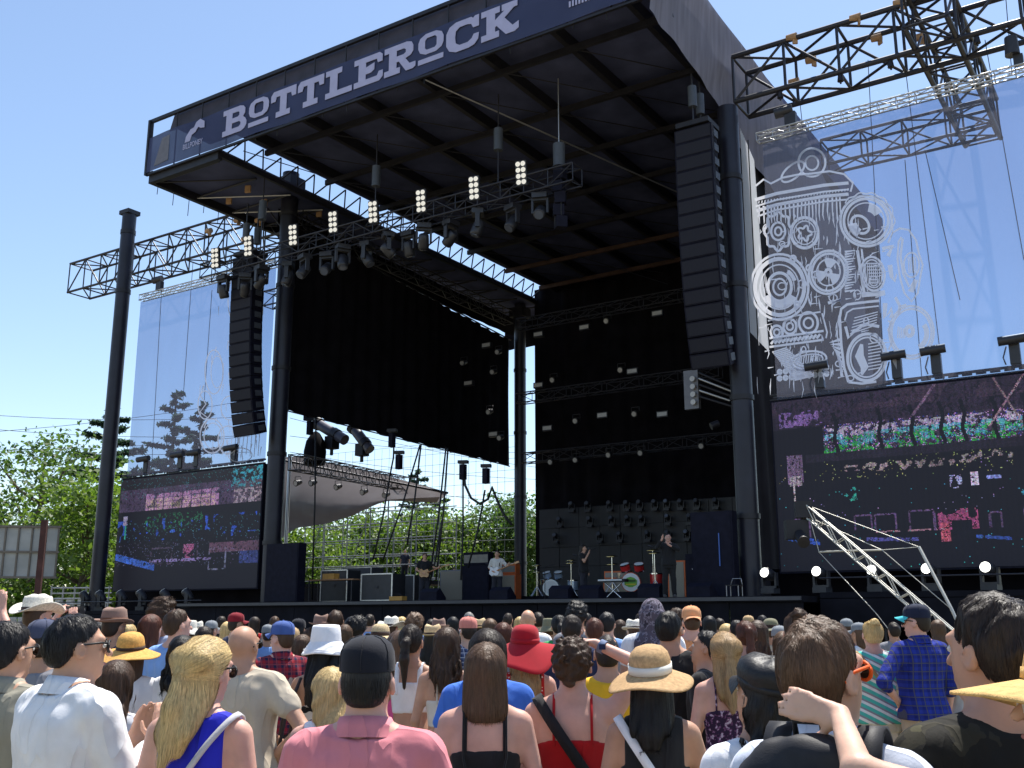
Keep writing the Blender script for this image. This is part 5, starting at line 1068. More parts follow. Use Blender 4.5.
def wrinkle(m):
    """soft drag folds on a garment: ridged, stretched relief"""
    n = m.node_tree.nodes; l = m.node_tree.links; p = n['Principled BSDF']; prev = p.inputs['Normal'].links[0].from_socket if p.inputs['Normal'].links else None
    tc = n.new('ShaderNodeTexCoord'); mp = n.new('ShaderNodeMapping'); mp.inputs['Rotation'].default_value = (0, .5, .3); mp.inputs['Scale'].default_value = (1.0, 1.0, .38); nz = n.new('ShaderNodeTexNoise'); nz.inputs['Scale'].default_value = 5.5; nz.inputs['Detail'].default_value = 1.8; nz.inputs['Distortion'].default_value = 1.1
    l.new(tc.outputs['Object'], mp.inputs[0]); l.new(mp.outputs[0], nz.inputs['Vector'])
    a = n.new('ShaderNodeMath'); a.operation = 'SUBTRACT'; a.inputs[1].default_value = .5; l.new(nz.outputs[0], a.inputs[0]); b = n.new('ShaderNodeMath'); b.operation = 'ABSOLUTE'; l.new(a.outputs[0], b.inputs[0]); c = n.new('ShaderNodeMath'); c.operation = 'POWER'; c.inputs[1].default_value = .75; l.new(b.outputs[0], c.inputs[0])
    bp = n.new('ShaderNodeBump'); bp.inputs['Strength'].default_value = .75; bp.inputs['Distance'].default_value = .035; bp.invert = True; l.new(c.outputs[0], bp.inputs['Height'])
    if prev is not None: l.new(prev, bp.inputs['Normal'])
    l.new(bp.outputs[0], p.inputs['Normal']); return m
def cloth(name, col, var=.08, **k):
    if 'cloth_' + name in MATS: return MATS['cloth_' + name]
    m = mat('cloth_' + name, col, .85, 0, var, 10, bump=.12, bscale=k.pop('bscale', 160), spec=.2, sheen=.1, **k)
    return m if any(q in name for q in ('hat', 'cap', 'felt', 'visor', 'strap', 'band')) else wrinkle(m)
def pattern(name, kind, c1, c2, c3=None, s=20.0):
    nm = 'cloth_' + name
    if nm in MATS: return MATS[nm]
    m = bpy.data.materials.new(nm); m.use_nodes = True; n = m.node_tree.nodes; l = m.node_tree.links; p = n['Principled BSDF']; p.inputs['Roughness'].default_value = .85; p.inputs['Specular IOR Level'].default_value = .2
    tc = n.new('ShaderNodeTexCoord'); sp = n.new('ShaderNodeSeparateXYZ'); l.new(tc.outputs['Object'], sp.inputs[0])
    def math_(op, a, b=None):
        q = n.new('ShaderNodeMath'); q.operation = op
        for i, v in enumerate((a, b)):
            if v is None: continue
            if isinstance(v, (int, float)): q.inputs[i].default_value = v
            else: l.new(v, q.inputs[i])
        return q.outputs[0]
    def mix(f, a, b):
        q = n.new('ShaderNodeMix'); q.data_type = 'RGBA'; l.new(f, q.inputs[0])
        for i, v in ((6, a), (7, b)):
            if isinstance(v, tuple): q.inputs[i].default_value = v + (1,)
            else: l.new(v, q.inputs[i])
        return q.outputs[2]
    def wave(v, sc, th, ph=0): return math_('GREATER_THAN', math_('SINE', math_('ADD', math_('MULTIPLY', v, sc), ph)), th)
    x, y, z = sp.outputs
    if kind == 'plaid':
        f1 = math_('MULTIPLY', math_('ADD', wave(x, s, .25), wave(z, s, .25)), .5); col = mix(f1, c1, c2)
        f2 = math_('MAXIMUM', wave(x, s, .93, 2.2), wave(z, s, .93, 2.2)); col = mix(f2, col, c3)
    elif kind == 'stripes':
        d = math_('ADD', math_('MULTIPLY', x, .55), z); a = math_('MODULO', math_('ADD', math_('MULTIPLY', d, s), 40), 3)
        col = mix(math_('GREATER_THAN', a, 1.3), c1, c2); col = mix(math_('GREATER_THAN', a, 2.3), col, c3)
    elif kind == 'dots':
        v = n.new('ShaderNodeTexVoronoi'); v.inputs['Scale'].default_value = s; v.inputs['Randomness'].default_value = .25; l.new(tc.outputs['Object'], v.inputs['Vector']); col = mix(math_('LESS_THAN', v.outputs['Distance'], .28), c1, c2)
    elif kind == 'zebra':
        nz = n.new('ShaderNodeTexNoise'); nz.inputs['Scale'].default_value = 5; l.new(tc.outputs['Object'], nz.inputs['Vector']); q = math_('SINE', math_('ADD', math_('MULTIPLY', z, s), math_('MULTIPLY', nz.outputs[0], 18.0))); col = mix(math_('GREATER_THAN', q, 0), c1, c2)
    else:
        nz = n.new('ShaderNodeTexNoise'); nz.inputs['Scale'].default_value = s; nz.inputs['Detail'].default_value = 3; l.new(tc.outputs['Object'], nz.inputs['Vector']); r = n.new('ShaderNodeValToRGB'); r.color_ramp.interpolation = 'CONSTANT'
        r.color_ramp.elements[0].color = c1 + (1,); r.color_ramp.elements[1].color = c2 + (1,); r.color_ramp.elements[1].position = .52; e = r.color_ramp.elements.new(.60); e.color = (c3 or c1) + (1,); l.new(nz.outputs[0], r.inputs[0]); col = r.outputs[0]
    l.new(col, p.inputs['Base Color'])
    b = n.new('ShaderNodeTexNoise'); b.inputs['Scale'].default_value = 150; l.new(tc.outputs['Object'], b.inputs['Vector']); bp = n.new('ShaderNodeBump'); bp.inputs['Strength'].default_value = .15; bp.inputs['Distance'].default_value = .004; l.new(b.outputs[0], bp.inputs['Height']); l.new(bp.outputs[0], p.inputs['Normal'])
    MATS[nm] = m; return wrinkle(m)
def straw(name, c):
    nm = 'straw_' + name
    if nm in MATS: return MATS[nm]
    m = mat(nm, c, .8, 0, .22, 60, bump=.6, bscale=260, spec=.2); return m
# ------------------------------------------------------------------ body
TM = [(.80, .160, .112, 0), (.90, .170, .125, -.006), (1.0, .160, .113, 0), (1.1, .150, .103, .005), (1.2, .163, .112, .004), (1.3, .182, .120, 0), (1.38, .182, .112, -.006), (1.43, .150, .090, -.012), (1.465, .090, .070, -.014), (1.50, .060, .062, -.01), (1.55, .056, .06, 0), (1.60, .055, .058, .004)]
TF = [(.80, .165, .115, 0), (.90, .172, .125, -.01), (1.0, .150, .108, -.004), (1.1, .124, .092, .004), (1.2, .135, .100, .008), (1.3, .150, .112, .008), (1.38, .150, .098, -.002), (1.43, .122, .080, -.01), (1.465, .074, .062, -.012), (1.50, .050, .053, -.008), (1.55, .047, .05, 0), (1.60, .047, .05, .004)]
def rotm(yaw, pitch, roll=0):
    cy, sy, cp, sp, cr, sr = math.cos(yaw), math.sin(yaw), math.cos(pitch), math.sin(pitch), math.cos(roll), math.sin(roll)
    return np.array([[cy, -sy, 0], [sy, cy, 0], [0, 0, 1]]) @ np.array([[1, 0, 0], [0, cp, -sp], [0, sp, cp]]) @ np.array([[cr, 0, sr], [0, 1, 0], [-sr, 0, cr]])
PIV = np.array((0, -.005, 1.54))
# arm presets: elbow, wrist, direction of the fingers, palm normal (for the right side, x > 0)
ARMS = {'down': ((.25, -.02, 1.14), (.255, .07, .90), (.05, .15, -1), (-1, 0, 0)), 'hip': ((.40, -.10, 1.17), (.215, .02, 1.02), (-.55, .5, -.55), (.4, .5, .2)), 'front': ((.26, .02, 1.15), (.10, .25, 1.14), (-.7, .6, .1), (0, .3, -1)),
        'phone': ((.27, .06, 1.16), (.16, .33, 1.24), (-.2, .7, .6), (-.5, -.6, .5)), 'clap': ((.25, .07, 1.16), (.055, .30, 1.26), (-.1, .35, .95), (-1, 0, .1)), 'camera': ((.28, .20, 1.36), (.10, .27, 1.60), (-.45, .1, .8), (-.3, .9, 0)),
        'shade': ((.42, .02, 1.64), (.15, .10, 1.70), (-.9, .1, .12), (0, -.3, -1)), 'up': ((.28, .06, 1.66), (.24, .10, 1.92), (0, .1, 1), (0, 1, 0)), 'mic': ((.25, .12, 1.20), (.07, .22, 1.50), (-.5, .1, .6), (-.4, -.5, .3)), 'guitar': ((.29, -.03, 1.16), (.13, .20, 1.04), (-.8, .3, -.3), (0, -1, 0)), 'neck': ((.36, .06, 1.22), (.46, .26, 1.22), (.3, .3, .6), (0, -1, 0))}
def hand(f, w, d, nrm, k=.006, curl=.5, fine=True, scale=1.0):
    d = np.array(d, float); d /= np.linalg.norm(d); nrm = np.array(nrm, float); nrm -= d * (nrm @ d); nrm /= np.linalg.norm(nrm); s = np.cross(nrm, d); w = np.array(w, float); q = scale
    palm = w + d * .085 * q
    for o in (-.024, 0, .024): f.cone(w + s * o * .6 * q, palm + s * o * q, .017 * q, .013 * q, .012)
    if not fine: f.cone(palm, palm + d * .06 - nrm * -.02, .022, .012, .01); return
    for i, (o, L) in enumerate(((-.031, .074), (-.0105, .085), (.0105, .080), (.030, .064))):
        a = palm + s * o * q + d * .005; dd = d + s * (o * 1.2); dd /= np.linalg.norm(dd); c = curl * (.8 + .15 * i)
        b = a + (dd * math.cos(c * .6) + nrm * math.sin(c * .6)) * L * .5 * q; e = b + (dd * math.cos(c * 1.5) + nrm * math.sin(c * 1.5)) * L * .48 * q
        f.cone(a, b, .0118 * q, .0108 * q, .004); f.cone(b, e, .0108 * q, .0094 * q, .003)
    a = w + s * -.022 * q + d * .02 * q; b = a + (d * .55 - s * .75 + nrm * .35) * .045 * q; e = b + (d * .85 - s * .35 + nrm * .3) * .036 * q
    f.cone(a, b, .014 * q, .0105 * q, .01); f.cone(b, e, .0105 * q, .008 * q, .004)
def strap_path(field, c, u, v, a0, a1, off=.006, n=26, rmax=.34):
    """points where rays from c, swept from a0 to a1 in the plane u,v, leave the figure"""
    out = []
    for a in np.linspace(a0, a1, n):
        d = np.array(u) * math.cos(a) + np.array(v) * math.sin(a); ts = np.linspace(.02, rmax, 60); val = field.sample(np.array(c) + ts[:, None] * d); i = np.nonzero(val > off)[0]
        out.append(np.array(c) + d * (ts[i[0]] if len(i) else rmax))
    P = np.array(out)
    for _ in range(2): P[1:-1] = (P[:-2] + 2 * P[1:-1] + P[2:]) / 4
    return P
def ribbon(b, P, wdir, wid, th=.004, mi=0):
    P = np.array(P); w_ = np.array(wdir, float); w_ /= np.linalg.norm(w_); T = np.gradient(P, axis=0); N = np.cross(T, w_); N /= np.maximum(np.linalg.norm(N, axis=1), 1e-9)[:, None]
    b.loft([np.array([p - w_ * wid / 2 - n * th / 2, p + w_ * wid / 2 - n * th / 2, p + w_ * wid / 2 + n * th / 2, p - w_ * wid / 2 + n * th / 2]) for p, n in zip(P, N)], mi)
# ------------------------------------------------------------------ hats, built in head space (band sits at z 1.685)
def hat_parts(kind, m, m2, t, M, seed=0):
    r = np.random.default_rng(seed + 50); th = np.linspace(0, 2 * PI, 40, endpoint=False); A, B, Z0, CY = (.090, .110, 1.685, -.008) if 'cap' in kind else (.094, .116, 1.683, -.010)
    def X(P): return (np.array(P) - PIV) @ M.T + PIV
    def ring(sa, z, fz=None, yo=0): return X([(A * sa * math.cos(a), CY + yo + B * sa * math.sin(a), z + (fz(a, sa) if fz else 0)) for a in th])
    h = t
    def crown(prof, fz=None, name='crown'):
        b = MB(); b.loft([ring(sa, z, fz) for sa, z in prof], cap0=False); return b.build(name, m, h)
    def brim(r1, z0, drop, fz, th_=.006, mm=None):
        b = MB(); s = np.linspace(.97, r1, 8); f = lambda q: drop * (q - .97) / (r1 - .97)
        rg = [ring(q, z0 + f(q) + th_ / 2, fz) for q in s] + [ring(q, z0 + f(q) - th_ / 2, fz) for q in s[::-1]]; rg.append(rg[0]); b.loft(rg, cap0=False, cap1=False); return b.build('brim', mm or m, h)
    def band(z0, z1, s0, s1):
        b = MB(); b.loft([ring(s0, z0), ring(s0 + .035, z0), ring(s1 + .035, z1), ring(s1, z1)], cap0=False, cap1=False); return b.build('band', m2, h)
    if kind in ('cap', 'visor_cap'):
        crown([(1.0, Z0 - .01), (1.0, Z0 + .02), (.97, Z0 + .05), (.86, Z0 + .075), (.62, Z0 + .093), (.30, Z0 + .102), (.05, Z0 + .104)])
        b = MB(); n = 15; rows = []
        for q in np.linspace(0, 1, 6):
            row = [X((A * (1.0 + .0 * q) * math.sin(a) * (1 - .06 * q), CY + B * math.cos(a) + q * .075 * math.cos(a * .9), Z0 + .006 - .012 * q - .028 * (a / 1.15) ** 2 * (.35 + q))) for a in np.linspace(-1.15, 1.15, n)]; rows.append(np.array(row))
        b.sheet([list(q) for q in rows]); b.sheet([list(q + M @ np.array((0, 0, -.005))) for q in rows]); b.build('visor', m2, h)
        b = MB(); b.loft([X([(.009 * q * math.cos(a), CY + .009 * q * math.sin(a), z) for a in th[::4]]) for q, z in ((1, Z0 + .102), (1, Z0 + .108), (.3, Z0 + .111))]); b.build('button', m, h)
        for k in range(6):
            a = k * PI / 3 + .5; b = MB(); b.tube([X((A * s_ * 1.008 * math.cos(a), CY + B * s_ * 1.008 * math.sin(a), z + .0015)) for s_, z in ((1.0, Z0 - .005), (1.0, Z0 + .02), (.97, Z0 + .05), (.86, Z0 + .075), (.62, Z0 + .093), (.30, Z0 + .102))], .0016, 4); b.build('seam', m, h)
    elif kind == 'fedora':
        fz = lambda a, sa: (.012 * math.cos(2 * a) if sa < .8 else 0)
        crown([(1.0, Z0), (.98, Z0 + .04), (.93, Z0 + .08), (.88, Z0 + .103), (.72, Z0 + .112), (.45, Z0 + .092), (.1, Z0 + .085)], fz)
        brim(1.5, Z0, -.004, lambda a, sa: (sa - .97) * (.05 * math.cos(a) ** 2 - .03 * math.sin(a))); band(Z0 + .004, Z0 + .034, 1.0, .985)
    elif kind == 'cowboy':
        crown([(1.0, Z0), (.98, Z0 + .05), (.92, Z0 + .09), (.86, Z0 + .11), (.6, Z0 + .115), (.2, Z0 + .095)], lambda a, sa: .014 * math.cos(2 * a) if sa < .85 else 0)
        brim(1.75, Z0, 0, lambda a, sa: (sa - .97) * (.11 * math.cos(a) ** 2 - .03)); band(Z0 + .004, Z0 + .028, 1.0, .99)
    elif kind in ('sun', 'wide'):
        w_ = 2.0 if kind == 'sun' else 2.15; ph = r.random() * 6
        crown([(1.0, Z0), (1.0, Z0 + .03), (.97, Z0 + .06), (.88, Z0 + .09), (.66, Z0 + .112), (.35, Z0 + .122), (.05, Z0 + .125)])
        brim(w_, Z0, -.045 if kind == 'sun' else -.05, lambda a, sa: (sa - .97) * (.014 * math.sin(2 * a + ph) + .01 * math.sin(3 * a))); band(Z0 + .004, Z0 + (.042 if kind == 'sun' else .026), 1.0, .995)
    elif kind == 'floppy':
        crown([(1.02, Z0), (1.02, Z0 + .03), (1.0, Z0 + .06), (.92, Z0 + .09), (.7, Z0 + .11), (.4, Z0 + .118), (.05, Z0 + .12)])
        brim(2.25, Z0, -.12, lambda a, sa: (sa - .97) * (.055 * math.cos(2 * a) + .028 * math.sin(3 * a + .6)), .008); band(Z0 + .002, Z0 + .03, 1.02, 1.02)
    elif kind == 'bucket':
        crown([(1.02, Z0), (.98, Z0 + .04), (.92, Z0 + .085), (.84, Z0 + .10), (.5, Z0 + .104), (.05, Z0 + .105)])
        brim(1.55, Z0 + .004, -.078, lambda a, sa: (sa - .97) * .012 * math.sin(3 * a), .007)
        for k in range(3): b = MB(); b.loft([ring(1.0 + .2 * k + .04, Z0 - .012 - .019 * k), ring(1.0 + .2 * k + .05, Z0 - .012 - .019 * k + .002)], cap0=False, cap1=False); b.build('stitching', m, h)
    elif kind == 'beret_cap':
        crown([(1.0, Z0 - .01), (1.06, Z0 + .01), (1.12, Z0 + .035), (1.06, Z0 + .065), (.8, Z0 + .085), (.4, Z0 + .092), (.05, Z0 + .094)], lambda a, sa: .004 * math.sin(5 * a))
        band(Z0 - .012, Z0 + .012, 1.0, 1.03)
        b = MB(); rows = [np.array([X((A * math.sin(a), CY + B * math.cos(a) + q * .055 * math.cos(a * .9), Z0 - .004 - .02 * q - .03 * a * a * q)) for a in np.linspace(-1.1, 1.1, 13)]) for q in np.linspace(0, 1, 5)]
        b.sheet([list(q) for q in rows]); b.sheet([list(q + M @ np.array((0, 0, -.005))) for q in rows]); b.build('visor', m2, h)
HATTOP = {'cap': .045, 'visor_cap': .045, 'fedora': .055, 'cowboy': .06, 'sun': .06, 'wide': .06, 'floppy': .055, 'bucket': .04, 'beret_cap': .03, 'scarf': .035, None: .012}
HCLIP = ((-.14, -.06, -.035, -.015, .012, .035, .06, .10), (1.556, 1.562, 1.59, 1.645, 1.655, 1.675, 1.710, 1.735))
def person(px, py, D, label, face=0, sex='m', build=1.0, sk='warm', hair=('short', 'dark'), hat=None, top=('tee', None), bottom=('trousers', None), arms=('down', 'down'), head=(0, 0), res=.011, strands=0, glasses=None, group='people in the crowd', loc=None, H=None, sleeve=.5, rz=None, lean=0.0, height=None, cat='person', legs=0):
    """px,py: top of the head in the survey picture; D: metres ahead of the lens; face: degrees to the right of straight ahead"""
    top_c = 1.75 + HATTOP[hat[0] if hat else None]
    if loc is None:
        q = far(px, py, D); S = q[2] / top_c; loc = np.array((q[0], q[1], 0.)); 
    else: S = height / top_c
    if rz is None: rz = YAW - R(face)
    t = thing('person', label, cat, tuple(loc), group, rz); t.scale = (S * build ** .35, S * build ** .35, S); WL[t] = np.zeros(3)
    T = [(z, a * (build if z < 1.45 else build ** .5), b * (build if z < 1.45 else build ** .5), c) for z, a, b, c in (TM if sex == 'm' else TF)]; shx = (.188 if sex == 'm' else .158) * build ** .7; ar = 1.0 if sex == 'm' else .82; ar *= build ** .5
    near = res <= .0125; seed = int(abs(px) * 7 + D * 13) % 9973
    M = rotm(-R(head[0]), R(head[1]))
    ap = []
    for sgn, nm in ((1, arms[0]), (-1, arms[1])):
        e, w_, d, n_ = [np.array(q, float) for q in (ARMS[nm] if isinstance(nm, str) else nm)]; fl = np.array((sgn, 1, 1)); sh = np.array((sgn * shx, -.012, 1.405)); off = np.array((sgn * (shx - .188), 0, 0)); hw = np.array((sgn * .02 * (build - 1) * 4 if nm == 'down' else 0, 0, 0))
        ap.append((sh, e * fl + off + hw, w_ * fl + off * (.6 if nm != 'down' else 1) + hw, d * fl, n_ * fl, nm, sgn))
    pts = np.array([q for a in ap for q in (a[0], a[1], a[2], a[2] + a[3] / np.linalg.norm(a[3]) * .19)]); lo = np.minimum(pts.min(0) - .08, (-.26 * max(1, build), -.24 * max(1, build), 0)); hi = np.maximum(pts.max(0) + .08, (.26 * max(1, build), .22 * max(1, build), 1.82)); lo[2] = -.02
    zc = 1.0 if min(a[2][2] for a in ap) > 1.0 else .68
    zs = np.concatenate([np.arange(-.02, zc, max(.026, res * 1.5)), np.arange(zc, hi[2] + res, res)])
    f = Field(lo, hi, res, zs)
    f.loft(T, .0, 2.35)
    for s in (-1, 1): f.cone((s * .02, -.022, 1.49), (s * shx * .86, -.016, 1.425), .045 * ar, .05 * ar, .04)
    if sex == 'f':
        for s in (-1, 1): f.ell((s * .068, .085, 1.275), (.06, .06, .062), .03)
    core = f.copy()
    for sh, e, w_, d, n_, nm, sgn in ap:
        f.cone(sh, e, .055 * ar, .040 * ar, .035); f.cone(e, w_, .040 * ar, .027 * ar, .015); hand(f, w_, d, n_, curl=.25 if nm in ('clap', 'up') else (.6 if isinstance(nm, str) else .18), fine=res <= .0135, scale=.95 if sex == 'm' else .86)
    for s in (-1, 1):
        st = .03 + legs; hp = (s * .085, -.005, .90); kn = (s * (.095 + st * .5), .01, .50); an = (s * (.10 + st), -.03, .085)
        f.cone(hp, kn, .092 * (ar + .1), .056, .03); f.cone(kn, an, .056, .036, .02); f.cone((s * (.10 + st), -.05, .04), (s * (.115 + st), .12, .035), .042, .034, .02)
    # head
    f.ell((0, -.012, 1.655), (.078, .097, .096), .02, M, PIV); f.ell((0, .028, 1.598), (.060, .066, .078), .03, M, PIV)
    f.ell((0, .072, 1.541), (.026, .022, .02), .02, M, PIV)
    def HP(p): return M @ (np.array(p) - PIV) + PIV
    f.cone((0, 0, 1.50), HP((0, -.005, 1.59)), .054 if sex == 'm' else .046, .052 if sex == 'm' else .046, .03)
    f.cone(HP((0, .088, 1.652)), HP((0, .116, 1.612)), .009, .014, .008); f.cone(HP((-.02, .085, 1.572)), HP((.02, .085, 1.572)), .010, .010, .008)
    f.cone(HP((-.045, .072, 1.668)), HP((.045, .072, 1.668)), .014, .014, .015)
    for s in (-1, 1): f.ear(s, M, PIV)
    V, F = f.mesh()
    if near: V = relax(V, F, 1, .3)
    link('body', mesh_from('body', V, F, skin(sk)), t)
    if res <= .014:
        for sg in (-1, 1):
            e_ = MB(); c_ = HP((sg * .031, .083, 1.643)); e_.loft([np.array([c_ + M @ np.array((.0125 * math.sin(q) * math.cos(a), .0125 * math.cos(q), .0095 * math.sin(q) * math.sin(a))) for a in np.linspace(0, 2 * PI, 10, endpoint=False)]) for q in (.05, .5, 1.0, 1.5, 2.0)]); eo = e_.build('eye', mat('eye_white', (.7, .68, .64), .3), t)
            i_ = MB(); i_.loft([np.array([c_ + M @ np.array((.006 * q * math.cos(a), .0125, .006 * q * math.sin(a))) for a in np.linspace(0, 2 * PI, 10, endpoint=False)]) for q in (1, .05)]); i_.build('iris', mat('iris', (.04, .025, .02), .2), eo)
            MB().tube([HP((sg * .016, .0935, 1.664)), HP((sg * .032, .092, 1.670)), HP((sg * .049, .080, 1.664))], [.003, .0035, .002], 6).build('eyebrow', mat('brow', (.03, .02, .015), .7), t)
        MB().tube([HP((-.022, .0855, 1.572)), HP((-.008, .0985, 1.5745)), HP((.008, .0985, 1.5745)), HP((.022, .0855, 1.572))], [.003, .0055, .0055, .003], 8).build('lips', mat('lips', (.42, .17, .14), .45), t)
    # ---------------- bottoms
    if bottom[0] in ('trousers', 'shorts'):
        g = Field((-.30 * max(1, build), -.22 * max(1, build), .0), (.30 * max(1, build), .22 * max(1, build), 1.06), max(.016, res * 1.3))
        zl = .06 if bottom[0] == 'trousers' else .62
        g.loft([q for q in T if q[0] <= 1.1], 0, 2.4, .010, (.80, .99))
        nz = fnoise(seed, .004, 30, 30, 18)
        for s in (-1, 1):
            st = .03 + legs; kn = np.array((s * (.095 + st * .5), .01, .50)); an = np.array((s * (.10 + st), -.03, .05)); hp = np.array((s * .085, -.005, .90))
            g.cone(hp, kn, .100 * (ar + .05), .078, .035); 
            if zl < .4: g.cone(kn, an, .078, .064, .03)
        Zg = g.zs[None, None, :]; g.D = np.maximum(g.D + nz(g.xs[:, None, None], g.ys[None, :, None], Zg), zl - Zg); V, F = g.mesh(); link(bottom[0], mesh_from(bottom[0], V, F, bottom[1]), t)
    for s in (-1, 1):
        st = .03 + legs; g = Field((s * (.10 + st) - .09, -.14, -.01), (s * (.10 + st) + .09, .22, .16), .018); g.cone((s * (.10 + st), -.05, .045), (s * (.115 + st), .12, .038), .055, .044, .02); g.cone((s * (.10 + st), -.04, .05), (s * (.10 + st), -.03, .12), .05, .045, .02); g.D = np.maximum(g.D, .004 - g.zs[None, None, :]); V, F = g.mesh(); link('shoe', mesh_from('shoe', V, F, cloth('shoe', (.08, .07, .07))), t)
    # ---------------- top
    kind, tm = top[0], top[1]; strap_m = top[2] if len(top) > 2 else tm
    hem = {'tee': .86, 'shirt': .87, 'polo': .86, 'sleeveless': .88, 'cami': .9, 'bandeau': 1.10, 'crop': 1.14, 'dress': .58, 'camidress': .58, 'none': 9}[kind]
    if kind != 'none':
        slv = {'tee': sleeve, 'shirt': sleeve, 'polo': sleeve, 'dress': 0, 'sleeveless': 0, 'cami': 0, 'bandeau': 0, 'crop': 0, 'camidress': 0}[kind]; loose = .016 if kind in ('tee', 'shirt', 'polo') else .007
        l2 = np.array((min(-.30 * max(1, build), min(a[1][0] for a in ap if True) - .12 if slv else 0), -.26 * max(1, build), hem - .04)); h2 = np.array((max(.30 * max(1, build), max(a[1][0] for a in ap) + .12 if slv else 0), .26 * max(1, build), 1.60))
        if slv > 1: l2 = np.minimum(l2, pts.min(0) - .1); h2 = np.maximum(h2, pts.max(0) + .1); l2[2] = min(l2[2], hem - .04)
        elif slv:
            for a in ap: h2 = np.maximum(h2, a[1] + .1); l2 = np.minimum(l2, np.maximum(a[1] - .1, (l2[0] - 1, l2[1] - 1, hem - .04)))
        l2[2] = min(l2[2], hem - .04); g = Field(l2, h2, max(res, .0105))
        rows = []
        for z, a, b, c in T:
            if z > 1.47: continue
            k_ = max(0, min(1, (1.25 - z) / .3)) if slv else max(0, min(1, (1.0 - z) / .1)) * .8; rows.append((z, a * (1 + .13 * k_), b * (1 + .20 * k_), c))
        if hem < .8: rows = [(hem - .02, rows[0][1] * 1.22, rows[0][2] * 1.35, 0)] + rows
        nz1, nz2 = fnoise(seed + 1, .0058 if slv else .0022, 42, 26, 8), fnoise(seed + 2, .0012 if slv else .0008, 60, 60, 40)
        g.loft(rows, 0, 2.35, loose, (hem, 1.465)); 
        for s in (-1, 1): g.cone((s * .03, -.022, 1.475), (s * shx * .86, -.016, 1.425), .048 * ar, .054 * ar + loose * .5, .04)
        if sex == 'f':
            for s in (-1, 1): g.ell((s * .068, .085 + loose, 1.275), (.062, .062, .064), .035)
        if slv:
            for sh, e, w_, d, n_, nm, sgn in ap:
                if slv <= 1: g.cone(sh, sh + (e - sh) * slv, .062 * ar + .006, (.058 if slv < .8 else .052) * ar + .008, .035)
                else: g.cone(sh, e, .062 * ar + .006, .052 * ar + .006, .035); g.cone(e, e + (w_ - e) * (slv - 1), .052 * ar + .006, .042 * ar + .004, .02)
        X, Y, Z = g.xs[:, None, None], g.ys[None, :, None], g.zs[None, None, :]
        g.D = g.D + nz1(X, Y, Z) * np.clip((1.46 - Z) / .12, .2, 1) + nz2(X, Y, Z)
        g.D = np.maximum(g.D, hem - Z + .006 * np.sin(18 * X))
        neck = np.sqrt((X / 1.0) ** 2 + ((Y + .005) / 1.0) ** 2); nr = {'tee': .074, 'shirt': .052, 'polo': .052}.get(kind, .09); nr = nr * (1 if sex == 'm' else .92) * build ** .4
        if kind in ('tee', 'shirt', 'polo'): g.D = np.maximum(g.D, np.where(Z > 1.44, nr - neck, -1))
        if kind in ('sleeveless', 'dress'):
            g.D = np.maximum(g.D, np.where(Z > 1.28, np.abs(X) - (shx * .80), -1)); g.D = np.maximum(g.D, np.where(Z > 1.40, nr - neck, -1))
        if kind in ('cami', 'camidress', 'crop'):
            zt = (1.30 if kind != 'crop' else 1.36); line = zt - .35 * np.maximum(np.abs(X) - .09, 0) + .05 * (Y > 0); g.D = np.maximum(g.D, Z - line)
        if kind == 'bandeau': g.D = np.maximum(g.D, Z - 1.28)
        V, F = g.mesh()
        if near: V = relax(V, F, 1, .3)
        nm = {'dress': 'dress', 'camidress': 'dress', 'cami': 'camisole', 'bandeau': 'bandeau_top', 'crop': 'crop_top', 'sleeveless': 'sleeveless_top'}.get(kind, 'shirt'); so_ = link(nm, mesh_from(nm, V, F, tm), t)
        if kind in ('shirt', 'polo'):
            b = MB(); n_ = 28; rr = []
            for q, zz in ((.058, 1.47), (.060, 1.505), (.061, 1.522), (.067, 1.526), (.080, 1.495), (.094, 1.462)):
                rr.append(np.array([((q * (1.22 if sex == 'm' else 1.0) * build ** .35) * math.sin(a), -.010 - (q * 1.05 * build ** .35) * math.cos(a), zz + (.012 * math.cos(a)) - .022 * max(0, -math.cos(a))) for a in np.linspace(-2.95, 2.95, n_)]))
            b.sheet([list(q) for q in rr]); b.build('collar', tm, t)
        if kind in ('cami', 'camidress', 'crop', 'bandeau'):
            for s in (-1, 1):
                xs_ = (.085 if kind != 'bandeau' else .05); P = strap_path(core, (s * xs_, -.005, 1.27), (0, -1, 0), (0, 0, 1), .0 if kind != 'bandeau' else -.2, PI, .004); b = MB(); ribbon(b, P, (1, 0, 0), .012 if kind == 'cami' else (.035 if kind == 'crop' else .010)); b.build('strap', strap_m, t)
    else: g = None
    # ---------------- hair
    hk, hc = hair; hm = hair_mat(hc) if hc else None; hs = max(min(res, .0105), .007) if near else res * .9
    if hk != 'bald':
        zlow = {'short': 1.50, 'crew': 1.50, 'curly': 1.48, 'mop': 1.46}.get(hk, 1.05); hf = Field((-.19, -.24, zlow), (.19, .17, 1.83), hs)
        # field in head space, mesh moved with the head afterwards
        nzh = fnoise(seed + 4, .0035 if hk not in ('curly', 'mop', 'updo') else (.010 if hk != 'mop' else .005), 90, 90, 22 if hk not in ('curly', 'updo') else 90, 8)
        th = {'short': .009, 'crew': .005, 'curly': .034, 'mop': .015, 'shaved': .003}.get(hk, .013); th = th if not hat else min(th, .006)
        tp_ = lambda X, Y, Z: -th * np.clip((Z - np.interp(Y, HCLIP[0], HCLIP[1])) / .07, .12, 1) * (1 if not hat else .8) + (nzh(X, Y, Z) * np.clip((Z - 1.57) / .08, .15, 1) if not hat else 0)
        hf.ell((0, -.012, 1.655), (.078, .097, .096), 0, noise=tp_)
        hf.ell((0, -.042, 1.60), (.066, .060, .062), .02, noise=tp_)
        X, Y, Z = hf.xs[:, None, None], hf.ys[None, :, None], hf.zs[None, None, :]
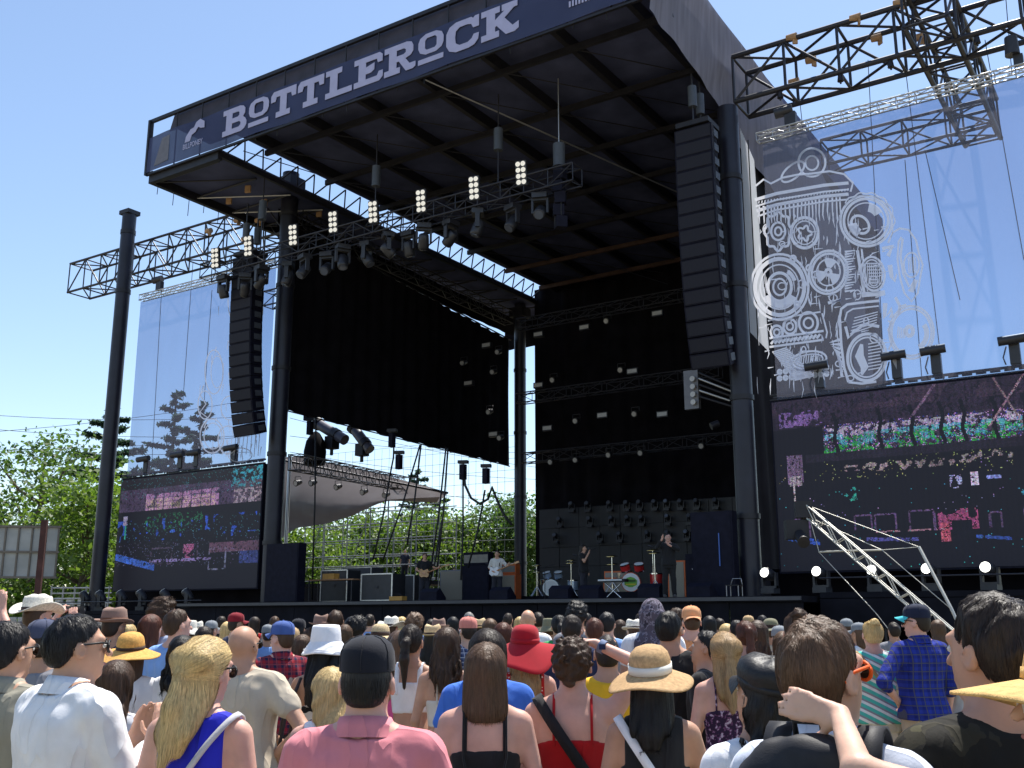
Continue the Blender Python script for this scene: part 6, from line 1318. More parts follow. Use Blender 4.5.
        hc_ = np.interp(hf.ys, HCLIP[0], HCLIP[1])[None, :, None] + (.0 if hk not in ('mop', 'curly') else -.012); hf.D = smax(hf.D, (hc_ - Z).astype(np.float32) * .7, .012)
        if hk in ('long', 'wavy', 'halfup', 'bob', 'verylong', 'lob'):
            ze = {'long': 1.36, 'wavy': 1.33, 'halfup': 1.33, 'bob': 1.45, 'verylong': 1.18, 'lob': 1.415}[hk]; nz = fnoise(seed + 5, .006 if hk != 'wavy' else .011, 95, 40, 7 if hk != 'wavy' else 28, 8)
            hf.loft([(ze, .030, .020, -.135), (ze + .06, .070, .034, -.128), (1.42, .084 if hk == 'halfup' else .095, .045, -.118), (1.48, .084 if hk == 'halfup' else .099, .060, -.085), (1.56, .080 if hk == 'halfup' else .095, .074, -.048), (1.64, .090, .088, -.025), (1.70, .085, .092, -.015)] if ze < 1.4 else [(ze, .070, .042, -.07), (ze + .025, .088, .058, -.062), (1.47, .096, .066, -.055), (1.56, .096, .078, -.04), (1.64, .096, .092, -.025), (1.70, .088, .095, -.015)], .02, 2.2, 0, (ze, 1.70), nz)
            hf.D = np.where(Z > 1.50, np.maximum(hf.D, (Y - .035 - .5 * np.maximum(Z - 1.66, 0))), hf.D) if True else hf.D
            hf.D = np.where((Z <= 1.50), np.maximum(hf.D, Y + .02 + .6 * (1.5 - Z)), hf.D)
            # the crown hair must stay over the forehead line
            hf.ell((0, -.010, 1.672), (.078 + th, .092 + th, .085 + th * .8 * (0.2 if hat else 1)), .015); hf.D = smax(hf.D, np.where(Y > .0, (hc_ - Z) * .7, -1), .008)
            if hk == 'halfup': hf.ell((0, -.078, 1.672), (.092, .066, .066), .012, noise=fnoise(seed + 6, .003, 80, 40, 40)); hf.cone((0, -.125, 1.62), (0, -.15, 1.50), .03, .03, .02); hf.cone((0, -.15, 1.50), (0, -.17, 1.30), .034, .018, .03)
        if hk in ('pony', 'highpony'):
            z1 = 1.66 if hk == 'pony' else 1.71; hf.cone((0, -.105, z1), (0, -.15, z1 - .03), .022, .03, .015); hf.cone((0, -.15, z1 - .03), (.0, -.17, 1.52), .032, .036, .02); hf.cone((0, -.17, 1.52), (0.0, -.155, 1.32), .036, .012, .02)
        if hk == 'bun':
            hf.ell((0, -.085, 1.735), (.048, .048, .045), .012, noise=fnoise(seed + 7, .006, 110, 110, 110))
        if hk == 'updo':
            r_ = np.random.default_rng(seed)
            for k in range(13): a = r_.random() * 6.28; q = .065 * math.sqrt(r_.random()); hf.ell((q * math.cos(a), -.098 + .02 * r_.random(), 1.615 + q * math.sin(a)), (.026, .024, .022), .008, noise=fnoise(seed + k, .004, 120, 120, 120, 4))
        V, F = hf.mesh(); 
        if near and hk not in ('curly',): V = relax(V, F, 1, .4)
        ho = link('hair', mesh_from('hair', (V - PIV) @ M.T + PIV, F, hm), t)
        if strands:
            r_ = np.random.default_rng(seed + 9); n = strands; idx = r_.integers(0, len(V), n * 2); P0 = V[idx]; N0 = hf.grad(P0)
            keep = (P0[:, 2] > (1.42 if hk in ('long', 'wavy', 'halfup', 'verylong') else 1.53)) & (N0[:, 2] > -.5); 
            if hat: keep &= P0[:, 2] < 1.66
            P0 = P0[keep][:n]; n = len(P0); who = np.array((.01, -.075, 1.78)); segs = 7; lift = .0010 if hk != 'curly' else .003
            step = ({'short': .006, 'crew': .003, 'mop': .010, 'curly': .008, 'updo': .008, 'bun': .012, 'pony': .013, 'highpony': .013}.get(hk, .021)) * (.6 + .8 * r_.random((n, 1))); P = P0.copy(); path = []; jit = r_.standard_normal((n, 3)) * (.16 if hk not in ('curly', 'updo') else .6)
            if hk in ('short', 'mop', 'crew', 'curly'): step = step * np.clip((P0[:, 2:] - 1.575) / .09, .12, 1)
            for k in range(segs):
                nrm = hf.grad(P); dist = hf.sample(P)[:, None]; tgt = lift * (1 + k * .5); P = P + nrm * np.clip(tgt - dist, -.01, .01); path.append(P.copy())
                rad = P - who; gdir = np.array((0, 0, -1.0)) * (.55 if hk in ('short', 'mop', 'curly', 'crew') else 1.0) + rad / np.maximum(np.linalg.norm(rad, axis=1), 1e-6)[:, None] * .8 + jit
                if hk in ('halfup', 'pony', 'bun', 'highpony'):
                    up = P[:, 2:] > 1.60; anc = np.array((0, -.13, 1.63)) if hk != 'bun' else np.array((0, -.085, 1.735)); gd2 = (anc - P) / np.maximum(np.linalg.norm(anc - P, axis=1), .02)[:, None] + jit * .4; gdir = np.where(up, gd2, gdir)
                tg = gdir - nrm * np.sum(gdir * nrm, 1)[:, None]; tg /= np.maximum(np.linalg.norm(tg, axis=1), 1e-6)[:, None]; mv = 1.0
                if hk in ('short', 'mop', 'crew', 'curly', 'updo', 'bun', 'pony', 'highpony'): mv = (P[:, 2:] + tg[:, 2:] * step > np.interp(P[:, 1:2], HCLIP[0], HCLIP[1]) + (.004 if hk != 'mop' else -.010)) * 1.0
                P = P + tg * step * mv
            path = np.array(path); T_ = np.gradient(path, axis=0); NN = np.array([hf.grad(q) for q in path]); W = np.cross(T_, NN); W /= np.maximum(np.linalg.norm(W, axis=2), 1e-9)[:, :, None]; wd = np.linspace(1, .25, segs)[:, None, None] * .0016
            A_, B_ = path - W * wd, path + W * wd; VV = np.stack([A_, B_], 2).transpose(1, 0, 2, 3).reshape(-1, 3); base = np.arange(n)[:, None] * segs * 2 + np.arange(segs - 1)[None, :] * 2; FF = np.stack([base, base + 1, base + 3, base + 2], 2).reshape(-1, 4)
            prop(link('strands', mesh_from('strands', (VV - PIV) @ M.T + PIV, FF, hm), ho), kind='stuff')
    # ---------------- hat, scarf, glasses
    if hat:
        if hat[0] == 'scarf':
            sf = Field((-.20, -.24, 1.25), (.20, .14, 1.83), .012); sf.ell((0, -.018, 1.665), (.098, .118, .112), 0); sf.loft([(1.30, .16, .05, -.13), (1.42, .15, .08, -.09), (1.5, .105, .10, -.04), (1.66, .10, .115, -.02)], .04, 2.2, 0, None, fnoise(3, .007, 50, 50, 18))
            sf.D = np.maximum(sf.D, np.where(sf.zs[None, None, :] > 1.5, sf.ys[None, :, None] - .06, -1)); V, F = sf.mesh(); V = relax(V, F, 1, .4); link('head_scarf', mesh_from('head_scarf', (V - PIV) @ M.T + PIV, F, hat[1]), t)
        else:
            ho = bpy.data.objects.new('hat', None); COL.objects.link(ho); ho.parent = t; WL[ho] = np.zeros(3); hy = hat[3] if len(hat) > 3 else 0; hp_ = hat[4] if len(hat) > 4 else 0
            hat_parts(hat[0], hat[1], hat[2] if len(hat) > 2 and hat[2] else hat[1], ho, M @ rotm(-R(hy), R(hp_)), seed)
    if glasses:
        go = bpy.data.objects.new('sunglasses', None); COL.objects.link(go); go.parent = t; WL[go] = np.zeros(3); gm = mat('glass_' + glasses[0], glasses[1], .5, 0, 0, spec=.25); lm = mat('dark_lens', (.02, .015, .012), .2, 0, 0, spec=.5)
        for s in (-1, 1):
            b = MB(); b.tube([HP((s * .062, .088, 1.652)), HP((s * .083, .06, 1.655)), HP((s * .086, .0, 1.648)), HP((s * .082, -.03, 1.628))], .0042, 6); b.build('temple', gm, go)
            b = MB(); rg = [HP((s * .036 + .029 * math.cos(a), .106 - .35 * abs(.029 * math.cos(a) * s + .012) * (1 if s * math.cos(a) > 0 else .2), 1.640 + .021 * math.sin(a))) for a in np.linspace(0, 2 * PI, 14, endpoint=False)]; b.tube(rg + [rg[0], rg[1]], .0048, 6); b.build('rim', gm, go)
            b = MB(); b.add(rg, [tuple(range(14))]); b.build('lens', lm, go)
        b = MB(); b.tube([HP((-.01, .107, 1.645)), HP((.01, .107, 1.645))], .003, 5); b.build('bridge', gm, go)
    t['S'] = float(S); PEOPLE.append(t)
    return t, f, core, M, g, ap
PEOPLE = []
def worn(name, label, cat, t, group=None):
    """a thing carried by a person: top level, placed in the same frame as its bearer"""
    o = bpy.data.objects.new(name, None); COL.objects.link(o); o.location = t.location; o.rotation_euler = t.rotation_euler; o.scale = t.scale; WL[o] = np.zeros(3); return prop(o, label, cat, group)
# ================================================================== the crowd
def C(n, c, **k): return cloth(n, c, **k)
WHITE = C('white', (.78, .78, .80)); OFFW = C('offwhite', (.70, .66, .58)); BLACK = C('black', (.018, .018, .020)); PINK = C('pink_oxford', (.66, .22, .25), bscale=300); ROYAL = C('royal_blue', (.025, .030, .52)); TAUPE = C('taupe', (.30, .28, .22)); KHAKI = C('khaki', (.45, .36, .25)); DENIM = C('denim', (.10, .15, .26)); LDENIM = C('light_denim', (.38, .48, .60)); NAVY = C('navy', (.020, .028, .075)); BLUE = C('bright_blue', (.05, .16, .58)); SKYB = C('sky_blue', (.22, .38, .72)); RED = C('red', (.42, .012, .016)); SAND = C('sand', (.50, .43, .33)); YEL = C('yellow', (.78, .42, .02)); ORA = C('orange', (.75, .30, .12)); TEAL = C('teal', (.03, .38, .36)); GREEN = C('green', (.03, .30, .09)); GREY = C('grey', (.22, .22, .24)); OLIVE = pattern('camo', 'flor', (.018, .017, .014), (.035, .032, .022), (.075, .070, .040), 9)
PLR = pattern('plaid_red', 'plaid', (.016, .018, .05), (.30, .02, .03), (.26, .05, .06), 105); PLB = pattern('plaid_blue', 'plaid', (.012, .02, .16), (.022, .04, .30), (.07, .075, .12), 95); STR = pattern('stripes', 'stripes', (.08, .48, .40), (.72, .74, .72), (.26, .25, .28), 38); DOT = pattern('dots', 'dots', (.48, .02, .02), (.75, .60, .55), s=46); ZEB = pattern('zebra', 'zebra', (.02, .02, .025), (.72, .70, .70), s=85); FLO = pattern('floral', 'flor', (.035, .018, .045), (.16, .06, .14), (.5, .4, .5), 42); SCF_ = pattern('scarf', 'flor', (.09, .075, .10), (.20, .18, .23), (.04, .035, .05), 26)
GINGH = pattern('check_navy', 'plaid', (.10, .13, .22), (.03, .04, .10), (.5, .5, .55), 140)
SUNS = ('black', (.015, .014, .014))
J, DT, SH = ('trousers', DENIM), ('trousers', C('dark_trousers', (.03, .03, .04))), ('shorts', LDENIM)
NB = (None, None)
def crossbody(pd, sgn, m, wid, lab, name='shoulder_bag', bag=True, zc=1.24, bagm=None, fieldi=4, a1=PI):
    t, f, core, M, g, ap = pd; o = worn(name, lab, 'bag', t); fl = g if g is not None and fieldi == 4 else core
    u = np.array((sgn * .16, 0, .24)); u /= np.linalg.norm(u); v = np.array((0, -1, 0)); F2 = core.copy()
    P = strap_path(core, (0, -.005, zc), u, v, -.5, PI - .1, .024 if g is not None else .012, 34, .42); b = MB(); ribbon(b, P, np.cross(u, v), wid, .006); b.build('strap', m, o)
    if bag:
        e = P[-1]; b = MB(); b.box(e + (-sgn * .03, .03, -.12), (.07, .24, .18), rz=sgn * .5); b.build('bag_body', bagm or m, o)
    return o
# ---------------- nearest rows
pd = person(80, 614, 4.0, 'heavy man in white dress shirt with black hair and dark sunglasses, clapping', 38, 'm', 1.18, 'warm', ('short', 'black'), None, ('shirt', WHITE), DT, ('clap', 'clap'), (16, 0), .009, 2600, SUNS, sleeve=1.75)
pd = person(207, 638, 3.85, 'blonde woman with half pinned hair in a royal blue sleeveless top', 14, 'f', 1.08, 'pink', ('halfup', 'blonde'), None, ('sleeveless', ROYAL), J, ('down', 'down'), (14, -4), .009, 3600, SUNS)
crossbody(pd, 1, C('pale_strap', (.55, .54, .55)), .022, 'pale thin bag strap across the back of the blonde woman', bagm=C('pale_strap', (.55, .54, .55)))
person(13, 621, 4.4, 'dark haired man in a grey beige shirt at the left edge', 12, 'm', 1.05, 'warm', ('short', 'black'), None, ('shirt', TAUPE), DT, ('down', 'down'), (14, 0), .0105, 2200, SUNS, sleeve=.9)
person(369, 633, 3.3, 'man in pink shirt and plain black baseball cap, seen from behind', 2, 'm', 1.06, 'pink', ('short', 'black'), ('cap', C('cap_black', (.012, .013, .020)), None), ('shirt', PINK), DT, ('down', 'down'), (0, 2), .009, 1200, None, sleeve=1.7)
pd = person(486, 644, 4.55, 'woman with straight brown shoulder hair in a black camisole', 0, 'f', 1.08, 'pink', ('lob', 'mid'), None, ('cami', BLACK), ('shorts', BLACK), ('down', 'down'), (2, 0), .009, 3600)
t, f, core, M, g, ap = pd
o = worn('drawstring_bag', 'small black drawstring bag on the back of the woman in black camisole', 'bag', t)
for s in (-1, 1):
    P = [p for p in strap_path(core, (s * .095, -.005, 1.27), (0, -1, 0), (0, 0, 1), 0, PI * .8, .014)][::-1]; P.append(np.array((s * .06, -.175, 1.12))); MB().tube(P, .005, 6).build('cord', BLACK, o)
b = MB(); b.loft([np.array([(.085 * q * math.cos(a) * (1 + .08 * math.sin(5 * a)), -.165 + .06 * q * math.sin(a) * (1 + .1 * math.cos(4 * a)), z) for a in np.linspace(0, 2 * PI, 20, endpoint=False)]) for z, q in ((.86, .5), (.88, .95), (.96, 1.1), (1.05, 1.05), (1.10, .7), (1.125, .35), (1.15, .6))]); b.build('pouch', C('nylon_black', (.02, .02, .024)), o)
for s in (-1, 1): MB().tube([(s * .1, .0, 1.30), (s * .10, -.1, 1.45), (s * .10, .05, 1.46)], .004, 5)
pd = person(572, 638, 4.8, 'woman in red camisole with brown pinned up curls, hand raised to her head', 4, 'f', 1.16, 'pink', ('updo', 'brown'), None, ('cami', RED, RED), J, (((.34, .0, 1.63), (.115, .075, 1.735), (-.9, .2, .15), (0, -.3, -1)), 'down'), (4, 0), .009, 3000)
t, f, core, M, g, ap = pd; w_ = ap[0][2] * .85 + ap[0][1] * .15; dv = ap[0][2] - ap[0][1]; dv /= np.linalg.norm(dv)
o = worn('wristband', 'blue grey band on the raised wrist of the woman in red', 'wristband', t); MB().cyl(w_ - dv * .014, w_ + dv * .014, .034, n=18, caps=False).build('band', C('band_blue', (.18, .22, .34)), o); MB().box(w_ - (0, .034, 0), (.03, .008, .026)).build('clasp', NAVY, o)
crossbody(pd, -1, BLACK, .05, 'wide black bag strap across the back of the woman in red')
pd = person(651, 643, 4.4, 'woman in tan straw sun hat with white band and black sleeveless top', 6, 'f', 1.05, 'tan', ('long', 'black'), ('sun', straw('tan', (.50, .32, .16)), C('hat_band', (.72, .70, .64)), 10, 6), ('sleeveless', BLACK), J, ('phone', 'down'), (8, 4), .009, 2200)
crossbody(pd, -1, WHITE, .04, 'white bag strap over the shoulder of the woman in the sun hat', bagm=OFFW)
t, f, core, M, g, ap = pd; wr = ap[0][2]; o = worn('phone', 'dark smartphone held up low in front of the sun hat woman', 'phone', t); b = MB(); Rp = rotm(.35, -.5); c0 = wr + np.array((.02, .06, .11)); b.box(c0, (.07, .011, .14), rot=Rp); b.build('case', mat('phone_black', (.02, .02, .022), .3), o); MB().box(c0 + Rp @ np.array((0, -.0075, 0)), (.06, .003, .12), rot=Rp).build('display', mat('phone_glass', (.10, .12, .16), .1), o)
person(757, 654, 3.45, 'woman in black leather cap with dark hair and white tee shirt', -18, 'f', 1.12, 'tan', ('wavy', 'black'), ('beret_cap', mat('black_leather', (.012, .012, .014), .5, 0, .3, 20, bump=.3, bscale=90, spec=.35), None, 0, 4), ('tee', WHITE), J, ('phone', 'down'), (-10, 12), .009, 2600)
boy = person(822, 621, 2.42, 'boy with thick brown hair, orange sunglasses and a black backpack', 30, 'm', .92, 'fair', ('mop', 'mid'), None, ('polo', C('boy_white', (.62, .66, .76))), DT, ('down', 'down'), (26, 4), .0085, 5200, ('orange', (.85, .12, .015)))
t, f, core, M, g, ap = boy; o = worn('backpack', 'black padded backpack worn by the boy with orange sunglasses', 'backpack', t); NYL = mat('nylon', (.020, .020, .024), .6, 0, .2, 30, bump=.1, bscale=300, spec=.3)
def pillow(c, d, p=4.0, nz=None):
    fl = Field(np.array(c) - np.array(d) * .62, np.array(c) + np.array(d) * .62, .012); X, Y, Z = fl.xs[:, None, None] - c[0], fl.ys[None, :, None] - c[1], fl.zs[None, None, :] - c[2]; q = (np.abs(X / (d[0] / 2)) ** p + np.abs(Y / (d[1] / 2)) ** p + np.abs(Z / (d[2] / 2)) ** p) ** (1 / p); fl.D = ((q - 1) * min(d) / 2 + (nz(X, Y, Z) if nz is not None else 0)).astype(np.float32); V, F = fl.mesh(); return relax(V, F, 1, .4), F
for nm, c, d in (('main_bag', (0, -.235, 1.285), (.31, .17, .47)), ('front_pocket', (0, -.328, 1.20), (.25, .07, .25)), ('top_pocket', (0, -.322, 1.41), (.23, .05, .12))):
    V, F = pillow(c, d, 3.6, fnoise(4, .003, 30, 30, 30)); link(nm, mesh_from(nm, V, F, NYL), o)
for s in (-1, 1):
    P = strap_path(core, (s * .105, 0, 1.27), (0, -1, 0), (0, 0, 1), .35, PI, .026, 26); b = MB(); ribbon(b, P, (1, 0, 0), .06, .014); b.build('shoulder_strap', NYL, o)
MB().tube([(-.03, -.17, 1.50), (-.03, -.19, 1.55), (.03, -.19, 1.55), (.03, -.17, 1.50)], .008, 6).build('haul_loop', NYL, o)
MB().tube([(-.11, -.362, 1.28), (-.06, -.370, 1.295), (.06, -.370, 1.295), (.11, -.362, 1.28)], .004, 5).build('zip', mat('zip_grey', (.2, .2, .22), .4, .6), o)
MB().tube([(-.10, -.346, 1.44), (0, -.353, 1.455), (.10, -.346, 1.44)], .004, 5).build('zip', mat('zip_grey', (.2, .2, .22), .4, .6), o)
person(988, 597, 2.45, 'tall man with dark brown hair and dark camouflage shirt at the right edge', -14, 'm', 1.12, 'warm', ('mop', 'dark'), None, ('tee', OLIVE), DT, ('down', 'down'), (-12, 0), .0085, 5200, sleeve=.6)
# woman at the right edge, arm round the boy's neck
q = far(1062, 622, 2.0); S_ = q[2] / (1.75 + HATTOP['wide']); rzw = YAW + R(82); Ri = rotm(-rzw, 0); sc3 = np.array((S_, S_, S_))
def tol(w): return (Ri @ (np.array(w) - np.array((q[0], q[1], 0)))) / sc3
el, wr = tol(far(862, 774, 1.95)), tol(far(842, 718, 2.17)); hd_ = Ri @ (far(793, 703, 2.24) - far(842, 718, 2.17)); nv = Ri @ np.append(_fh[:2], 0)
el = el * np.array((-1, 1, 1)); wr = wr * np.array((-1, 1, 1)); hd_ = hd_ * np.array((-1, 1, 1)); nv = nv * np.array((-1, 1, 1))
person(1062, 622, 2.0, 'woman in golden straw hat at the right edge, arm around the boy', -82, 'f', 1.0, 'fair', ('long', 'brown'), ('wide', straw('gold', (.66, .42, .16)), None), ('sleeveless', GREY), J, ('down', (tuple(el), tuple(wr), tuple(hd_), tuple(nv))), (0, 8), .0085, 1500, ('white', (.75, .73, .72)))
# ---------------- second rows
person(245, 624, 6.1, 'man with shaved head and cream tee shirt, elbow out', 8, 'm', 1.12, 'tan', ('bald', None), None, ('tee', SAND), DT, ('hip', 'down'), (10, 0), .011, 0, SUNS)
pd = person(327, 624, 6.4, 'woman in white bucket hat with long black hair and zebra dress', 0, 'f', 1.05, 'tan', ('verylong', 'black'), ('bucket', WHITE, None, 0, 5), ('camidress', ZEB), NB, ('down', 'hip'), (6, -4), .011, 1600)
o = worn('straw_tote', 'woven straw tote bag on the shoulder of the white bucket hat woman', 'bag', pd[0]); STW = straw('tote', (.50, .36, .14)); b = MB(); b.loft([np.array([(-.27 + .05 * q * math.cos(a), -.06 + .20 * q * math.sin(a), z) for a in np.linspace(0, 2 * PI, 24, endpoint=False)]) for z, q in ((.62, .8), (.64, .95), (.8, 1.05), (.98, 1.1), (.98, 1.05), (.70, .95))], cap1=False); b.build('basket', STW, o)
for dx in (-.03, .03): MB().tube([(-.27 + dx, -.2, .97), (-.235 + dx, -.13, 1.25), (-.17 + dx, -.05, 1.455), (-.16 + dx, .03, 1.45), (-.24 + dx, .08, 1.2), (-.27 + dx, .1, .97)], .011, 6).build('handle', C('dark_strap', (.05, .04, .045)), o)
person(331, 668, 4.9, 'short blonde person in a white sleeveless top behind the black cap', -5, 'f', 1.0, 'pink', ('wavy', 'blonde'), None, ('sleeveless', WHITE), J, ('down', 'phone'), (-20, 0), .011, 1600)
person(133, 631, 7.0, 'woman in orange straw hat with dark band and white shirt', -6, 'f', 1.1, 'tan', ('bob', 'brown'), ('wide', straw('orange', (.66, .36, .10)), C('hat_band_dark', (.05, .03, .025)), 0, 8), ('tee', WHITE), J, ('down', 'down'), (0, 0), .011, 0)
person(118, 661, 5.0, 'short woman with dark brown hair behind the man in white', 0, 'f', 1.0, 'tan', ('wavy', 'brown'), None, ('tee', WHITE), J, ('down', 'down'), (0, 0), .011, 1800)
pd = person(184, 636, 7.0, 'woman with wavy black hair and white top, thin dark strap', 4, 'f', 1.0, 'tan', ('wavy', 'black'), None, ('tee', WHITE), J, ('down', 'down'), (4, 0), .0115, 1400); crossbody(pd, 1, BLACK, .02, 'thin dark bag strap on the woman with wavy black hair')
person(525, 624, 6.7, 'woman in wide red floppy hat with long blonde hair and red dotted dress', 0, 'f', 1.02, 'pink', ('verylong', 'ombre'), ('floppy', C('felt_red', (.36, .008, .018)), None, 0, 8), ('dress', DOT), NB, ('down', 'down'), (0, -4), .011, 2200)
person(488, 630, 5.5, 'dark haired woman in bright blue tee shirt behind the black camisole', 0, 'f', 1.2, 'pink', ('bob', 'dark'), None, ('tee', BLUE), J, ('down', 'down'), (6, 0), .011, 1500)
pd = person(412, 625, 7.4, 'woman with sleek dark ponytail in a white cut out crop top', 8, 'f', .98, 'tan', ('pony', 'dark'), None, ('crop', WHITE), ('trousers', LDENIM), ('down', 'down'), (4, 0), .011, 1600)
person(447, 628, 7.0, 'woman with wavy brown hair, white strapped top and pale denim shorts', 4, 'f', .96, 'warm', ('wavy', 'brown'), None, ('bandeau', OFFW), SH, ('down', 'down'), (0, 0), .011, 2200)
person(283, 620, 8.6, 'man in red and navy plaid shirt with blue cap turned left', -28, 'm', 1.05, 'pink', ('short', 'brown'), ('cap', C('cap_blue', (.06, .11, .32)), None), ('shirt', PLR), DT, ('down', 'down'), (-30, 0), .0115, 0, None, sleeve=1.7)
person(724, 633, 6.2, 'woman with half up brown to blonde hair and purple flowered top', 0, 'f', 1.0, 'pink', ('halfup', 'ombre'), None, ('camidress', FLO), NB, ('down', 'down'), (0, 0), .011, 2800)
person(669, 611, 7.3, 'man with black hair in a black sleeveless shirt', 16, 'm', 1.08, 'tan', ('short', 'black'), None, ('sleeveless', BLACK), DT, ('down', 'down'), (14, 2), .0115, 1400)
pd = person(915, 603, 9.0, 'man in blue plaid shirt and khakis with dark cap, hand on hip', -12, 'm', 1.02, 'pink', ('short', 'dark'), ('cap', C('cap_navy', (.015, .02, .045)), C('visor_teal', (.06, .50, .55))), ('shirt', PLB), ('trousers', KHAKI), ('down', 'hip'), (-38, 0), .0115, 0, SUNS, sleeve=1.25)
pd = person(871, 621, 9.4, 'blonde woman in teal, grey and white striped shirt', 2, 'f', 1.12, 'pink', ('bun', 'blonde'), None, ('tee', STR), ('trousers', C('white_jeans', (.62, .60, .56))), ('down', 'down'), (0, 0), .0115, 1200); crossbody(pd, -1, C('tan_strap', (.35, .25, .12)), .03, 'tan bag strap across the striped shirt')
person(607, 634, 6.2, 'person in bright yellow tee behind the raised arm of the woman in red', 4, 'm', .95, 'tan', ('crew', 'dark'), None, ('tee', YEL), J, ('down', 'down'), (0, 0), .013, 0)
person(652, 597, 9.3, 'person with patterned grey scarf over the head and white shirt', 10, 'm', 1.0, 'tan', ('crew', 'dark'), ('scarf', SCF_), ('tee', WHITE), DT, ('down', 'down'), (6, 0), .013, 0)
person(691, 605, 10.3, 'man in orange cap worn backwards and orange tee shirt', 4, 'm', 1.05, 'pink', ('short', 'brown'), ('cap', C('cap_orange', (.72, .34, .16)), None, 180), ('tee', ORA), J, ('down', 'down'), (0, 0), .013, 0)
pd = person(40, 594, 8.6, 'bare shouldered man in white cowboy hat taking a picture', 22, 'm', 1.1, 'pink', ('short', 'brown'), ('cowboy', straw('white', (.72, .68, .60)), C('hat_band_dark', (.05, .03, .025))), ('none', None), ('shorts', NAVY), ('camera', 'camera'), (10, 0), .0125, 0)
wr = pd[5][0][2]; o = worn('camera', 'small dark camera held up by the man in the cowboy hat', 'camera', pd[0]); MB().box((.03, wr[1] + .06, wr[2] + .08), (.14, .05, .085)).build('camera_body', mat('phone_black', (.02, .02, .022), .3), o); MB().cyl((.03, wr[1] + .085, wr[2] + .08), (.03, wr[1] + .14, wr[2] + .08), .03, n=14).build('lens', BLK, o)
person(46, 618, 6.2, 'man in grey navy cap and dark grey shirt beside the cowboy hat', 0, 'm', 1.0, 'tan', ('short', 'dark'), ('cap', C('cap_slate', (.06, .07, .12)), None, 20), ('tee', GREY), DT, ('down', 'down'), (0, 0), .0125, 200)
person(116, 607, 8.9, 'man in brown felt fedora and dark blue shirt', 12, 'm', 1.08, 'tan', ('short', 'dark'), ('fedora', C('felt_brown', (.24, .15, .12)), C('hat_band_brown', (.16, .07, .04))), ('tee', NAVY), DT, ('down', 'down'), (10, 0), .0125, 0)
person(166, 601, 9.2, 'tall man with bushy curly brown hair and pale blue tee', 20, 'm', 1.0, 'tan', ('curly', 'brown'), None, ('tee', C('pale_blue', (.42, .50, .68))), J, ('down', 'down'), (24, 0), .0125, 1200)
person(179, 609, 8.3, 'man with short brown hair and blue tee, in front of the curly haired man', 14, 'm', .98, 'pink', ('short', 'brown'), None, ('tee', SKYB), J, ('down', 'down'), (30, 0), .0125, 900)
person(152, 615, 9.0, 'woman with long reddish hair left of the curly haired man', 10, 'f', 1.0, 'pink', ('long', 'auburn'), None, ('tee', SAND), J, ('down', 'down'), (10, 0), .0125, 900)
person(797, 612, 6.3, 'woman with brown hair in a bun behind the boy', 6, 'f', 1.0, 'warm', ('bun', 'brown'), None, ('tee', C('plum', (.14, .05, .09))), J, ('down', 'down'), (0, 0), .0125, 1500)
person(812, 616, 7.4, 'woman with windblown brown hair above the boy', 6, 'f', 1.0, 'warm', ('wavy', 'brown'), None, ('tee', WHITE), J, ('down', 'down'), (10, 0), .0125, 1500)
person(703, 630, 7.0, 'dark haired person looking left beside the woman with purple top', -62, 'm', .9, 'tan', ('short', 'black'), None, ('tee', BLACK), J, ('down', 'down'), (-10, 8), .0125, 900)
person(745, 621, 8.6, 'woman with brown ponytail and pale blue jacket', 0, 'f', 1.0, 'pink', ('highpony', 'auburn'), None, ('tee', C('pale_denim', (.35, .42, .55))), J, ('down', 'down'), (0, 0), .013, 900)
person(757, 621, 9.2, 'woman with long wavy brown hair right of the ponytail', 6, 'f', 1.0, 'pink', ('wavy', 'brown'), None, ('tee', OFFW), J, ('down', 'down'), (8, 0), .013, 900)
person(399, 631, 8.6, 'person in shiny teal green top left of the white crop top', 4, 'f', 1.1, 'tan', ('bob', 'brown'), None, ('tee', C('sea_green', (.02, .22, .16))), J, ('down', 'down'), (0, 0), .0125, 0)
pd = person(402, 632, 7.9, 'woman with brown hair and pink shirt beside the dark ponytail', 0, 'f', 1.0, 'tan', ('long', 'mid'), None, ('tee', C('hot_pink', (.62, .10, .28))), J, ('down', 'down'), (0, 0), .013, 0)
person(962, 634, 9.2, 'person in pale grey cape seen past the tall man at right', -10, 'f', 1.2, 'pink', ('bob', 'mid'), None, ('dress', C('pale_grey', (.50, .51, .52))), NB, ('down', 'down'), (0, 0), .0135, 0)
person(-44, 606, 7.5, 'person in navy shirt at the left edge with one arm raised', 0, 'm', 1.0, 'pink', ('short', 'dark'), None, ('tee', NAVY), DT, (((.34, .10, 1.58), (.25, .16, 1.72), (-.2, .1, 1), (0, 1, 0)), 'down'), (0, 0), .013, 0)
# ---------------- farther heads the picture shows: x, y of the top, distance, sex, hair, hat, shirt, what singles it out
HTM = {'straw': (straw('far', (.58, .44, .26)), C('hat_band_dark', (.05, .03, .025))), 'white': (straw('farwhite', (.72, .69, .62)), C('hat_band_dark', (.05, .03, .025))), 'maroon': (C('cap_maroon', (.22, .012, .022)), None), 'grey': (C('cap_grey', (.22, .24, .26)), None), 'coral': (C('cap_coral', (.62, .22, .18)), None), 'black': (C('cap_black', (.012, .013, .020)), None), 'tan': (C('cap_tan', (.50, .34, .18)), None), 'olive': (C('hat_olive', (.20, .19, .12)), C('hat_band_dark', (.05, .03, .025))), 'brown': (C('felt_brown', (.24, .15, .12)), None)}
SHM = {'white': WHITE, 'black': BLACK, 'navy': NAVY, 'grey': GREY, 'blue': SKYB, 'red': RED, 'sand': SAND, 'teal': TEAL, 'green': GREEN, 'check': GINGH, 'orange': ORA, 'denim': C('pale_denim', (.35, .42, .55)), 'yellow': YEL}
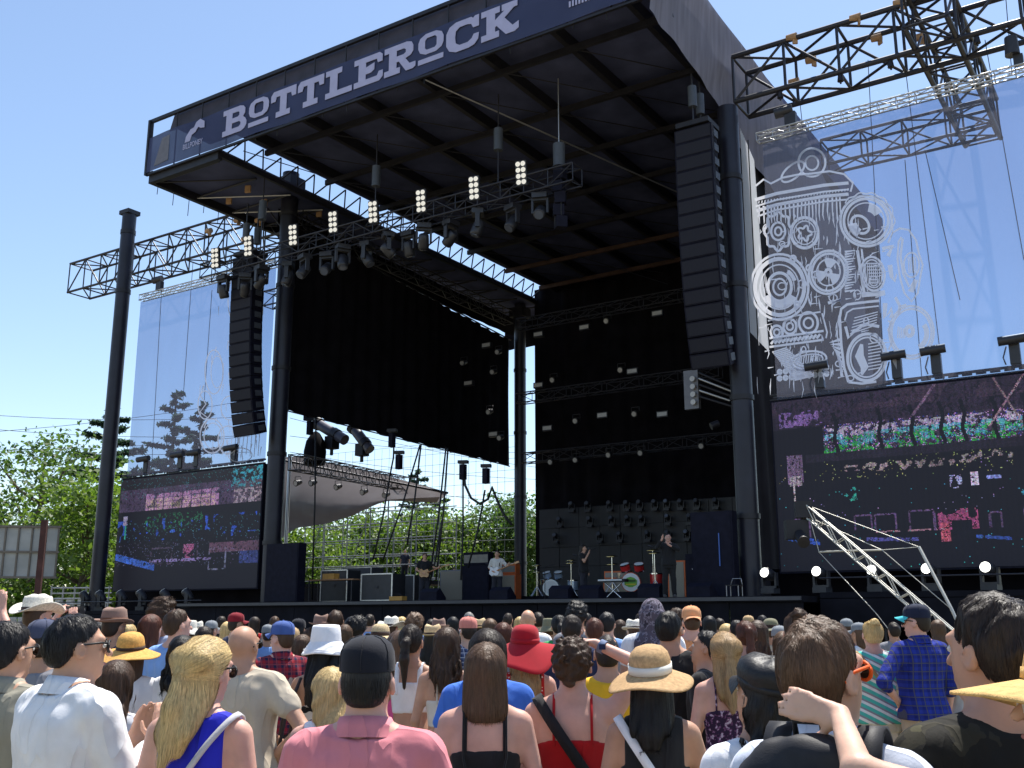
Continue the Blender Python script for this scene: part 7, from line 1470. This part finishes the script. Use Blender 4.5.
FARP = [
 (237, 612, 13.5, 'm', 'short', 'dark', ('cap', 'maroon'), 'navy', 'man in maroon cap above the shaved head', 40), (212, 620, 15, 'm', 'short', 'dark', ('cap', 'grey'), 'grey', 'person in grey cap left of the maroon cap', 20), (190, 620, 13, 'f', 'bob', 'brown', ('bucket', 'white'), 'white', 'woman in white hat behind the blonde woman', 0), (205, 627, 10.5, 'f', 'long', 'dark', None, 'sand', 'woman with dark hair just behind the blonde head', 0), (198, 621, 16, 'm', 'short', 'brown', ('fedora', 'white'), 'white', 'person in pale hat right of the curly haired man', 0), (228, 622, 14, 'f', 'bob', 'blonde', None, 'white', 'pale blonde head left of the shaved head', 0),
 (268, 624, 14, 'm', 'short', 'dark', ('cap', 'grey'), 'blue', 'pale blue capped person behind the blue cap', -20), (291, 626, 10, 'm', 'short', 'brown', ('cap', 'tan'), 'grey', 'man in tan cap right of the blue cap', 30), (299, 618, 13, 'm', 'short', 'black', ('cap', 'black'), 'black', 'man in black cap behind the plaid shirt', 0), (303, 635, 9.4, 'f', 'wavy', 'mid', None, 'sand', 'woman with light brown hair left of the white bucket hat', 0), (311, 628, 12, 'f', 'bob', 'brown', None, 'red', 'woman with brown bob left of the white bucket hat', 0), (322, 614, 12, 'm', 'short', 'black', ('fedora', 'brown'), 'black', 'person in dark round hat above the white bucket hat', 0), (336, 610, 12, 'm', 'short', 'brown', None, 'sand', 'man with brown hair right above the white bucket hat', 0), (345, 625, 11, 'f', 'long', 'mid', None, 'sand', 'woman with tan shoulders right of the white bucket hat', 0),
 (352, 617, 14, 'f', 'bob', 'black', None, 'black', 'person with black bob left of the black cap man', 0), (358, 618, 12, 'm', 'curly', 'black', None, 'grey', 'person with curly black hair above the black cap', 0), (381, 623, 10, 'm', 'short', 'brown', ('sun', 'straw'), 'teal', 'person in straw hat and teal shirt above the black cap', 0), (392, 616, 13, 'm', 'short', 'brown', ('cowboy', 'white'), 'teal', 'person in pale brimmed hat over a teal shirt', 20), (415, 615, 13, 'm', 'curly', 'mid', None, 'navy', 'person with curly light brown hair above the ponytail', 0), (433, 624, 10.5, 'f', 'long', 'dark', ('fedora', 'straw'), 'grey', 'person in straw fedora between ponytail and wavy brown hair', 0), (439, 618, 14, 'm', 'short', 'brown', ('fedora', 'brown'), 'sand', 'person in tan brown hat behind the straw fedora', 0), (431, 619, 17, 'm', 'short', 'dark', None, 'blue', 'far dark haired person in blue above the straw fedora', 0),
 (468, 616, 10.5, 'm', 'short', 'dark', ('cap', 'coral'), 'check', 'man in coral cap and checked shirt', -30), (479, 618, 13, 'm', 'short', 'dark', ('fedora', 'straw'), 'black', 'person in small straw hat right of the coral cap', 0), (490, 619, 12, 'f', 'long', 'mid', None, 'white', 'woman with light brown hair above the blue tee', 0), (503, 623, 10, 'f', 'bob', 'auburn', None, 'grey', 'woman with red brown bob left of the red floppy hat', 0), (469, 612, 17, 'm', 'short', 'grey', None, 'grey', 'far grey haired head above the coral cap', 0), (508, 613, 18, 'm', 'short', 'dark', None, 'black', 'far dark head with hand up left of the bald man', 0), (528, 609, 12.5, 'm', 'bald', None, None, 'white', 'bald man above the red floppy hat', 8), (538, 612, 15, 'm', 'short', 'dark', None, 'navy', 'dark haired person right of the bald man', 0),
 (549, 618, 14, 'm', 'short', 'brown', ('bucket', 'olive'), 'green', 'person in olive hat and green shirt right of the red hat', 0), (559, 615, 11.5, 'f', 'pony', 'black', None, 'green', 'woman with black ponytail right of the red floppy hat', 0), (577, 604, 11, 'm', 'curly', 'black', None, 'grey', 'tall man with dark curly hair above the pinned up curls', 12), (572, 615, 9.0, 'm', 'short', 'dark', None, 'navy', 'man with short dark hair in front of the tall curly man', 0), (594, 618, 10, 'm', 'short', 'auburn', None, 'grey', 'person with red brown hair above the raised arm', 0), (607, 612, 11, 'm', 'short', 'black', None, 'blue', 'man with black hair and pale blue shirt above the raised arm', 20), (633, 619, 13, 'm', 'short', 'brown', ('fedora', 'white'), 'navy', 'person in white straw hat left of the head scarf', -10), (620, 620, 15, 'f', 'long', 'brown', None, 'black', 'brown haired person left of the white straw hat', 0),
 (676, 607, 12, 'm', 'crew', 'brown', None, 'red', 'man with receding brown hair left of the orange cap', 0), (709, 616, 15, 'f', 'bob', 'black', None, 'black', 'dark haired person right of the orange cap', 0), (719, 618, 17, 'm', 'short', 'dark', None, 'red', 'far person in red above the half up hair', 0), (726, 624, 13, 'f', 'bob', 'blonde', None, 'white', 'small blonde head above the half up hair', 0), (736, 620, 12, 'm', 'short', 'black', None, 'navy', 'dark haired person left of the brown ponytail', 0), (770, 618, 13, 'm', 'short', 'brown', ('sun', 'olive'), 'sand', 'person in frayed straw hat right of the wavy brown hair', 0), (779, 625, 11, 'm', 'short', 'dark', ('cap', 'grey'), 'grey', 'person in grey cap left of the bun', 0), (784, 632, 8.5, 'f', 'long', 'mid', None, 'orange', 'woman with light brown hair beside the bun', 20), (790, 615, 16, 'm', 'short', 'dark', None, 'grey', 'far dark head above the frayed straw hat', 0),
 (62, 622, 12, 'm', 'short', 'brown', None, 'navy', 'brown haired head right of the grey navy cap', 0), (100, 622, 11, 'm', 'short', 'black', None, 'blue', 'dark haired person left of the brown fedora', 0), (129, 624, 12, 'f', 'bob', 'blonde', None, 'sand', 'pale head right of the brown fedora', 0), (146, 619, 14, 'f', 'long', 'brown', None, 'white', 'far brown haired woman left of the reddish hair', 0), (222, 616, 18, 'm', 'short', 'dark', None, 'black', 'far dark head left of the maroon cap', 0), (255, 617, 18, 'f', 'long', 'dark', None, 'red', 'far dark haired head right of the maroon cap', 0), (275, 616, 18, 'm', 'short', 'brown', None, 'grey', 'far brown head above the blue cap', 0), (370, 614, 18, 'm', 'short', 'dark', None, 'blue', 'far dark head straight above the black cap', 0), (402, 617, 18, 'f', 'long', 'blonde', None, 'white', 'far blonde head left of the curly light hair', 0), (453, 617, 16, 'f', 'long', 'black', None, 'black', 'far black haired woman left of the coral cap', 0), (520, 617, 17, 'f', 'long', 'blonde', None, 'white', 'far blonde head left of the bald man', 0), (587, 613, 17, 'm', 'short', 'black', None, 'white', 'far black haired head right of the tall curly man', 0), (640, 613, 18, 'm', 'short', 'dark', None, 'grey', 'far dark head just left of the head scarf', 0), (664, 616, 16, 'f', 'long', 'auburn', None, 'teal', 'far auburn head behind the black sleeveless man', 0), (748, 615, 17, 'm', 'short', 'brown', ('cap', 'tan'), 'white', 'far person in tan cap above the brown ponytail', 0), (762, 615, 18, 'm', 'short', 'black', None, 'black', 'far black haired head above the wavy brown hair', 0), (802, 616, 17, 'f', 'long', 'dark', None, 'navy', 'far dark haired woman above the bun', 0), (846, 618, 15, 'm', 'short', 'brown', ('cap', 'grey'), 'navy', 'person in grey cap left of the striped shirt', 0), (858, 622, 13, 'f', 'bob', 'mid', ('cap', 'grey'), 'white', 'person in pale cap just left of the blonde bun', -30), (893, 622, 14, 'm', 'short', 'dark', None, 'grey', 'dark haired person between striped and plaid shirts', 0), (937, 620, 13, 'f', 'long', 'mid', None, 'white', 'woman with light brown hair right of the blue plaid shirt', 0), (25, 620, 13, 'm', 'short', 'dark', ('cap', 'black'), 'red', 'person in black cap left of the cowboy hat', 0)]
for px, py, D, sx_, hk, hc, ht, shc, lab, fc in FARP:
    hat = None if ht is None else (ht[0], HTM[ht[1]][0], HTM[ht[1]][1])
    person(px, py, D, lab, fc, sx_, 1.0 + .1 * random.uniform(-1, 1), random.choice(('pink', 'tan', 'warm', 'fair')), (hk, hc), hat, ('tee', SHM[shc]), random.choice((J, DT, ('trousers', KHAKI))), ('down', 'down'), (random.uniform(-12, 16), 0), .0145 if D < 12.6 else .018, 700 if D < 12.6 else 260)
# ---------------- the band
def performer(px, Y, lab, h, face, **k):
    x, y = gear_at(px, Y); d = math.atan2(-(0 - x), (0 - y)); return person(px, 0, 0, lab, loc=np.array((x, y, ZD)), height=h, rz=math.atan2(-(0 - x), (0 - y)) + R(face), res=.014, group='performers on stage', **k)
GTR = mat('guitar_wood', (.45, .20, .07), .25, 0, .2, 8, coat=.6)
def guitar(t, lab, m):
    o = worn('electric_guitar', lab, 'guitar', t); b = MB(); out = [(.0, -.12), (.10, -.14), (.17, -.09), (.18, .0), (.14, .07), (.17, .14), (.10, .16), (.02, .10), (-.06, .14), (-.12, .16), (-.16, .10), (-.13, .04), (-.17, -.03), (-.15, -.11), (-.08, -.14)]
    P = [(q[0] + .05, .17, 1.02 + q[1]) for q in out]; n = len(P); b.add([(p[0], p[1], p[2]) for p in P] + [(p[0], p[1] + .05, p[2]) for p in P], [tuple(range(n)), tuple(range(n, 2 * n))[::-1]] + [(i, (i + 1) % n, n + (i + 1) % n, n + i) for i in range(n)]); b.build('guitar_body', m, o)
    MB().cyl((-.05, .215, 1.05), (-.72, .26, 1.30), .024, .02, 8).build('neck', GTR, o); MB().box((-.78, .265, 1.325), (.16, .03, .07), rot=rotm(0, 0, .35)).build('headstock', GTR, o); MB().tube([(.15, .17, 1.0), (.12, -.12, 1.15), (-.05, -.13, 1.42), (-.12, .02, 1.47), (-.12, .17, 1.2)], .012, 6).build('strap', BLACK, o)
p = performer(497, 30.5, 'guitarist in loose white smock and dark trousers on stage', 1.76, -15, sex='m', hair=('mop', 'dark'), top=('tee', C('smock', (.60, .57, .52))), sleeve=.9, bottom=DT, arms=('guitar', 'neck')); guitar(p[0], 'pale electric guitar of the performer in white', WHITE)
p = performer(584, 29.6, 'singer in black holding a microphone beside the drum riser', 1.76, 70, sex='m', hair=('long', 'dark'), top=('tee', BLACK), sleeve=.45, bottom=DT, arms=('mic', 'down'), head=(0, 0))
o = worn('microphone', 'handheld microphone at the mouth of the singer in black', 'microphone', p[0]); wr = p[5][0][2]; MB().cyl(wr + (-.04, .05, .0), wr + (-.045, -.02, .12), .013, .017).build('handle', BLK, o); MB().cyl(wr + (-.045, -.02, .12), wr + (-.047, -.04, .155), .022, .024).build('grille', TRU, o)
p = performer(670, 27.8, 'tall performer in black with arms raised, at the right of the stage', 1.84, 0, sex='m', sk='pink', hair=('mop', 'black'), top=('shirt', BLACK), sleeve=1.7, bottom=('trousers', BLACK), arms=(((.30, .12, 1.36), (.16, .24, 1.58), (-.2, .2, .9), (0, 1, 0)), ((.26, .16, 1.30), (.05, .28, 1.40), (-.6, .3, .4), (0, 1, 0))))
p = performer(424, 30.5, 'bass player in black at the left of the stage', 1.78, 10, sex='m', hair=('long', 'brown'), top=('tee', BLACK), sleeve=.5, bottom=DT, arms=('guitar', 'neck')); guitar(p[0], 'brown bass guitar of the player in black', GTR)
performer(454, 34.6, 'stagehand in pale blue shirt seated low behind the grey combo', 1.45, 30, sex='m', hair=('short', 'black'), top=('tee', C('pale_blue', (.42, .50, .68))), bottom=DT, arms=('front', 'front'))
x_, y_ = at(396, 600, 1, 45.9)[0], 46.6
person(396, 0, 0, 'dark silhouetted crew member standing on the side scaffold', loc=np.array((x_, y_, 3.75)), height=1.85, rz=R(200), res=.016, group='performers on stage', hair=('short', 'dark'), top=('tee', C('shade_navy', (.03, .035, .06))), bottom=DT)
